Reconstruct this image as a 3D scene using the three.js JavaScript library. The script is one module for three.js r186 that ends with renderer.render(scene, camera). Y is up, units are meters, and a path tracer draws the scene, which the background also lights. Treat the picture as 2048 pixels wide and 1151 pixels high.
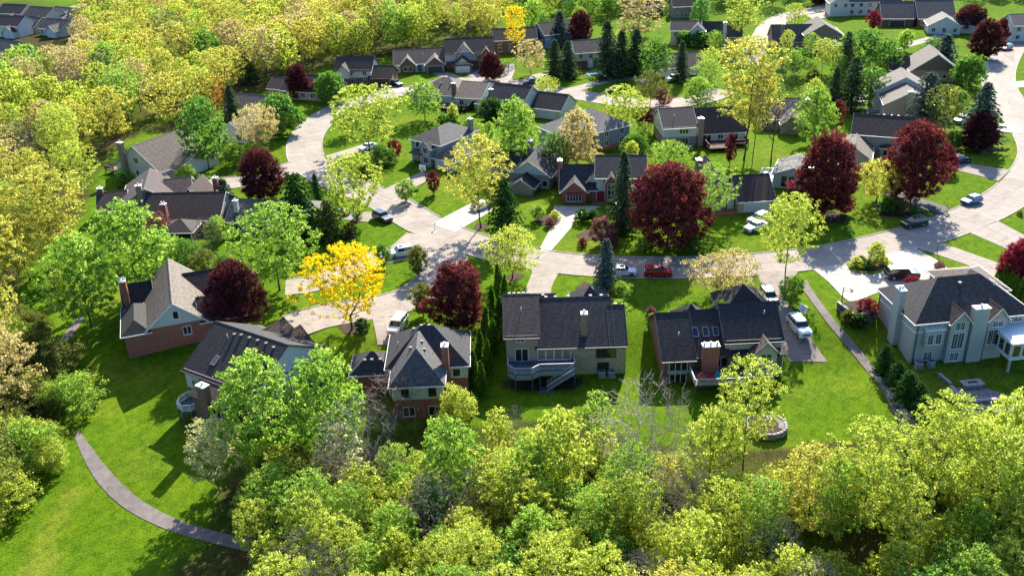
import * as THREE from 'three';
import { Sky } from 'three/addons/objects/Sky.js';
import { mergeGeometries } from 'three/addons/utils/BufferGeometryUtils.js';
import { RoundedBoxGeometry } from 'three/addons/geometries/RoundedBoxGeometry.js';

// ---------------------------------------------------------------- camera, sky, sun, exposure
const scene = new THREE.Scene();
const camera = new THREE.PerspectiveCamera(33.71, 2048 / 1151, 1, 9000);
camera.position.set(0, 71, 0);
camera.rotation.set(-0.46251, 0, -0.0384, 'YXZ');

const renderer = new THREE.WebGLRenderer({ antialias: true });
renderer.toneMapping = THREE.LinearToneMapping;
renderer.toneMappingExposure = 2.8;
renderer.shadowMap.enabled = true;

const SUN = new THREE.Vector3(0.245, 0.55, -0.80).normalize();
const sky = new Sky();
sky.name = 'sky';
sky.scale.setScalar(8000);
sky.userData = { kind: 'structure' };
const su = sky.material.uniforms;
su.sunPosition.value.copy(SUN);
su.turbidity.value = 3;
su.rayleigh.value = 1.2;
su.mieCoefficient.value = 0.004;
scene.add(sky);
scene.environmentIntensity = 0.18;
const sun = new THREE.DirectionalLight(new THREE.Color(1, 0.9, 0.72), 5);
sun.position.copy(SUN).multiplyScalar(400).add(new THREE.Vector3(0, 0, -170));
sun.target.position.set(0, 0, -170);
sun.castShadow = true;
sun.shadow.mapSize.set(4096, 4096);
Object.assign(sun.shadow.camera, { left: -260, right: 260, top: 260, bottom: -260, near: 1, far: 1000 });
scene.add(sun, sun.target);

// ---------------------------------------------------------------- helpers
function rng(seed) {
  let a = seed >>> 0;
  return () => { a = (a + 0x6D2B79F5) | 0; let t = Math.imul(a ^ (a >>> 15), 1 | a); t = (t + Math.imul(t ^ (t >>> 7), 61 | t)) ^ t; return ((t ^ (t >>> 14)) >>> 0) / 4294967296; };
}
const D2R = Math.PI / 180, clamp = THREE.MathUtils.clamp, lerp = THREE.MathUtils.lerp, V3 = THREE.Vector3;
const ss = (a, b, x) => { const t = clamp((x - a) / (b - a), 0, 1); return t * t * (3 - 2 * t); };
const taken = new Map();
function numbered(name) { const n = taken.get(name) ?? 0; taken.set(name, n + 1); return n ? name + '_' + String(n).padStart(3, '0') : name; }
function shadows(o) { o.castShadow = o.receiveShadow = true; return o; }
function thing(name, label, category, [x, y, z], turn = 0, group) {
  const o = new THREE.Group(); o.name = numbered(name); o.position.set(x, y, z); o.rotation.y = turn;
  o.userData = { label, category }; if (group) o.userData.group = group; scene.add(o); return o;
}
function part(name, geometry, m, parent) { const o = shadows(new THREE.Mesh(geometry, m)); o.name = name; parent.add(o); return o; }
function struct(name, geometry, m) { const o = shadows(new THREE.Mesh(geometry, m)); o.name = numbered(name); o.userData = { kind: 'structure' }; scene.add(o); return o; }
function dup(root, [x, y, z], turn, label, group, category) {
  const r = root.clone(); r.name = numbered(root.userData.kindName ?? root.name.replace(/_\d{3}$/, '')); r.position.set(x, y, z); r.rotation.y = turn;
  r.userData = { label, category: category ?? root.userData.category }; if (group) r.userData.group = group; scene.add(r); return r;
}
// value noise on a lattice, tileable when a period is given
const perm = (() => { const r = rng(77), p = Array.from({ length: 256 }, (_, i) => i); for (let i = 255; i > 0; i--) { const j = Math.floor(r() * (i + 1)); [p[i], p[j]] = [p[j], p[i]]; } return new Uint8Array([...p, ...p]); })();
const lat = (x, y) => perm[perm[x & 255] + (y & 255)] / 255;
function noise2(x, y, per = 256) {
  const xi = Math.floor(x), yi = Math.floor(y), fx = x - xi, fy = y - yi, u = fx * fx * (3 - 2 * fx), v = fy * fy * (3 - 2 * fy), m = (a) => ((a % per) + per) % per;
  const a = lat(m(xi), m(yi)), b = lat(m(xi + 1), m(yi)), c = lat(m(xi), m(yi + 1)), d = lat(m(xi + 1), m(yi + 1));
  return a + (b - a) * u + (c - a) * v + (a - b - c + d) * u * v;
}
function fbm(x, y, oct = 4, per = 256) { let s = 0, a = 0.5, t = 0; for (let i = 0; i < oct; i++) { s += a * noise2(x + i * 17, y + i * 31, per); t += a; a *= 0.5; x *= 2; y *= 2; per *= 2; } return s / t; }

// ---------------------------------------------------------------- computed textures
function tex(n, fn, srgb = true) {
  const d = new Uint8Array(n * n * 4);
  for (let y = 0; y < n; y++) for (let x = 0; x < n; x++) { const c = fn(x / n, y / n), o = (y * n + x) * 4; d[o] = clamp(c[0], 0, 1) * 255; d[o + 1] = clamp(c[1], 0, 1) * 255; d[o + 2] = clamp(c[2], 0, 1) * 255; d[o + 3] = 255; }
  const t = new THREE.DataTexture(d, n, n); t.magFilter = THREE.LinearFilter; t.minFilter = THREE.LinearMipmapLinearFilter; t.wrapS = t.wrapT = THREE.RepeatWrapping;
  if (srgb) t.colorSpace = THREE.SRGBColorSpace; t.needsUpdate = true; return t;
}
const g3 = (v) => [v, v, v];
const grain = rng(5);
const T = {};
T.grass = tex(1024, (u, v) => { const a = fbm(u * 96, v * 96, 3, 96), b = fbm(u * 14, v * 14, 3, 14), c = grain(), k = 0.5 + 0.55 * (a - 0.5) + 0.28 * (b - 0.5) + 0.34 * (c - 0.5); return [k * 1.04 + 0.1 * (b - 0.5) + 0.32, k + 0.34, k * 0.9 + 0.3]; });
T.grassBump = tex(512, (u, v) => g3(0.5 * fbm(u * 128, v * 128, 2, 128) + 0.5 * grain()), false);
T.concrete = tex(1024, (u, v) => { const a = fbm(u * 6, v * 6, 5, 6), b = fbm(u * 60 + 9, v * 60, 2, 60), st = Math.max(0, fbm(u * 9 + 3, v * 24, 4, 72) - 0.58) * 0.9; const k = 0.86 + 0.16 * (a - 0.5) + 0.1 * (b - 0.5) + 0.05 * (grain() - 0.5) - st * 0.5; return [k, k * 0.995, k * 0.985]; });
T.asphalt = tex(512, (u, v) => { const a = fbm(u * 8, v * 8, 4, 8), k = 0.78 + 0.22 * (a - 0.5) + 0.22 * (grain() - 0.5); return g3(k); });
T.shingle = tex(512, (u, v) => {   // 4 m x 4 m: courses of 0.145 m, tabs of 0.33 m, each its own tone
  const row = Math.floor(v * 28), fu = u * 12 + (row % 2) * 0.5 + lat(row, 3) * 0.3, tab = Math.floor(fu), edge = (v * 28) % 1 < 0.14 ? 0.8 : 1, gap = fu % 1 < 0.05 ? 0.86 : 1;
  const k = (0.74 + 0.3 * (lat((tab % 12) * 7 + 1, row * 5) - 0.5) + 0.14 * (fbm(u * 5, v * 5, 3, 5) - 0.5) + 0.18 * (grain() - 0.5)) * edge * gap; return [k, k * 0.99, k * 0.98];
});
T.brick = tex(512, (u, v) => {     // 1.6 m x 1.6 m of 0.2 x 0.067 m bricks
  const row = Math.floor(v * 24), fu = u * 8 + (row % 2) * 0.5, b = Math.floor(fu) % 8, mort = (fu % 1 < 0.05 || (v * 24) % 1 < 0.15);
  const t = lat(b * 11 + 3, row * 3 + 5); return mort ? [0.8, 0.76, 0.72] : [0.78 + 0.3 * (t - 0.5), 0.74 + 0.34 * (t - 0.5) + 0.06 * (grain() - 0.5), 0.72 + 0.34 * (t - 0.5)];
});
T.siding = tex(256, (u, v) => { const f = (v * 8) % 1, k = 0.93 + 0.05 * (fbm(u * 4, v * 40, 2, 40) - 0.5) + 0.02 * (grain() - 0.5); return g3(f < 0.1 ? k * 0.8 : k); });
T.sidingBump = tex(256, (u, v) => g3(1 - ((v * 8) % 1)), false);
T.wood = tex(512, (u, v) => { const f = (u * 14) % 1, p = Math.floor(u * 14), k = 0.8 + 0.2 * (lat(p, 9) - 0.5) + 0.25 * (fbm(u * 80, v * 6, 3, 80) - 0.5); return g3(f < 0.07 ? k * 0.55 : k); });
T.stucco = tex(256, (u, v) => g3(0.9 + 0.12 * (fbm(u * 16, v * 16, 4, 16) - 0.5) + 0.06 * (grain() - 0.5)));
T.stone = tex(256, (u, v) => g3(0.75 + 0.5 * (fbm(u * 8, v * 8, 5, 8) - 0.5)));
T.bark = tex(256, (u, v) => g3(0.75 + 0.6 * (fbm(u * 24, v * 5, 4, 24) - 0.5)));
T.litter = tex(512, (u, v) => { const a = fbm(u * 40, v * 40, 3, 40), b = fbm(u * 6, v * 6, 3, 6); const k = 0.6 + 0.5 * (a - 0.5) + 0.4 * (b - 0.5) + 0.3 * (grain() - 0.5); return [k, k * 0.92, k * 0.8]; });
const rep = (t, s) => { const c = t.clone(); c.repeat.set(1 / s, 1 / s); c.needsUpdate = true; return c; };

// ---------------------------------------------------------------- materials (linear base colours)
const C3 = (r, g, b) => new THREE.Color().setRGB(r, g, b);
const std = (rgb, rough = 0.9, o = {}) => new THREE.MeshStandardMaterial({ color: C3(...rgb), roughness: rough, ...o });
const rt = rep(T.shingle, 4), bt = rep(T.brick, 1.6), sdt = rep(T.siding, 1.2), sbt = rep(T.sidingBump, 1.2), ct = rep(T.concrete, 11), stt = rep(T.stucco, 2.5);
const roofM = (rgb) => std(rgb.map((v) => v * 1.3), 0.88, { map: rt, bumpMap: rt, bumpScale: 0.012 });
const sideM = (rgb) => std(rgb, 0.7, { map: sdt, bumpMap: sbt, bumpScale: 0.012 });
const brickM = (rgb) => std(rgb, 0.92, { map: bt, bumpMap: bt, bumpScale: 0.008 });
const M = {
  roofs: { slate: roofM([0.05, 0.051, 0.06]), char: roofM([0.036, 0.036, 0.042]), brown: roofM([0.075, 0.05, 0.045]), grey: roofM([0.13, 0.125, 0.13]), tan: roofM([0.22, 0.185, 0.16]), taupe: roofM([0.15, 0.125, 0.11]), mauve: roofM([0.09, 0.066, 0.065]), light: roofM([0.24, 0.23, 0.22]) },
  walls: {
    white: sideM([0.78, 0.77, 0.73]), cream: sideM([0.7, 0.64, 0.5]), tan: sideM([0.48, 0.35, 0.23]), beige: sideM([0.54, 0.45, 0.35]), grey: sideM([0.46, 0.45, 0.45]), green: sideM([0.6, 0.63, 0.5]), sage: sideM([0.62, 0.66, 0.62]), blue: sideM([0.2, 0.3, 0.5]), brown: sideM([0.16, 0.11, 0.085]), bluegrey: sideM([0.27, 0.3, 0.35]),
    redbrick: brickM([0.56, 0.235, 0.165]), creambrick: brickM([0.72, 0.64, 0.48]), brownbrick: brickM([0.33, 0.21, 0.155]), greybrick: brickM([0.48, 0.44, 0.4]), tanbrick: brickM([0.52, 0.38, 0.27]),
    stucco: std([0.55, 0.535, 0.5], 0.9, { map: stt }), plaster: std([0.72, 0.7, 0.65], 0.9, { map: stt }),
  },
  trim: std([0.72, 0.71, 0.68], 0.55), greytrim: std([0.15, 0.14, 0.14], 0.6), darktrim: std([0.05, 0.035, 0.03], 0.6), timber: std([0.035, 0.025, 0.02], 0.7),
  glass: new THREE.MeshPhysicalMaterial({ color: C3(0.018, 0.022, 0.026), roughness: 0.06, metalness: 0, specularIntensity: 1, clearcoat: 1, clearcoatRoughness: 0.03 }),
  blind: std([0.3, 0.22, 0.18], 0.5, {}),
  deckGrey: std([0.12, 0.15, 0.21], 0.75, { map: rep(T.wood, 2) }), deckRed: std([0.12, 0.035, 0.025], 0.8, { map: rep(T.wood, 2) }), deckBrown: std([0.22, 0.17, 0.13], 0.8, { map: rep(T.wood, 2) }), railWhite: std([0.75, 0.75, 0.74], 0.5), railGrey: std([0.36, 0.38, 0.41], 0.6),
  metal: std([0.5, 0.5, 0.5], 0.4, { metalness: 0.7 }), steelDark: std([0.03, 0.03, 0.033], 0.5, { metalness: 0.3 }), hvac: std([0.36, 0.37, 0.36], 0.5), vent: std([0.13, 0.12, 0.12], 0.6), black: std([0.015, 0.015, 0.016], 0.6), redDoor: std([0.32, 0.02, 0.02], 0.45), garage: std([0.62, 0.6, 0.56], 0.55), garageDark: std([0.05, 0.04, 0.04], 0.55), teal: std([0.03, 0.12, 0.13], 0.4),
  concrete: std([0.39, 0.335, 0.295], 0.93, { map: ct }), concreteNew: std([0.52, 0.48, 0.45], 0.9, { map: ct }), joint: std([0.2, 0.175, 0.15], 0.95), kerb: std([0.5, 0.45, 0.4], 0.93, { map: ct }), asphalt: std([0.16, 0.145, 0.15], 0.95, { map: rep(T.asphalt, 3) }), drive: std([0.33, 0.28, 0.25], 0.95, { map: ct }), pathway: std([0.27, 0.23, 0.225], 0.95, { map: rep(T.asphalt, 4) }),
  mulch: std([0.12, 0.07, 0.045], 1, { map: rep(T.litter, 3) }), stone: std([0.48, 0.45, 0.42], 0.9, { map: rep(T.stone, 1) }), stonePale: std([0.62, 0.58, 0.54], 0.9, { map: rep(T.stone, 1) }), paver: std([0.34, 0.31, 0.3], 0.9, { map: rep(T.stone, 2) }), block: std([0.17, 0.165, 0.17], 0.9, { map: rep(T.stone, 1.5) }),
  bark: std([0.13, 0.1, 0.08], 0.95, { map: rep(T.bark, 1) }), barkDark: std([0.06, 0.045, 0.04], 0.95), barkGrey: std([0.22, 0.19, 0.17], 0.95), barkPale: std([0.4, 0.31, 0.26], 0.9), barkPurple: std([0.2, 0.14, 0.14], 0.9), birch: std([0.7, 0.68, 0.64], 0.8),
};
for (const o of [...Object.values(M.roofs), ...Object.values(M.walls)]) o.side = THREE.DoubleSide;
const box = (x0, x1, y0, y1, z0, z1) => {   // a box with uv in metres
  const g = new THREE.BoxGeometry(x1 - x0, y1 - y0, z1 - z0); g.translate((x0 + x1) / 2, (y0 + y1) / 2, (z0 + z1) / 2);
  const p = g.attributes.position, n = g.attributes.normal, uv = g.attributes.uv;
  for (let i = 0; i < p.count; i++) { const ax = Math.abs(n.getX(i)), ay = Math.abs(n.getY(i)); if (ax > 0.5) uv.setXY(i, p.getZ(i), p.getY(i)); else if (ay > 0.5) uv.setXY(i, p.getX(i), p.getZ(i)); else uv.setXY(i, p.getX(i), p.getY(i)); }
  return g;
};
const merge = (list) => mergeGeometries(list.map((g) => (g.index ? g.toNonIndexed() : g)));
function polyGeo(tris) {          // tris: [[p,p,p] or [p,p,p,p] ...], flat faces; uv along the face in metres
  const pos = [], uv = [], a = new V3(), b = new V3(), n = new V3(), t = new V3(), w = new V3();
  for (const f of tris) {
    const P = f.map((q) => new V3(...q)); a.subVectors(P[1], P[0]); b.subVectors(P[P.length - 1], P[0]); n.crossVectors(a, b).normalize();
    if (Math.abs(n.y) > 0.995) t.set(1, 0, 0); else t.set(n.z, 0, -n.x).normalize();
    w.crossVectors(n, t);
    for (let i = 1; i + 1 < P.length; i++) for (const q of [P[0], P[i], P[i + 1]]) { pos.push(q.x, q.y, q.z); uv.push(q.dot(t), q.dot(w)); }
  }
  const g = new THREE.BufferGeometry(); g.setAttribute('position', new THREE.Float32BufferAttribute(pos, 3)); g.setAttribute('uv', new THREE.Float32BufferAttribute(uv, 2)); g.computeVertexNormals(); return g;
}

// ---------------------------------------------------------------- the place in metres (x right, z towards the camera)
const WOODS = [[[-273.74,-523.43],[-253.62,-502.84],[-180.89,-404.52],[-171.31,-483.74],[-128.46,-488.72],[-52.57,-470.58],[-0.66,-374.14],[-3.5,-331.83],[-21.44,-327.11],[-37.77,-319.36],[-50.65,-315.72],[-58.76,-304.61],[-71.46,-292.47],[-70.45,-273.69],[-81.44,-268.27],[-78.24,-248.13],[-85.61,-237.16],[-93.1,-242.43],[-97.64,-231.23],[-94.83,-208.72],[-90.13,-194.79],[-88.49,-181.0],[-88.31,-167.24],[-90.12,-159.53],[-81.56,-137.64],[-75.56,-125.67],[-69.37,-118.17],[-65.05,-109.51],[-64.16,-101.03],[-65.82,-94.67],[-64.68,-87.06]],[[-37.53,-86.43],[-38.78,-95.86],[-35.41,-103.34],[-27.74,-104.97],[-18.55,-106.56],[-11.83,-107.25],[-2.33,-106.65],[9.97,-108.13],[14.71,-102.39],[23.42,-99.86],[33.58,-99.26],[41.77,-100.77],[53.75,-103.15],[59.8,-104.93],[90,-50],[-60,-50]]];
const DRY = [[-58.04,-82.7],[-57.23,-87.47],[-57.56,-94.22],[-56.78,-98.7],[-55.66,-94.11],[-54.55,-88.14],[-52.47,-80.19],[-55.18,-75.25]];
const ROADS = [
  {n:'road',w:8.2,p:[[178.27,-328.06],[163.58,-304.39],[150.41,-283.66],[140.84,-266.72],[135.16,-254.22],[130.96,-241.59],[127.37,-229.53],[124.19,-217.26],[120.64,-206.14],[116.65,-197.07],[110.05,-187.11],[102.11,-177.6],[93.31,-169.55],[84.11,-162.92],[76.75,-158.65],[67.88,-154.52],[59.67,-151.37],[52.02,-149.34],[41.21,-147.86],[32.53,-147.63],[23.98,-148.19],[15.47,-149.57],[7.76,-151.93],[2.54,-154.52],[-2.83,-158.08],[-8.43,-162.7],[-13.35,-167.69],[-18.11,-173.93],[-22.7,-181.06],[-28.09,-188.16],[-34.27,-194.85],[-40.93,-202.63],[-46.12,-211.79],[-49.13,-222.13],[-50.32,-232.27],[-49.83,-242.12],[-47.97,-251.1],[-44.41,-259.45],[-39.52,-264.95],[-31.62,-271.34],[-23.27,-276.27],[-14.62,-280.77],[-7.19,-282.61],[-0.47,-279.21],[6.02,-273.03],[14.35,-266.24],[21.72,-260.88],[28.78,-255.2],[37.62,-249.94],[45.01,-249.89],[52.96,-252.76],[61.53,-260.9]]},
  {n:'court_road',w:7.5,p:[[-47.93,-210.24],[-51.75,-206.2],[-56.44,-201.75],[-62.1,-199.81],[-67.46,-199.12]]},
  {n:'court_road',w:7.6,p:[[-13.92,-164.16],[-12.07,-156.74],[-11.95,-150.4],[-13.24,-145.36],[-16.52,-140.39],[-21.2,-137.56],[-25.91,-136.21],[-30.9,-134.56],[-34.8,-131.88]]},
  {n:'court_road',w:6,p:[[-16.61,-166.32],[-20.21,-158.59],[-24.96,-156.19],[-29.25,-151.33],[-33.82,-147.15],[-38.76,-146.03]]},
  {n:'road',w:7.5,p:[[73.65,-288.5],[87.84,-323.43],[97.48,-347.24],[107.99,-362.27],[122.1,-371.58],[141.97,-384.69],[163.17,-398.68]]},
  {n:'road',w:7,p:[[-189.42,-390.82],[-191.46,-417.47],[-191.94,-437.36],[-187.03,-453.93]]},
];
const DRIVES = [
  {n:'driveway',m:'concrete',e:[[3.14,-151.1,8.97,-148.93],[3.41,-149.85,8.55,-148.15],[3.55,-148.01,7.98,-146.82],[3.1,-145.72,7.31,-144.75],[2.54,-143.22,6.71,-142.48],[2.24,-140.54,6.41,-140.38],[2.06,-138.46,6.26,-138.83]]},
  {n:'driveway',m:'concreteNew',e:[[4.96,-156.91,7.1,-156.27],[6.14,-161.16,9.39,-161.5],[7.42,-165.9,11.79,-167.18],[7.96,-167.84,12.19,-169.26],[8.3,-169.76,12.74,-170.83],[8.75,-174.41,15.71,-174.44],[9.09,-178.58,18.57,-177.59]]},
  {n:'driveway',m:'concreteNew',e:[[-15.31,-171.6,-10.45,-166.92],[-6.92,-183.04,-2.81,-178.18]]},
  {n:'driveway',m:'concrete',e:[[-28.08,-189.93,-24.72,-186.06],[-19.06,-202.8,-15.8,-198.49]]},
  {n:'driveway',m:'concrete',e:[[-43.08,-216.13,-40.6,-210.79],[-34.83,-224.27,-31.81,-219.26]]},
  {n:'driveway',m:'asphalt',e:[[85.31,-169.6,81.82,-166.37],[81.62,-175.34,78.3,-172.44],[79.26,-180.08,75.34,-178.8]]},
  {n:'driveway',m:'drive',e:[[106.41,-189.09,100.95,-182.96],[99.06,-194.46,93.94,-192.12]]},
  {n:'driveway',m:'concreteNew',e:[[123.28,-220.23,120.66,-212.57],[117.79,-221.37,115.76,-215.55]]},
  {n:'driveway',m:'drive',e:[[152.73,-287.23,152.29,-280.76],[156.23,-298.38,160.58,-297.62],[161.26,-305.55,164.13,-303.54]]},
  {n:'driveway',m:'concreteNew',e:[[141.2,-258.18,138.0,-251.68],[146.09,-259.09,143.02,-253.04]]},
  {n:'driveway',m:'concrete',e:[[83.66,-157.75,91.18,-162.46],[87.01,-149.67,92.87,-154.35]]},
  {n:'driveway',m:'concrete',e:[[71.87,-151.95,76.75,-153.89],[77.0,-144.82,81.12,-147.29],[80.5,-138.32,85.68,-140.13]]},
  {n:'courtyard',m:'concreteNew',e:[[51.28,-145.14,71.53,-151.98],[51.83,-142.69,73.04,-147.04],[52.43,-139.65,73.81,-141.76],[52.66,-137.08,71.52,-139.97],[52.85,-134.89,67.86,-139.05],[53.29,-133.34,63.11,-137.25],[53.68,-132.38,59.11,-135.78]]},
  {n:'driveway',m:'drive',e:[[41.8,-145.0,48.73,-144.58],[41.32,-141.14,46.51,-140.94],[40.84,-136.26,44.25,-136.33],[40.83,-132.02,43.77,-132.26],[40.8,-128.18,43.97,-128.49],[40.22,-125.13,44.39,-125.29],[39.73,-122.66,44.95,-122.59],[39.96,-120.57,45.43,-120.31],[40.33,-119.17,45.78,-118.76]]},
  {n:'driveway',m:'concrete',e:[[-23.22,-138.79,-18.51,-139.47],[-22.29,-132.86,-18.7,-132.57],[-20.8,-125.93,-17.36,-125.74]]},
  {n:'driveway',m:'concrete',e:[[-10.61,-288.0,-3.44,-282.03],[-12.83,-295.95,-6.59,-296.25],[-15.11,-302.93,-11.11,-309.16]]},
  {n:'driveway',m:'concreteNew',e:[[-32.25,-270.34,-27.8,-274.11],[-39.89,-282.83,-36.44,-287.1]]},
  {n:'driveway',m:'concrete',e:[[-15.39,-281.48,-10.5,-283.12],[-22.53,-293.64,-19.13,-296.96]]},
  {n:'driveway',m:'concreteNew',e:[[11.25,-239.42,16.11,-246.16],[8.87,-244.33,13.7,-250.35]]},
  {n:'driveway',m:'concrete',e:[[14.7,-267.28,16.36,-262.18],[17.19,-268.78,18.4,-263.65],[20.39,-270.88,21.14,-265.78],[23.19,-273.27,23.89,-268.37],[26.05,-275.75,26.76,-271.05],[29.14,-278.26,29.65,-273.5],[32.25,-280.12,32.45,-275.35],[35.23,-280.55,35.03,-276.12],[38.02,-279.83,37.34,-275.77],[40.7,-277.38,39.45,-273.5],[42.65,-274.96,40.94,-271.18]]},
  {n:'driveway',m:'concrete',e:[[3.18,-276.32,4.56,-272.68],[8.23,-286.3,9.27,-281.87],[13.41,-289.86,13.98,-286.02]]},
  {n:'driveway',m:'concrete',e:[[-1.19,-282.89,2.08,-281.19],[0.42,-293.84,3.52,-293.34],[0.82,-301.69,3.36,-301.27]]},
  {n:'driveway',m:'concrete',e:[[123.02,-301.3,125.7,-300.83],[127.25,-305.51,128.83,-302.99],[132.73,-310.66,133.18,-306.07],[137.62,-314.32,137.87,-309.39],[142.69,-318.2,143.02,-313.41],[148.87,-324.23,149.2,-319.26],[153.8,-329.32,154.15,-324.2]]},
  {n:'driveway',m:'concrete',e:[[113.65,-361.12,113.72,-351.46],[122.09,-365.4,121.55,-356.58]]},
  {n:'driveway',m:'concrete',e:[[-35.18,-133.9,-35.5,-131.45],[-38.47,-132.5,-38.39,-130.26]]},
  {n:'driveway',m:'drive',e:[[-26.05,-178.95,-27.97,-173.89],[-33.22,-179.69,-34.11,-176.06],[-36.49,-177.88,-36.41,-174.21]]},
  {n:'footpath',m:'pathway',e:[[47.44,-140.08,49.05,-141.07],[47.44,-139.38,48.99,-140.33],[47.43,-138.39,48.91,-139.29],[47.43,-137.15,48.84,-137.99],[47.47,-135.7,48.83,-136.47],[47.52,-133.93,48.86,-134.61],[47.58,-131.86,48.92,-132.44],[47.7,-129.72,49.05,-130.21],[47.92,-127.74,49.28,-128.15],[48.29,-125.99,49.67,-126.36],[48.77,-124.35,50.17,-124.7],[49.27,-122.74,50.71,-123.08],[49.72,-121.08,51.17,-121.42],[50.12,-119.38,51.57,-119.74],[50.5,-117.68,51.94,-118.06],[50.82,-115.91,52.26,-116.33],[51.02,-114.04,52.46,-114.47],[51.04,-111.91,52.52,-112.33],[50.94,-109.6,52.46,-109.99],[50.78,-107.38,52.35,-107.74],[50.66,-105.51,52.27,-105.85],[50.58,-104.05,52.22,-104.38],[50.5,-102.86,52.16,-103.18],[50.44,-101.93,52.11,-102.25],[50.39,-101.27,52.08,-101.58]]},
  {n:'footpath',m:'pathway',e:[[-60.82,-108.55,-60.16,-108.97],[-60.23,-107.57,-59.43,-108.07],[-59.38,-106.15,-58.38,-106.78],[-58.41,-104.58,-57.22,-105.35],[-57.46,-103.12,-56.16,-104.06],[-56.55,-101.81,-55.24,-102.96],[-55.62,-100.52,-54.36,-101.91],[-54.66,-99.26,-53.49,-100.9],[-53.67,-98.06,-52.58,-99.89],[-52.64,-96.91,-51.64,-98.88],[-51.57,-95.8,-50.69,-97.87],[-50.48,-94.75,-49.72,-96.89],[-49.36,-93.77,-48.71,-95.96],[-48.2,-92.86,-47.65,-95.06],[-46.99,-92.0,-46.55,-94.19],[-45.79,-91.22,-45.45,-93.37],[-44.64,-90.51,-44.38,-92.63],[-43.57,-89.9,-43.38,-91.99],[-42.56,-89.37,-42.42,-91.42],[-41.54,-88.88,-41.44,-90.9],[-40.42,-88.38,-40.38,-90.37],[-39.17,-87.85,-39.2,-89.82],[-37.84,-87.31,-37.93,-89.28],[-36.48,-86.79,-36.63,-88.75],[-35.16,-86.3,-35.35,-88.27],[-33.77,-85.81,-33.97,-87.8],[-32.32,-85.32,-32.5,-87.35],[-31.03,-84.9,-31.19,-86.96],[-30.13,-84.6,-30.28,-86.69]]},
  {n:'footpath',m:'pathway',e:[[-70.92,-138.15,-70.07,-138.08],[-70.95,-137.57,-69.97,-137.43],[-70.99,-136.74,-69.83,-136.5],[-71.02,-135.77,-69.69,-135.42],[-71.04,-134.77,-69.58,-134.32],[-71.02,-133.66,-69.51,-133.15],[-70.96,-132.42,-69.45,-131.87],[-70.93,-131.23,-69.43,-130.63],[-70.96,-130.26,-69.45,-129.59],[-71.09,-129.57,-69.55,-128.76],[-71.29,-129.06,-69.72,-128.07],[-71.5,-128.7,-69.89,-127.53],[-71.64,-128.43,-70.0,-127.14]]},
  {n:'patio',m:'paver',e:[[59.47,-111.34,64.77,-111.48],[60.33,-106.92,69.07,-107.74],[59.8,-104.93,69.41,-105.43]]},
];
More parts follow.
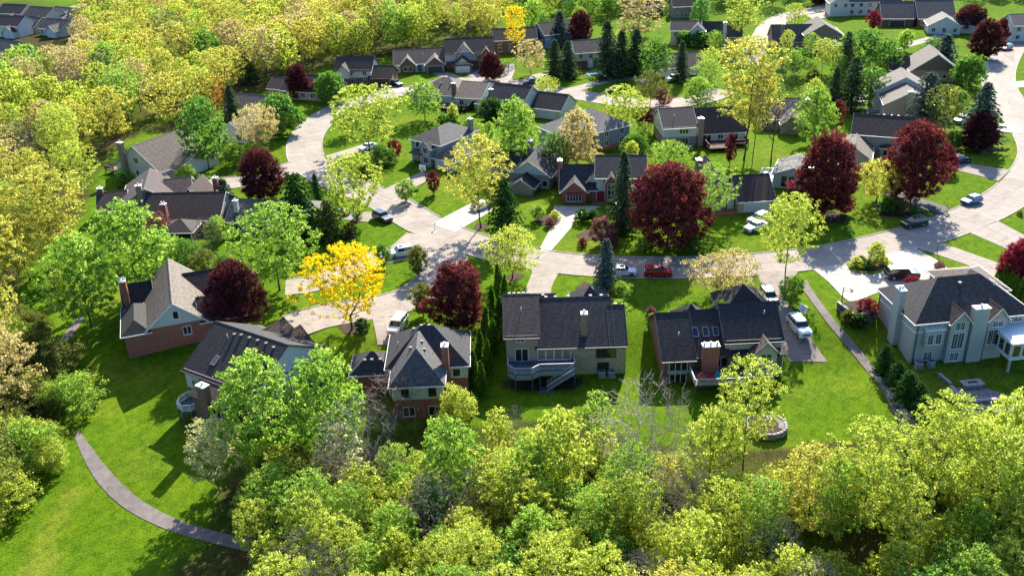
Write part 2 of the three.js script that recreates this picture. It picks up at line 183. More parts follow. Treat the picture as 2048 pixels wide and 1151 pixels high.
const BEDS = [
  {n:'planting_island',m:'grass',p:[[57.44,-146.79],[57.26,-144.21],[58.28,-142.75],[60.35,-142.18],[63.02,-143.3],[65.3,-144.88],[65.21,-146.9],[64.09,-147.82],[61.72,-148.45]],y:0.13},
  {n:'mulch_bed',m:'mulch',p:[[58.44,-146.7],[58.49,-144.1],[60.93,-143.1],[64.48,-144.95],[64.29,-147.19],[61.51,-147.85]],y:0.16},
  {n:'patio',m:'concreteNew',p:[[97.67,-247.85],[97.01,-246.41],[96.17,-245.19],[95.23,-244.34],[94.32,-243.96],[93.53,-244.07],[92.97,-244.68],[92.69,-245.72],[92.73,-247.06],[93.1,-248.55],[93.75,-250.01],[94.6,-251.26],[95.56,-252.14],[96.5,-252.54],[97.3,-252.4],[97.87,-251.74],[98.12,-250.66],[98.05,-249.28]],y:0.06},
  {n:'mulch_bed',m:'mulch',p:[[-7.06,-168.79],[-6.16,-167.23],[-4.54,-167.56],[-3.98,-169.48],[-4.96,-171.08],[-6.51,-170.98]],y:0.05},
  {n:'mulch_bed',m:'mulch',p:[[-27.54,-130.82],[-26.11,-128.86],[-24.16,-128.73],[-22.8,-130.46],[-24.03,-132.17],[-26.59,-132.37]],y:0.05},
  {n:'mulch_bed',m:'mulch',p:[[12.36,-163.51],[13.34,-160.62],[16.13,-160.81],[18.93,-161.0],[20.66,-163.89],[17.99,-165.35],[14.71,-165.67]],y:0.05},
  {n:'mulch_bed',m:'mulch',p:[[4.79,-171.63],[5.85,-169.0],[8.73,-168.71],[10.32,-171.07],[9.02,-173.78],[6.56,-174.03]],y:0.05},
  {n:'mulch_bed',m:'mulch',p:[[21.42,-131.82],[20.73,-127.56],[21.43,-125.56],[22.56,-125.94],[23.31,-130.83],[22.68,-132.9]],y:0.05},
  {n:'mulch_bed',m:'mulch',p:[[-32.99,-178.05],[-31.4,-173.72],[-29.24,-173.76],[-28.99,-176.59],[-30.96,-179.46]],y:0.05},
  {n:'mulch_bed',m:'mulch',p:[[-33.48,-169.17],[-31.91,-164.94],[-29.74,-165.68],[-29.35,-168.52],[-31.57,-170.71]],y:0.05},
  {n:'mulch_bed',m:'mulch',p:[[-0.95,-147.01],[-0.3,-145.0],[1.41,-145.24],[2.15,-147.14],[0.62,-148.27]],y:0.05},
  {n:'mulch_bed',m:'mulch',p:[[10.5,-141.59],[11.22,-140.23],[13.31,-140.42],[13.9,-142.24],[12.35,-143.71]],y:0.05},
  {n:'mulch_bed',m:'mulch',p:[[59.69,-168.62],[59.34,-164.42],[63.14,-164.53],[65.11,-167.57],[62.96,-169.83]],y:0.05},
  {n:'mulch_bed',m:'mulch',p:[[71.78,-174.2],[70.64,-167.01],[77.41,-165.32],[79.58,-167.87],[76.9,-173.39]],y:0.05},
  {n:'bare_soil',m:'mulch',p:[[-2.04,-117.34],[-1.41,-115.64],[1.29,-114.68],[4.13,-114.48],[8.43,-114.7],[9.85,-116.37],[8.79,-117.6],[3.57,-117.9]],y:0.045},
  {n:'pool_surround',m:'paver',p:[[27.52,-288.25],[27.53,-282.06],[30.35,-280.41],[32.35,-284.99],[31.84,-290.1],[29.33,-291.14]],y:0.05},
];
const HOUSES = [
  {n:'cream_brick_house',l:'cream brick house with dark roof, tall tan chimney and blue-grey rear deck',o:[-1.15,0,-118.39],y:-1,m:'creambrick',r:'slate',w:[{b:[0,4.5,-12.4,0],t:'gx',e:4.35,r:3.5,um:'tan',s:2.3,rm:'mauve',vents:[[0.6,-6.6],[1.3,-6.6],[2,-6.6],[2.7,-6.6],[3.4,-6.6]],pipes:[[2.3,-3.6]]},{b:[4.5,15.2,-13.6,0],t:'gx',e:2.55,r:4.25,vents:[[6,-7.1],[7.4,-7.1],[9.3,-7.1],[12.6,-7.1],[14.2,-7.1]]},{b:[15.2,17.1,-11,0],t:'gx',e:2.55,r:3.45,vents:[[16.2,-5.8]]},{b:[4.5,7.2,-12.2,-6.6],t:'gx',e:4.6,r:1.6,rm:'mauve',vents:[[5.6,-9]]},{b:[10.4,15.6,-16.5,-10.4],t:'hx',e:2.6,r:2.9}],win:[[0,'f',2.1,3.4,1,0.8,2,1],[0,'f',2.2,0.17,1.75,1.95,2,1],[1,'f',5.05,0.3,0.98,1.95,1,1,0,'blind'],[1,'f',6.25,0.3,0.98,1.95,1,1,0,'blind'],[1,'f',7.45,0.3,0.98,1.95,1,1,0,'blind'],[1,'f',8.65,0.3,0.98,1.95,1,1,0,'blind'],[1,'f',14.35,0.45,2.7,1.35,4,1,0,'dark'],[1,'f',13.95,-1.7,1.5,1.15,2,1,0,'dark'],[2,'r',-4,0.5,1.3,1.2,2,1]],ch:[[11.3,-1.6,0.85,0.9,2.5,6.75,'tanbrick',1]],tr:'greytrim',deck:[{p:[[0.2,0.02],[0.2,2.5],[1.2,3.6],[3.6,3.6],[4.7,2.6],[9.7,2.6],[9.7,0.02]],y:0.12,h0:-3,m:'deckGrey',rail:'railGrey',skirt:1}],stairs:[{x0:9.6,y0:0.1,x1:5.6,y1:-2.6,z0:2.8,z1:3.9,m:'deckGrey',rail:'railGrey'}],bx:[['downspout',17.1,17.2,-2.7,2.4,-0.15,-0.03,'brown'],['landing',4.6,6.6,-2.75,-2.6,2.2,4.4,'deckGrey']]},
  {n:'brick_dark_roof_house',l:'brick and pale green house with dark roof, three skylights and wide brick chimney',o:[21.12,0,-115.51],y:1,m:'brownbrick',r:'char',w:[{b:[0,4.3,-12.6,0],t:'gx',e:1.25,r:4.1,pipes:[[2.6,-3]]},{b:[4.3,9.2,-12.6,-0.7],t:'gx',e:1.35,r:4,skylights:[[5.1,-3.6],[6.6,-3.6],[8.05,-3.6]]},{b:[9.1,17.0,-11.2,-1.3],t:'gx',e:3.0,r:3.35,um:'green',s:1.4,pipes:[[15.2,-4.6]],m:'green'},{b:[9.1,17.0,-4,0],t:'sf',e:1.2,r:0.85,oh:0.3},{b:[12.9,16.0,-4.5,0.5],t:'gz',e:1.95,r:1.55,m:'green',rm:'taupe',y0:-3.2},{b:[10.9,18.3,-17.7,-10.5],t:'hx',e:2.3,r:3.3},{b:[3.4,7.8,-12,-6.5],t:'hx',e:2.4,r:2.9}],win:[[0,'f',2.1,-0.75,2.5,1.6,3,1],[0,'f',2.1,-2.9,2.3,1.55,3,1],[1,'f',8.35,-0.9,1.6,1.95,2,1],[4,'f',14.45,0.35,1.5,1.2,2,1],[2,'r',-5,1.6,1.2,1.1,2,1]],ch:[[6.5,0.3,2.3,1.1,-3.2,3.3,'redbrick',3]],tr:'greytrim',deck:[{p:[[3.7,-0.6],[3.7,4],[11.6,4],[11.6,0.02]],y:-0.85,h0:-3.8,m:'deckBrown',rail:'railGrey'}],bx:[['window_box',0.55,3.65,-0.95,-0.78,0,0.4,'green'],['downspout',16.95,17.07,-3,1,-0.05,0.07,'trim']]},
  {n:'grey_painted_house',l:'large grey three-storey house with white grid windows and white-roofed sunroom',o:[57.4,0,-117.83],y:6,m:'stucco',r:'brown',w:[{b:[0,17.5,-11,0],t:'hx',e:4.3,r:4.2,vents:[[8.4,-4.4]],pipes:[[13.4,-3.8]],rm:'slate',oh:0.4},{b:[4.9,7.7,-4.6,0.8],t:'gz',e:4.3,r:1.7,rm:'brown',oh:0.3},{b:[10.6,13.4,-4.6,0.8],t:'gz',e:4.3,r:1.7,rm:'brown',oh:0.3},{b:[12.2,18.2,0.02,4.6],t:'sf',e:2.2,r:0.5,y0:-0.35,white:1,oh:0.25,m:'white'},{b:[12.4,20.6,-18.5,-10.5],t:'hx',e:2.6,r:2.0,rm:'taupe'},{b:[1.4,4.2,0,0.7],t:'sf',e:3.2,r:0.3,oh:0.12,y0:0.4,white:1}],win:[[0,'f',2.8,2.95,1.9,1.1,3,1,1],[1,'f',6.3,2.9,1.3,1.15,2,1,1],[1,'f',6.3,-0.1,1.7,2.4,2,1,1],[1,'f',6.2,-2.1,1.2,1.2,2,1,1],[5,'f',2.15,0.9,0.8,1.5,1,1,1],[5,'f',3.35,0.9,0.8,1.5,1,1,1],[0,'f',2.6,-2.05,1.2,1.2,2,1,1],[0,'f',8.9,-2.05,1.1,1.25,2,1,1],[0,'f',11.3,-2.05,1.3,1.25,2,1,1],[2,'f',12,2.95,1.5,1.05,2,1,1],[2,'f',11.6,0.1,1.4,2.2,2,1,1],[0,'f',15.2,3,1.8,1,3,1,1],[0,'l',-4.4,0.8,0.7,1.3,1,1,1],[3,'l',0.85,0.0,1.1,1.75,1,1],[3,'l',2.3,0.0,1.1,1.75,1,1],[3,'l',3.75,0.0,1.1,1.75,1,1],[3,'f',12.95,0.0,1.1,1.75,1,1],[3,'f',14.4,0.0,1.1,1.75,1,1],[3,'f',15.85,0.0,1.1,1.75,1,1],[3,'f',17.3,0.0,1.1,1.75,1,1]],ch:[[-0.42,-4.6,0.9,1.7,-1.5,7.4,'stucco',2],[9.1,0.6,2.2,1.1,-3,6.1,'stucco',1]],bx:[['band',-0.06,10.5,2.55,2.78,-0.05,0.08,'trim'],['band',-0.08,0.05,2.55,2.78,-11,0,'trim'],['downspout',0.35,0.45,-2.9,4.1,0.02,0.12,'steelDark'],['downspout',7.9,8,-2.9,4.1,0.02,0.12,'steelDark'],['downspout',-0.12,-0.02,-1.2,4.1,-10.8,-10.7,'steelDark'],['downspout',10.35,10.45,-2.9,1,0.02,0.12,'steelDark'],['sunroom_post',12.4,12.7,-3.2,-0.35,4.1,4.4,'stucco'],['sunroom_post',17.6,17.9,-3.2,-0.35,4.1,4.4,'stucco'],['sunroom_floor',12.1,18.3,-0.55,-0.35,0,4.7,'trim']]},
  {n:'hip_roof_brick_house',l:'hip-roofed house with slate roof, red brick chimney and pale green upper wall',o:[-17.7,0,-113.52],y:1,m:'redbrick',r:'slate',w:[{b:[0,11,-9.1,0],t:'hx',e:2.9,r:4.0,um:'green',s:0.6,vents:[[3.6,-4.9],[4.7,-5],[5.8,-5]],pipes:[[1.3,-3.8]]},{b:[0.9,7.7,-7,4.7],t:'hz',e:2.9,r:3.8,um:'green',s:0.4,vents:[[3.4,-0.2],[5.3,0.2],[4.9,-1.3]],rm:'grey'},{b:[-5.4,0.2,-7.2,-2.0],t:'hx',e:0.9,r:2.2,vents:[[-3.6,-3.4],[-2.6,-3.4],[-1.4,-3.4]]}],win:[[1,'f',6.5,-2.2,1.7,1.35,2,1],[1,'f',2.6,0.95,0.9,1.2,1,1,0,'dark'],[1,'f',6.3,0.95,0.9,1.2,1,1,0,'dark'],[1,'f',2.9,-2.2,1.5,1.35,2,1],[0,'f',9.5,0.9,1,1.2,1,1],[0,'r',-4.5,1,1.2,1.2,2,1]],ch:[[8.15,0.55,0.9,1.1,-3.1,6.2,'redbrick',1]]},
  {n:'red_brick_gable_house',l:'red brick house with grey gable, tan sunlit roof and brick chimney by the lawn',o:[-58.14,0,-125.16],y:19,m:'redbrick',r:'taupe',w:[{b:[3,11.7,-17,0],t:'gz',e:3.45,r:3.7,gm:'sage',oh:0.3,rm:'tan'},{b:[-0.3,3.2,-9.5,0.02],t:'hz',e:3.3,r:1.5,rm:'char'},{b:[11,17.5,-7.5,-0.1],t:'gx',e:3.3,r:2.2,rm:'char'},{b:[9.5,17,-16.5,-9.5],t:'gx',e:3.3,r:2.6,rm:'char'},{b:[-0.2,4,-16,-10.5],t:'gx',e:3.2,r:2.4,rm:'char'}],win:[[0,'f',7.5,4.4,0.75,1.2,1,1],[0,'f',8.7,1.5,1.1,1.3,2,1]],ch:[[0.2,-11.2,1,1.5,-1,7.2,'redbrick',2]],tr:'trim'},
  {n:'tudor_style_house',l:'dark-roofed half-timbered house with octagonal white-railed deck on the lawn side',o:[-46.09,0,-114.17],y:-33,m:'brownbrick',r:'char',w:[{b:[0,13.4,-14,0],t:'gx',e:3.6,r:4,um:'plaster',s:0.6,gm:'plaster',vents:[[4.4,-6],[5.6,-6.2],[7.2,-6.2],[8.8,-6.2],[10.4,-6.2],[12,-6]],pipes:[[3.6,-5.4],[10.6,-3.8]],skylights:[[4.2,-2.2]]},{b:[4.2,10.6,-1,2.6],t:'sf',e:2.1,r:2.1,rm:'brown'},{b:[1.6,6.4,-15.4,-8],t:'gz',e:2.9,r:2.3,rm:'brown',um:'plaster',s:0.6},{b:[5.6,9.8,-15,-8],t:'gz',e:2.9,r:2.2,rm:'brown',um:'plaster',s:0.6}],win:[[0,'f',2,0.9,1.5,1.3,2,1],[0,'r',-7,1.2,1.4,1.3,2,1],[1,'f',8.6,-0.2,1.6,1.3,2,1],[0,'f',2,-2.2,1.5,1.4,2,1],[0,'l',-5,0.9,1.4,1.3,2,1]],tr:'darktrim',tim:[[0,'r',-13.5,-0.5,0.7,3.4,8],[3,'r',-14.8,-13.9,0.7,2.8,1]],ch:[[7.3,3.0,1.5,1,-3.2,4.6,'brownbrick',1]],deck:[{p:[[1.2,0.02],[0.8,1.2],[0.9,2.4],[1.7,3.5],[2.9,3.7],[3.9,3.1],[4.15,2.0],[4.15,0.02]],y:-0.5,h0:-3.2,m:'deckGrey',rail:'railWhite'}]},
  {n:'brick_white_house',l:'brick and white house with slate roof, red double doors and tall entry window',o:[10.66,0,-181.11],y:-6,m:'white',r:'slate',w:[{b:[0,7.2,-9.5,0],t:'gx',e:2.8,r:3.5,m:'redbrick',y0:-0.3},{b:[7.2,17,-10,0],t:'gx',e:5.3,r:2.9,y0:-0.3},{b:[0.3,5.2,-4,1.1],t:'gz',e:2.7,r:2.1,m:'redbrick',y0:-0.3},{b:[9,11.3,-4,1.1],t:'gz',e:4.7,r:1.4,m:'redbrick',y0:-0.3},{b:[5.6,7.9,-5,-1.2],t:'gz',e:4.3,r:1.4,y0:-0.3},{b:[11.6,16.6,-0.5,6],t:'gz',e:2.4,r:2.3,y0:-0.3}],win:[[2,'f',2.75,0.5,2.9,1.5,5,1],[3,'f',10.15,0.5,1.3,3.6,2,3],[1,'f',14.5,3.2,1.8,1.3,2,1]],door:[[1,'f',8.05,0.15,1.6,2.1,'redDoor','door']],ch:[[-0.3,-4.5,0.9,1.5,-0.3,7.2,'redbrick',1]],bx:[['stoop',6.4,9.4,0,0.15,0,1.8,'redbrick'],['bay_roof',1.1,4.4,2.05,2.25,1.1,1.6,'redDoor']]},
  {n:'brown_roof_ranch_house',l:'brown-roofed taupe house behind the birch with garage wing',o:[44.57,0,-171.23],y:4,m:'beige',r:'brown',w:[{b:[0,7,-10.6,0],t:'gx',e:2.6,r:3.3,y0:-0.3},{b:[-6,0.5,-15,-2.2],t:'gz',e:3,r:4,m:'brownbrick',y0:-0.3},{b:[-14.5,-5,-13,-4.5],t:'gx',e:2.8,r:3.1,m:'brownbrick',y0:-0.3}],win:[[1,'f',-3.2,0.7,1.5,1.4,2,1],[2,'f',-10,0.7,1.6,1.4,2,1]],door:[[1,'f',-0.9,0.1,1,2.1,'trim','door'],[0,'f',3.6,0.0,4.9,2.15,'garage','garage_door']],bx:[['stoop',-4.5,0.2,0,0.18,-2,0.6,'redbrick']],ch:[[-5.8,-9,1,1.4,0,8.2,'brownbrick',1]]},
  {n:'sage_gable_house',l:'dark-roofed house with pale sage gable and small side deck',o:[0.28,0,-190.88],y:-19,m:'greybrick',r:'char',w:[{b:[0,9,-15,0],t:'gz',e:3.1,r:3,gm:'sage',y0:-0.3},{b:[1.5,6.5,-1,4.2],t:'gz',e:1.9,r:1.7,m:'greybrick',y0:-0.3},{b:[-6,0.4,-12,-4],t:'gx',e:2.8,r:2.6,y0:-0.3}],win:[[0,'f',7.9,0.6,1,1.3,1,1]],ch:[[2,-9,1,1,3,7.4,'greybrick',1]],deck:[{p:[[9,-9],[12.2,-9],[12.2,-3],[9,-3]],y:0.9,h0:0,m:'deckBrown',rail:'deckBrown'}]},
  {n:'grey_two_storey_house',l:'grey two-storey house with hip roofs, front porch and side garage',o:[-21.94,0,-211.08],y:-38,m:'grey',r:'grey',w:[{b:[0,9,-13,0],t:'hz',e:5.1,r:2.5,y0:-0.3},{b:[4.2,7.2,-3,1.6],t:'gz',e:4.6,r:1.5,y0:-0.3},{b:[8.5,14.5,-7.5,1.8],t:'hz',e:2.7,r:2.4,y0:-0.3},{b:[1.6,4.4,0,1.8],t:'sf',e:2.6,r:0.5,open:1,y0:-0.3}],win:[[0,'f',2,3.3,1,1.3,1,1],[1,'f',5.7,3,1.1,1.3,2,1],[0,'l',-4,3.3,1,1.3,1,1],[0,'l',-9,3.3,1,1.3,1,1],[0,'l',-5,0.8,1.2,1.4,2,1],[1,'f',5.7,0.7,1.2,1.5,2,1]],door:[[0,'f',3,0.1,1,2.1,'garageDark','door'],[2,'f',11.5,0,4.6,2.15,'garage','garage_door']],ch:[[8.4,-11.5,1,1,3,8,'greybrick',1]]},
  {n:'white_over_brick_house',l:'white over grey brick house with stone chimney and red-brown deck',o:[36.6,0,-212.43],y:3,m:'greybrick',r:'brown',w:[{b:[0,7.6,-11.5,0],t:'gx',e:4.9,r:3,um:'white',s:2.5,rm:'slate',pipes:[[3,-3]],y0:-0.3},{b:[7.6,19.6,-12.5,-0.8],t:'gx',e:3,r:4.2,m:'white',rm:'brown',pipes:[[13.6,-4]],y0:-0.3}],win:[[0,'f',4.7,3.3,2,1,3,1],[0,'f',4.7,0.5,2.1,1.6,3,1],[0,'l',-4,3.2,0.8,1.2,1,1],[0,'l',-6.5,3.2,0.8,1.2,1,1],[1,'f',10.4,0.6,1.8,2,2,1],[1,'f',13.6,1.3,1.1,1,2,1],[1,'f',16.6,0.6,2.2,2,3,1]],ch:[[8.6,-0.2,1.3,1.1,-0.2,6.6,'greybrick',1]],deck:[{p:[[9.6,-0.78],[9.6,4.8],[14.4,4.8],[14.4,2.4],[19.4,2.4],[19.4,-0.78]],y:0.9,h0:0,m:'deckRed',rail:'deckRed'}]},
  {n:'blue_grey_hip_house',l:'blue-grey house with pale grey hip roof and brick base',o:[21.3,0,-211.34],y:31,m:'bluegrey',r:'light',w:[{b:[0,9,-14,0],t:'hz',e:5,r:2.8,m:'redbrick',um:'bluegrey',s:1.1,vents:[[2,-6],[2.5,-8],[3,-10]],y0:-0.3},{b:[-8.5,0.2,-12,-4],t:'hx',e:5,r:2.3,y0:-0.3}],win:[[0,'f',2.25,1.2,1.1,1.25,2,1,0],[0,'f',6.75,1.2,1.1,1.25,2,1,0],[0,'f',2.25,3.3,1.1,1.25,2,1,0],[0,'f',6.75,3.3,1.1,1.25,2,1,0],[0,'r',-12.25,1.2,1.1,1.25,2,1,0],[0,'r',-8.75,1.2,1.1,1.25,2,1,0],[0,'r',-5.25,1.2,1.1,1.25,2,1,0],[0,'r',-1.75,1.2,1.1,1.25,2,1,0],[0,'r',-12.25,3.3,1.1,1.25,2,1,0],[0,'r',-8.75,3.3,1.1,1.25,2,1,0],[0,'r',-5.25,3.3,1.1,1.25,2,1,0],[0,'r',-1.75,3.3,1.1,1.25,2,1,0]]},
  {n:'white_gable_house',l:'white house with tan roof, side chimney and white oval patio',o:[93.11,0,-226.68],y:-14,m:'white',r:'tan',w:[{b:[0,11,-9.5,0],t:'gz',e:4.4,r:3,m:'beige',skylights:[],y0:-0.3},{b:[-1,12,-19,-9.5],t:'gz',e:5.2,r:3.6,y0:-0.3},{b:[2,8,-26,-19],t:'gx',e:2.6,r:2,y0:-0.3}],win:[[0,'f',1.83,0.8,1.1,1.25,2,1,0],[0,'f',5.5,0.8,1.1,1.25,2,1,0],[0,'f',9.17,0.8,1.1,1.25,2,1,0],[0,'l',-7.92,0.8,1.1,1.25,2,1,0],[0,'l',-4.75,0.8,1.1,1.25,2,1,0],[0,'l',-1.58,0.8,1.1,1.25,2,1,0],[1,'l',-17.42,0.8,1.1,1.25,2,1,0],[1,'l',-14.25,0.8,1.1,1.25,2,1,0],[1,'l',-11.08,0.8,1.1,1.25,2,1,0],[1,'l',-17.42,3.2,1.1,1.25,2,1,0],[1,'l',-14.25,3.2,1.1,1.25,2,1,0],[1,'l',-11.08,3.2,1.1,1.25,2,1,0]],ch:[[5.6,0.5,1.5,1,-0.2,7.6,'beige',1],[-1.5,-17,1,1.2,0,8.2,'white',1]],deck:[{p:[[-0.02,-6],[-3.4,-6],[-3.4,-1],[-0.02,-1]],y:0.5,h0:0,m:'deckBrown',rail:'railWhite'}]},
  {n:'tan_gable_house',l:'tan gabled house with brown siding gable behind the white house',o:[113.69,0,-262.4],y:-12,m:'tanbrick',r:'tan',w:[{b:[0,13,-12,0],t:'gz',e:3.2,r:4.6,gm:'brown',y0:-0.3},{b:[-5,0.2,-11,-3],t:'gx',e:2.8,r:2.6,rm:'mauve',y0:-0.3}],win:[[0,'f',9,1,0.9,1.1,1,1]]},
  {n:'brown_roof_bay_house',l:'tan house with long brown roof and bay window between two crimson maples',o:[76.85,0,-202.48],y:-22,m:'beige',r:'brown',w:[{b:[0,14,-10,0],t:'gx',e:5.2,r:3.1,vents:[[6,-5.5],[7.6,-5.5],[9,-5.5]],y0:-0.3},{b:[-2.5,4.4,-2,9.5],t:'gz',e:2.8,r:2.4,rm:'tan',y0:-0.3},{b:[6.2,9.4,0,1.1],t:'hx',e:2.7,r:0.7,oh:0.25,m:'beige',y0:-0.3}],win:[[2,'f',7.3,0.9,0.8,1.3,1,1],[2,'f',8.4,0.9,0.8,1.3,1,1],[0,'f',12,3,1.4,1.3,2,1]]},
  {n:'white_contemporary_house',l:'low white house with tall paired windows beside the bare tree',o:[54.73,0,-184.5],y:-24,m:'white',r:'light',w:[{b:[0,8,-9,0],t:'gz',e:3.1,r:1.6,m:'white',y0:-0.3},{b:[7.5,14,-10,-2],t:'hx',e:2.8,r:2,m:'bluegrey',y0:-0.3}],win:[[0,'f',2.2,0.4,1.1,2.3,1,2],[0,'f',3.7,0.4,1.1,2.3,1,2]],ch:[[7.4,0.4,1.5,1.1,-0.2,5.2,'greybrick',1]],deck:[{p:[[-0.02,-7],[-3.2,-7],[-3.2,-0.5],[-0.02,-0.5]],y:0.7,h0:0,m:'railWhite',rail:'railWhite'}]},
  {n:'cream_dark_roof_house',l:'cream house with dark roof, tan brick chimney and side garage',o:[-4.33,0,-244.81],y:-30,m:'cream',r:'slate',w:[{b:[0,10.5,-9,0],t:'gx',e:5,r:2.8,y0:-0.3},{b:[-4.2,0.1,-8,-1],t:'hx',e:2.7,r:1.7,y0:-0.3},{b:[11.2,19.5,-12.5,-3.2],t:'gx',e:2.8,r:2.9,y0:-0.3},{b:[9.5,12.5,-9,-4],t:'gx',e:2.7,r:1.8,y0:-0.3}],win:[[0,'f',1.75,0.8,1.1,1.25,2,1,0],[0,'f',5.25,0.8,1.1,1.25,2,1,0],[0,'f',8.75,0.8,1.1,1.25,2,1,0],[0,'f',1.75,3.2,1.1,1.25,2,1,0],[0,'f',5.25,3.2,1.1,1.25,2,1,0],[0,'f',8.75,3.2,1.1,1.25,2,1,0]],ch:[[1.2,0.4,1.1,0.9,-0.2,7.2,'tanbrick',1]],door:[[2,'f',15.3,0,5,2.2,'garage','garage_door']]},
  {n:'grey_roof_deck_house',l:'grey-roofed house with dark back deck beside round green tree',o:[-15.4,0,-254.96],y:-20,m:'white',r:'taupe',w:[{b:[-11,4,-14,-1],t:'hx',e:2.9,r:3.4,vents:[[-4,-5],[-1,-5]],y0:-0.3},{b:[2,9.4,-13,0],t:'gx',e:2.9,r:2.7,y0:-0.3}],win:[[1,'f',3.85,0.8,1.1,1.25,2,1,0],[1,'f',7.55,0.8,1.1,1.25,2,1,0],[1,'r',-11.38,0.8,1.1,1.25,2,1,0],[1,'r',-8.12,0.8,1.1,1.25,2,1,0],[1,'r',-4.88,0.8,1.1,1.25,2,1,0],[1,'r',-1.62,0.8,1.1,1.25,2,1,0]],ch:[[1.4,-1,1,1,2,6.2,'brownbrick',1]],deck:[{p:[[-3,-0.98],[-3,4],[7,4],[7,0.02]],y:0.7,h0:0,m:'deckRed',rail:'deckRed'}]},
  {n:'white_front_ranch_house',l:'low dark-roofed house with white entry gable and dark garage door',o:[-33.87,0,-295.42],y:3,m:'brownbrick',r:'taupe',w:[{b:[0,15.5,-11,0],t:'gx',e:2.8,r:3.3,m:'white',pipes:[[9,-3]],y0:-0.3},{b:[1.8,6.4,-4,1.1],t:'gz',e:2.8,r:2.2,y0:-0.3},{b:[9.8,15.4,-5,2.2],t:'gz',e:2.8,r:2.2,y0:-0.3}],win:[[1,'f',3.4,0.7,1,1.4,1,1],[1,'f',5,0.7,1,1.4,1,1]],door:[[0,'f',7.8,0.1,1.5,2.2,'teal','door'],[2,'f',12.6,0,4.6,2.1,'garageDark','garage_door']]},
  {n:'half_timbered_house',l:'dark-roofed half-timbered house with white garage door and arched window',o:[-17.86,0,-296.75],y:1,m:'brownbrick',r:'char',w:[{b:[0,14.8,-11,0],t:'gx',e:5.2,r:3.4,um:'plaster',s:2.7,y0:-0.3},{b:[3.2,8.4,-6,1.2],t:'gz',e:5.2,r:2.7,gm:'plaster',m:'brownbrick',um:'plaster',s:2.9,y0:-0.3},{b:[2.4,8,0,4.4],t:'gz',e:2.5,r:2.3,gm:'plaster',y0:-0.3},{b:[10.2,15,-6,1.6],t:'gz',e:4,r:2.6,y0:-0.3}],win:[[3,'f',12.6,0.9,2.6,2.2,4,2],[0,'f',9.3,3.6,0.9,1.2,1,1]],tr:'darktrim',tim:[[1,'f',3.4,8.2,3.1,5.3,7],[2,'f',2.8,7.6,2.5,3.1,5]],door:[[2,'f',5.2,0,4.4,2.1,'garage','garage_door']]},
  {n:'brown_tudor_house',l:'brown-roofed house with pale timbered upper wall above three parked cars',o:[-50.28,0,-282.05],y:-8,m:'brownbrick',r:'brown',w:[{b:[0,11,-9,0],t:'gx',e:4.9,r:2.9,um:'plaster',s:2.5,y0:-0.3},{b:[1,4.6,-4,1],t:'gz',e:4.8,r:1.8,um:'plaster',s:2.5,y0:-0.3},{b:[10.5,17,-8,0.6],t:'gx',e:2.7,r:2.6,y0:-0.3}],win:[[0,'f',1.83,0.8,1.1,1.25,2,1,0],[0,'f',5.5,0.8,1.1,1.25,2,1,0],[0,'f',9.17,0.8,1.1,1.25,2,1,0],[0,'f',1.83,3.2,1.1,1.25,2,1,0],[0,'f',5.5,3.2,1.1,1.25,2,1,0],[0,'f',9.17,3.2,1.1,1.25,2,1,0]],tr:'darktrim',door:[[2,'f',13.8,0,4.5,2.1,'garageDark','garage_door']]},
  {n:'mauve_roof_house',l:'low brown-roofed house behind the tall crimson maple',o:[-64.29,0,-270.35],y:-22,m:'beige',r:'mauve',w:[{b:[0,15,-11,0],t:'gx',e:2.7,r:3.3,y0:-0.3},{b:[-5,0.3,-9,-1],t:'gx',e:2.6,r:2.3,y0:-0.3}],win:[[0,'f',1.5,0.8,1.1,1.25,2,1,0],[0,'f',4.5,0.8,1.1,1.25,2,1,0],[0,'f',7.5,0.8,1.1,1.25,2,1,0],[0,'f',10.5,0.8,1.1,1.25,2,1,0],[0,'f',13.5,0.8,1.1,1.25,2,1,0]]},
  {n:'small_grey_roof_house',l:'small white house with grey roof beside the big green tree',o:[-71.7,0,-230.92],y:-20,m:'white',r:'grey',w:[{b:[0,7.5,-9,0],t:'gz',e:2.7,r:2.6,y0:-0.3}],win:[[0,'f',1.88,0.8,1.1,1.25,2,1,0],[0,'f',5.62,0.8,1.1,1.25,2,1,0]]},
  {n:'tan_roof_house',l:'low house with tan and brown roofs behind the brown tree',o:[-76.19,0,-252.43],y:-25,m:'beige',r:'tan',w:[{b:[0,14,-10,0],t:'gx',e:2.8,r:3,y0:-0.3},{b:[9,14,-3,3],t:'gz',e:2.7,r:2,rm:'brown',y0:-0.3}],win:[[0,'f',1.75,0.8,1.1,1.25,2,1,0],[0,'f',5.25,0.8,1.1,1.25,2,1,0],[0,'f',8.75,0.8,1.1,1.25,2,1,0],[0,'f',12.25,0.8,1.1,1.25,2,1,0]]},
  {n:'white_saltbox_house',l:'white gabled house with broad pale roof and stone side chimney at the wood edge',o:[-89.69,0,-209.16],y:-31,m:'white',r:'taupe',w:[{b:[0,14.5,-13.5,0],t:'gz',e:2.7,r:5,rm:'taupe',y0:-0.3},{b:[12,17,-15,-3],t:'gx',e:2.6,r:2.3,rm:'taupe',y0:-0.3},{b:[3,8,-18,-13],t:'gz',e:2.6,r:3,rm:'taupe',y0:-0.3}],win:[[0,'f',7.2,3.6,1.3,1.2,2,1],[0,'f',6.9,0.7,0.8,1.1,1,1]],ch:[[3.6,0.45,1.4,0.9,-0.2,8,'greybrick',1]],deck:[{p:[[-0.02,-5],[-3,-5],[-3,1],[-0.02,1]],y:1,h0:0,m:'deckBrown',rail:'deckBrown'}]},
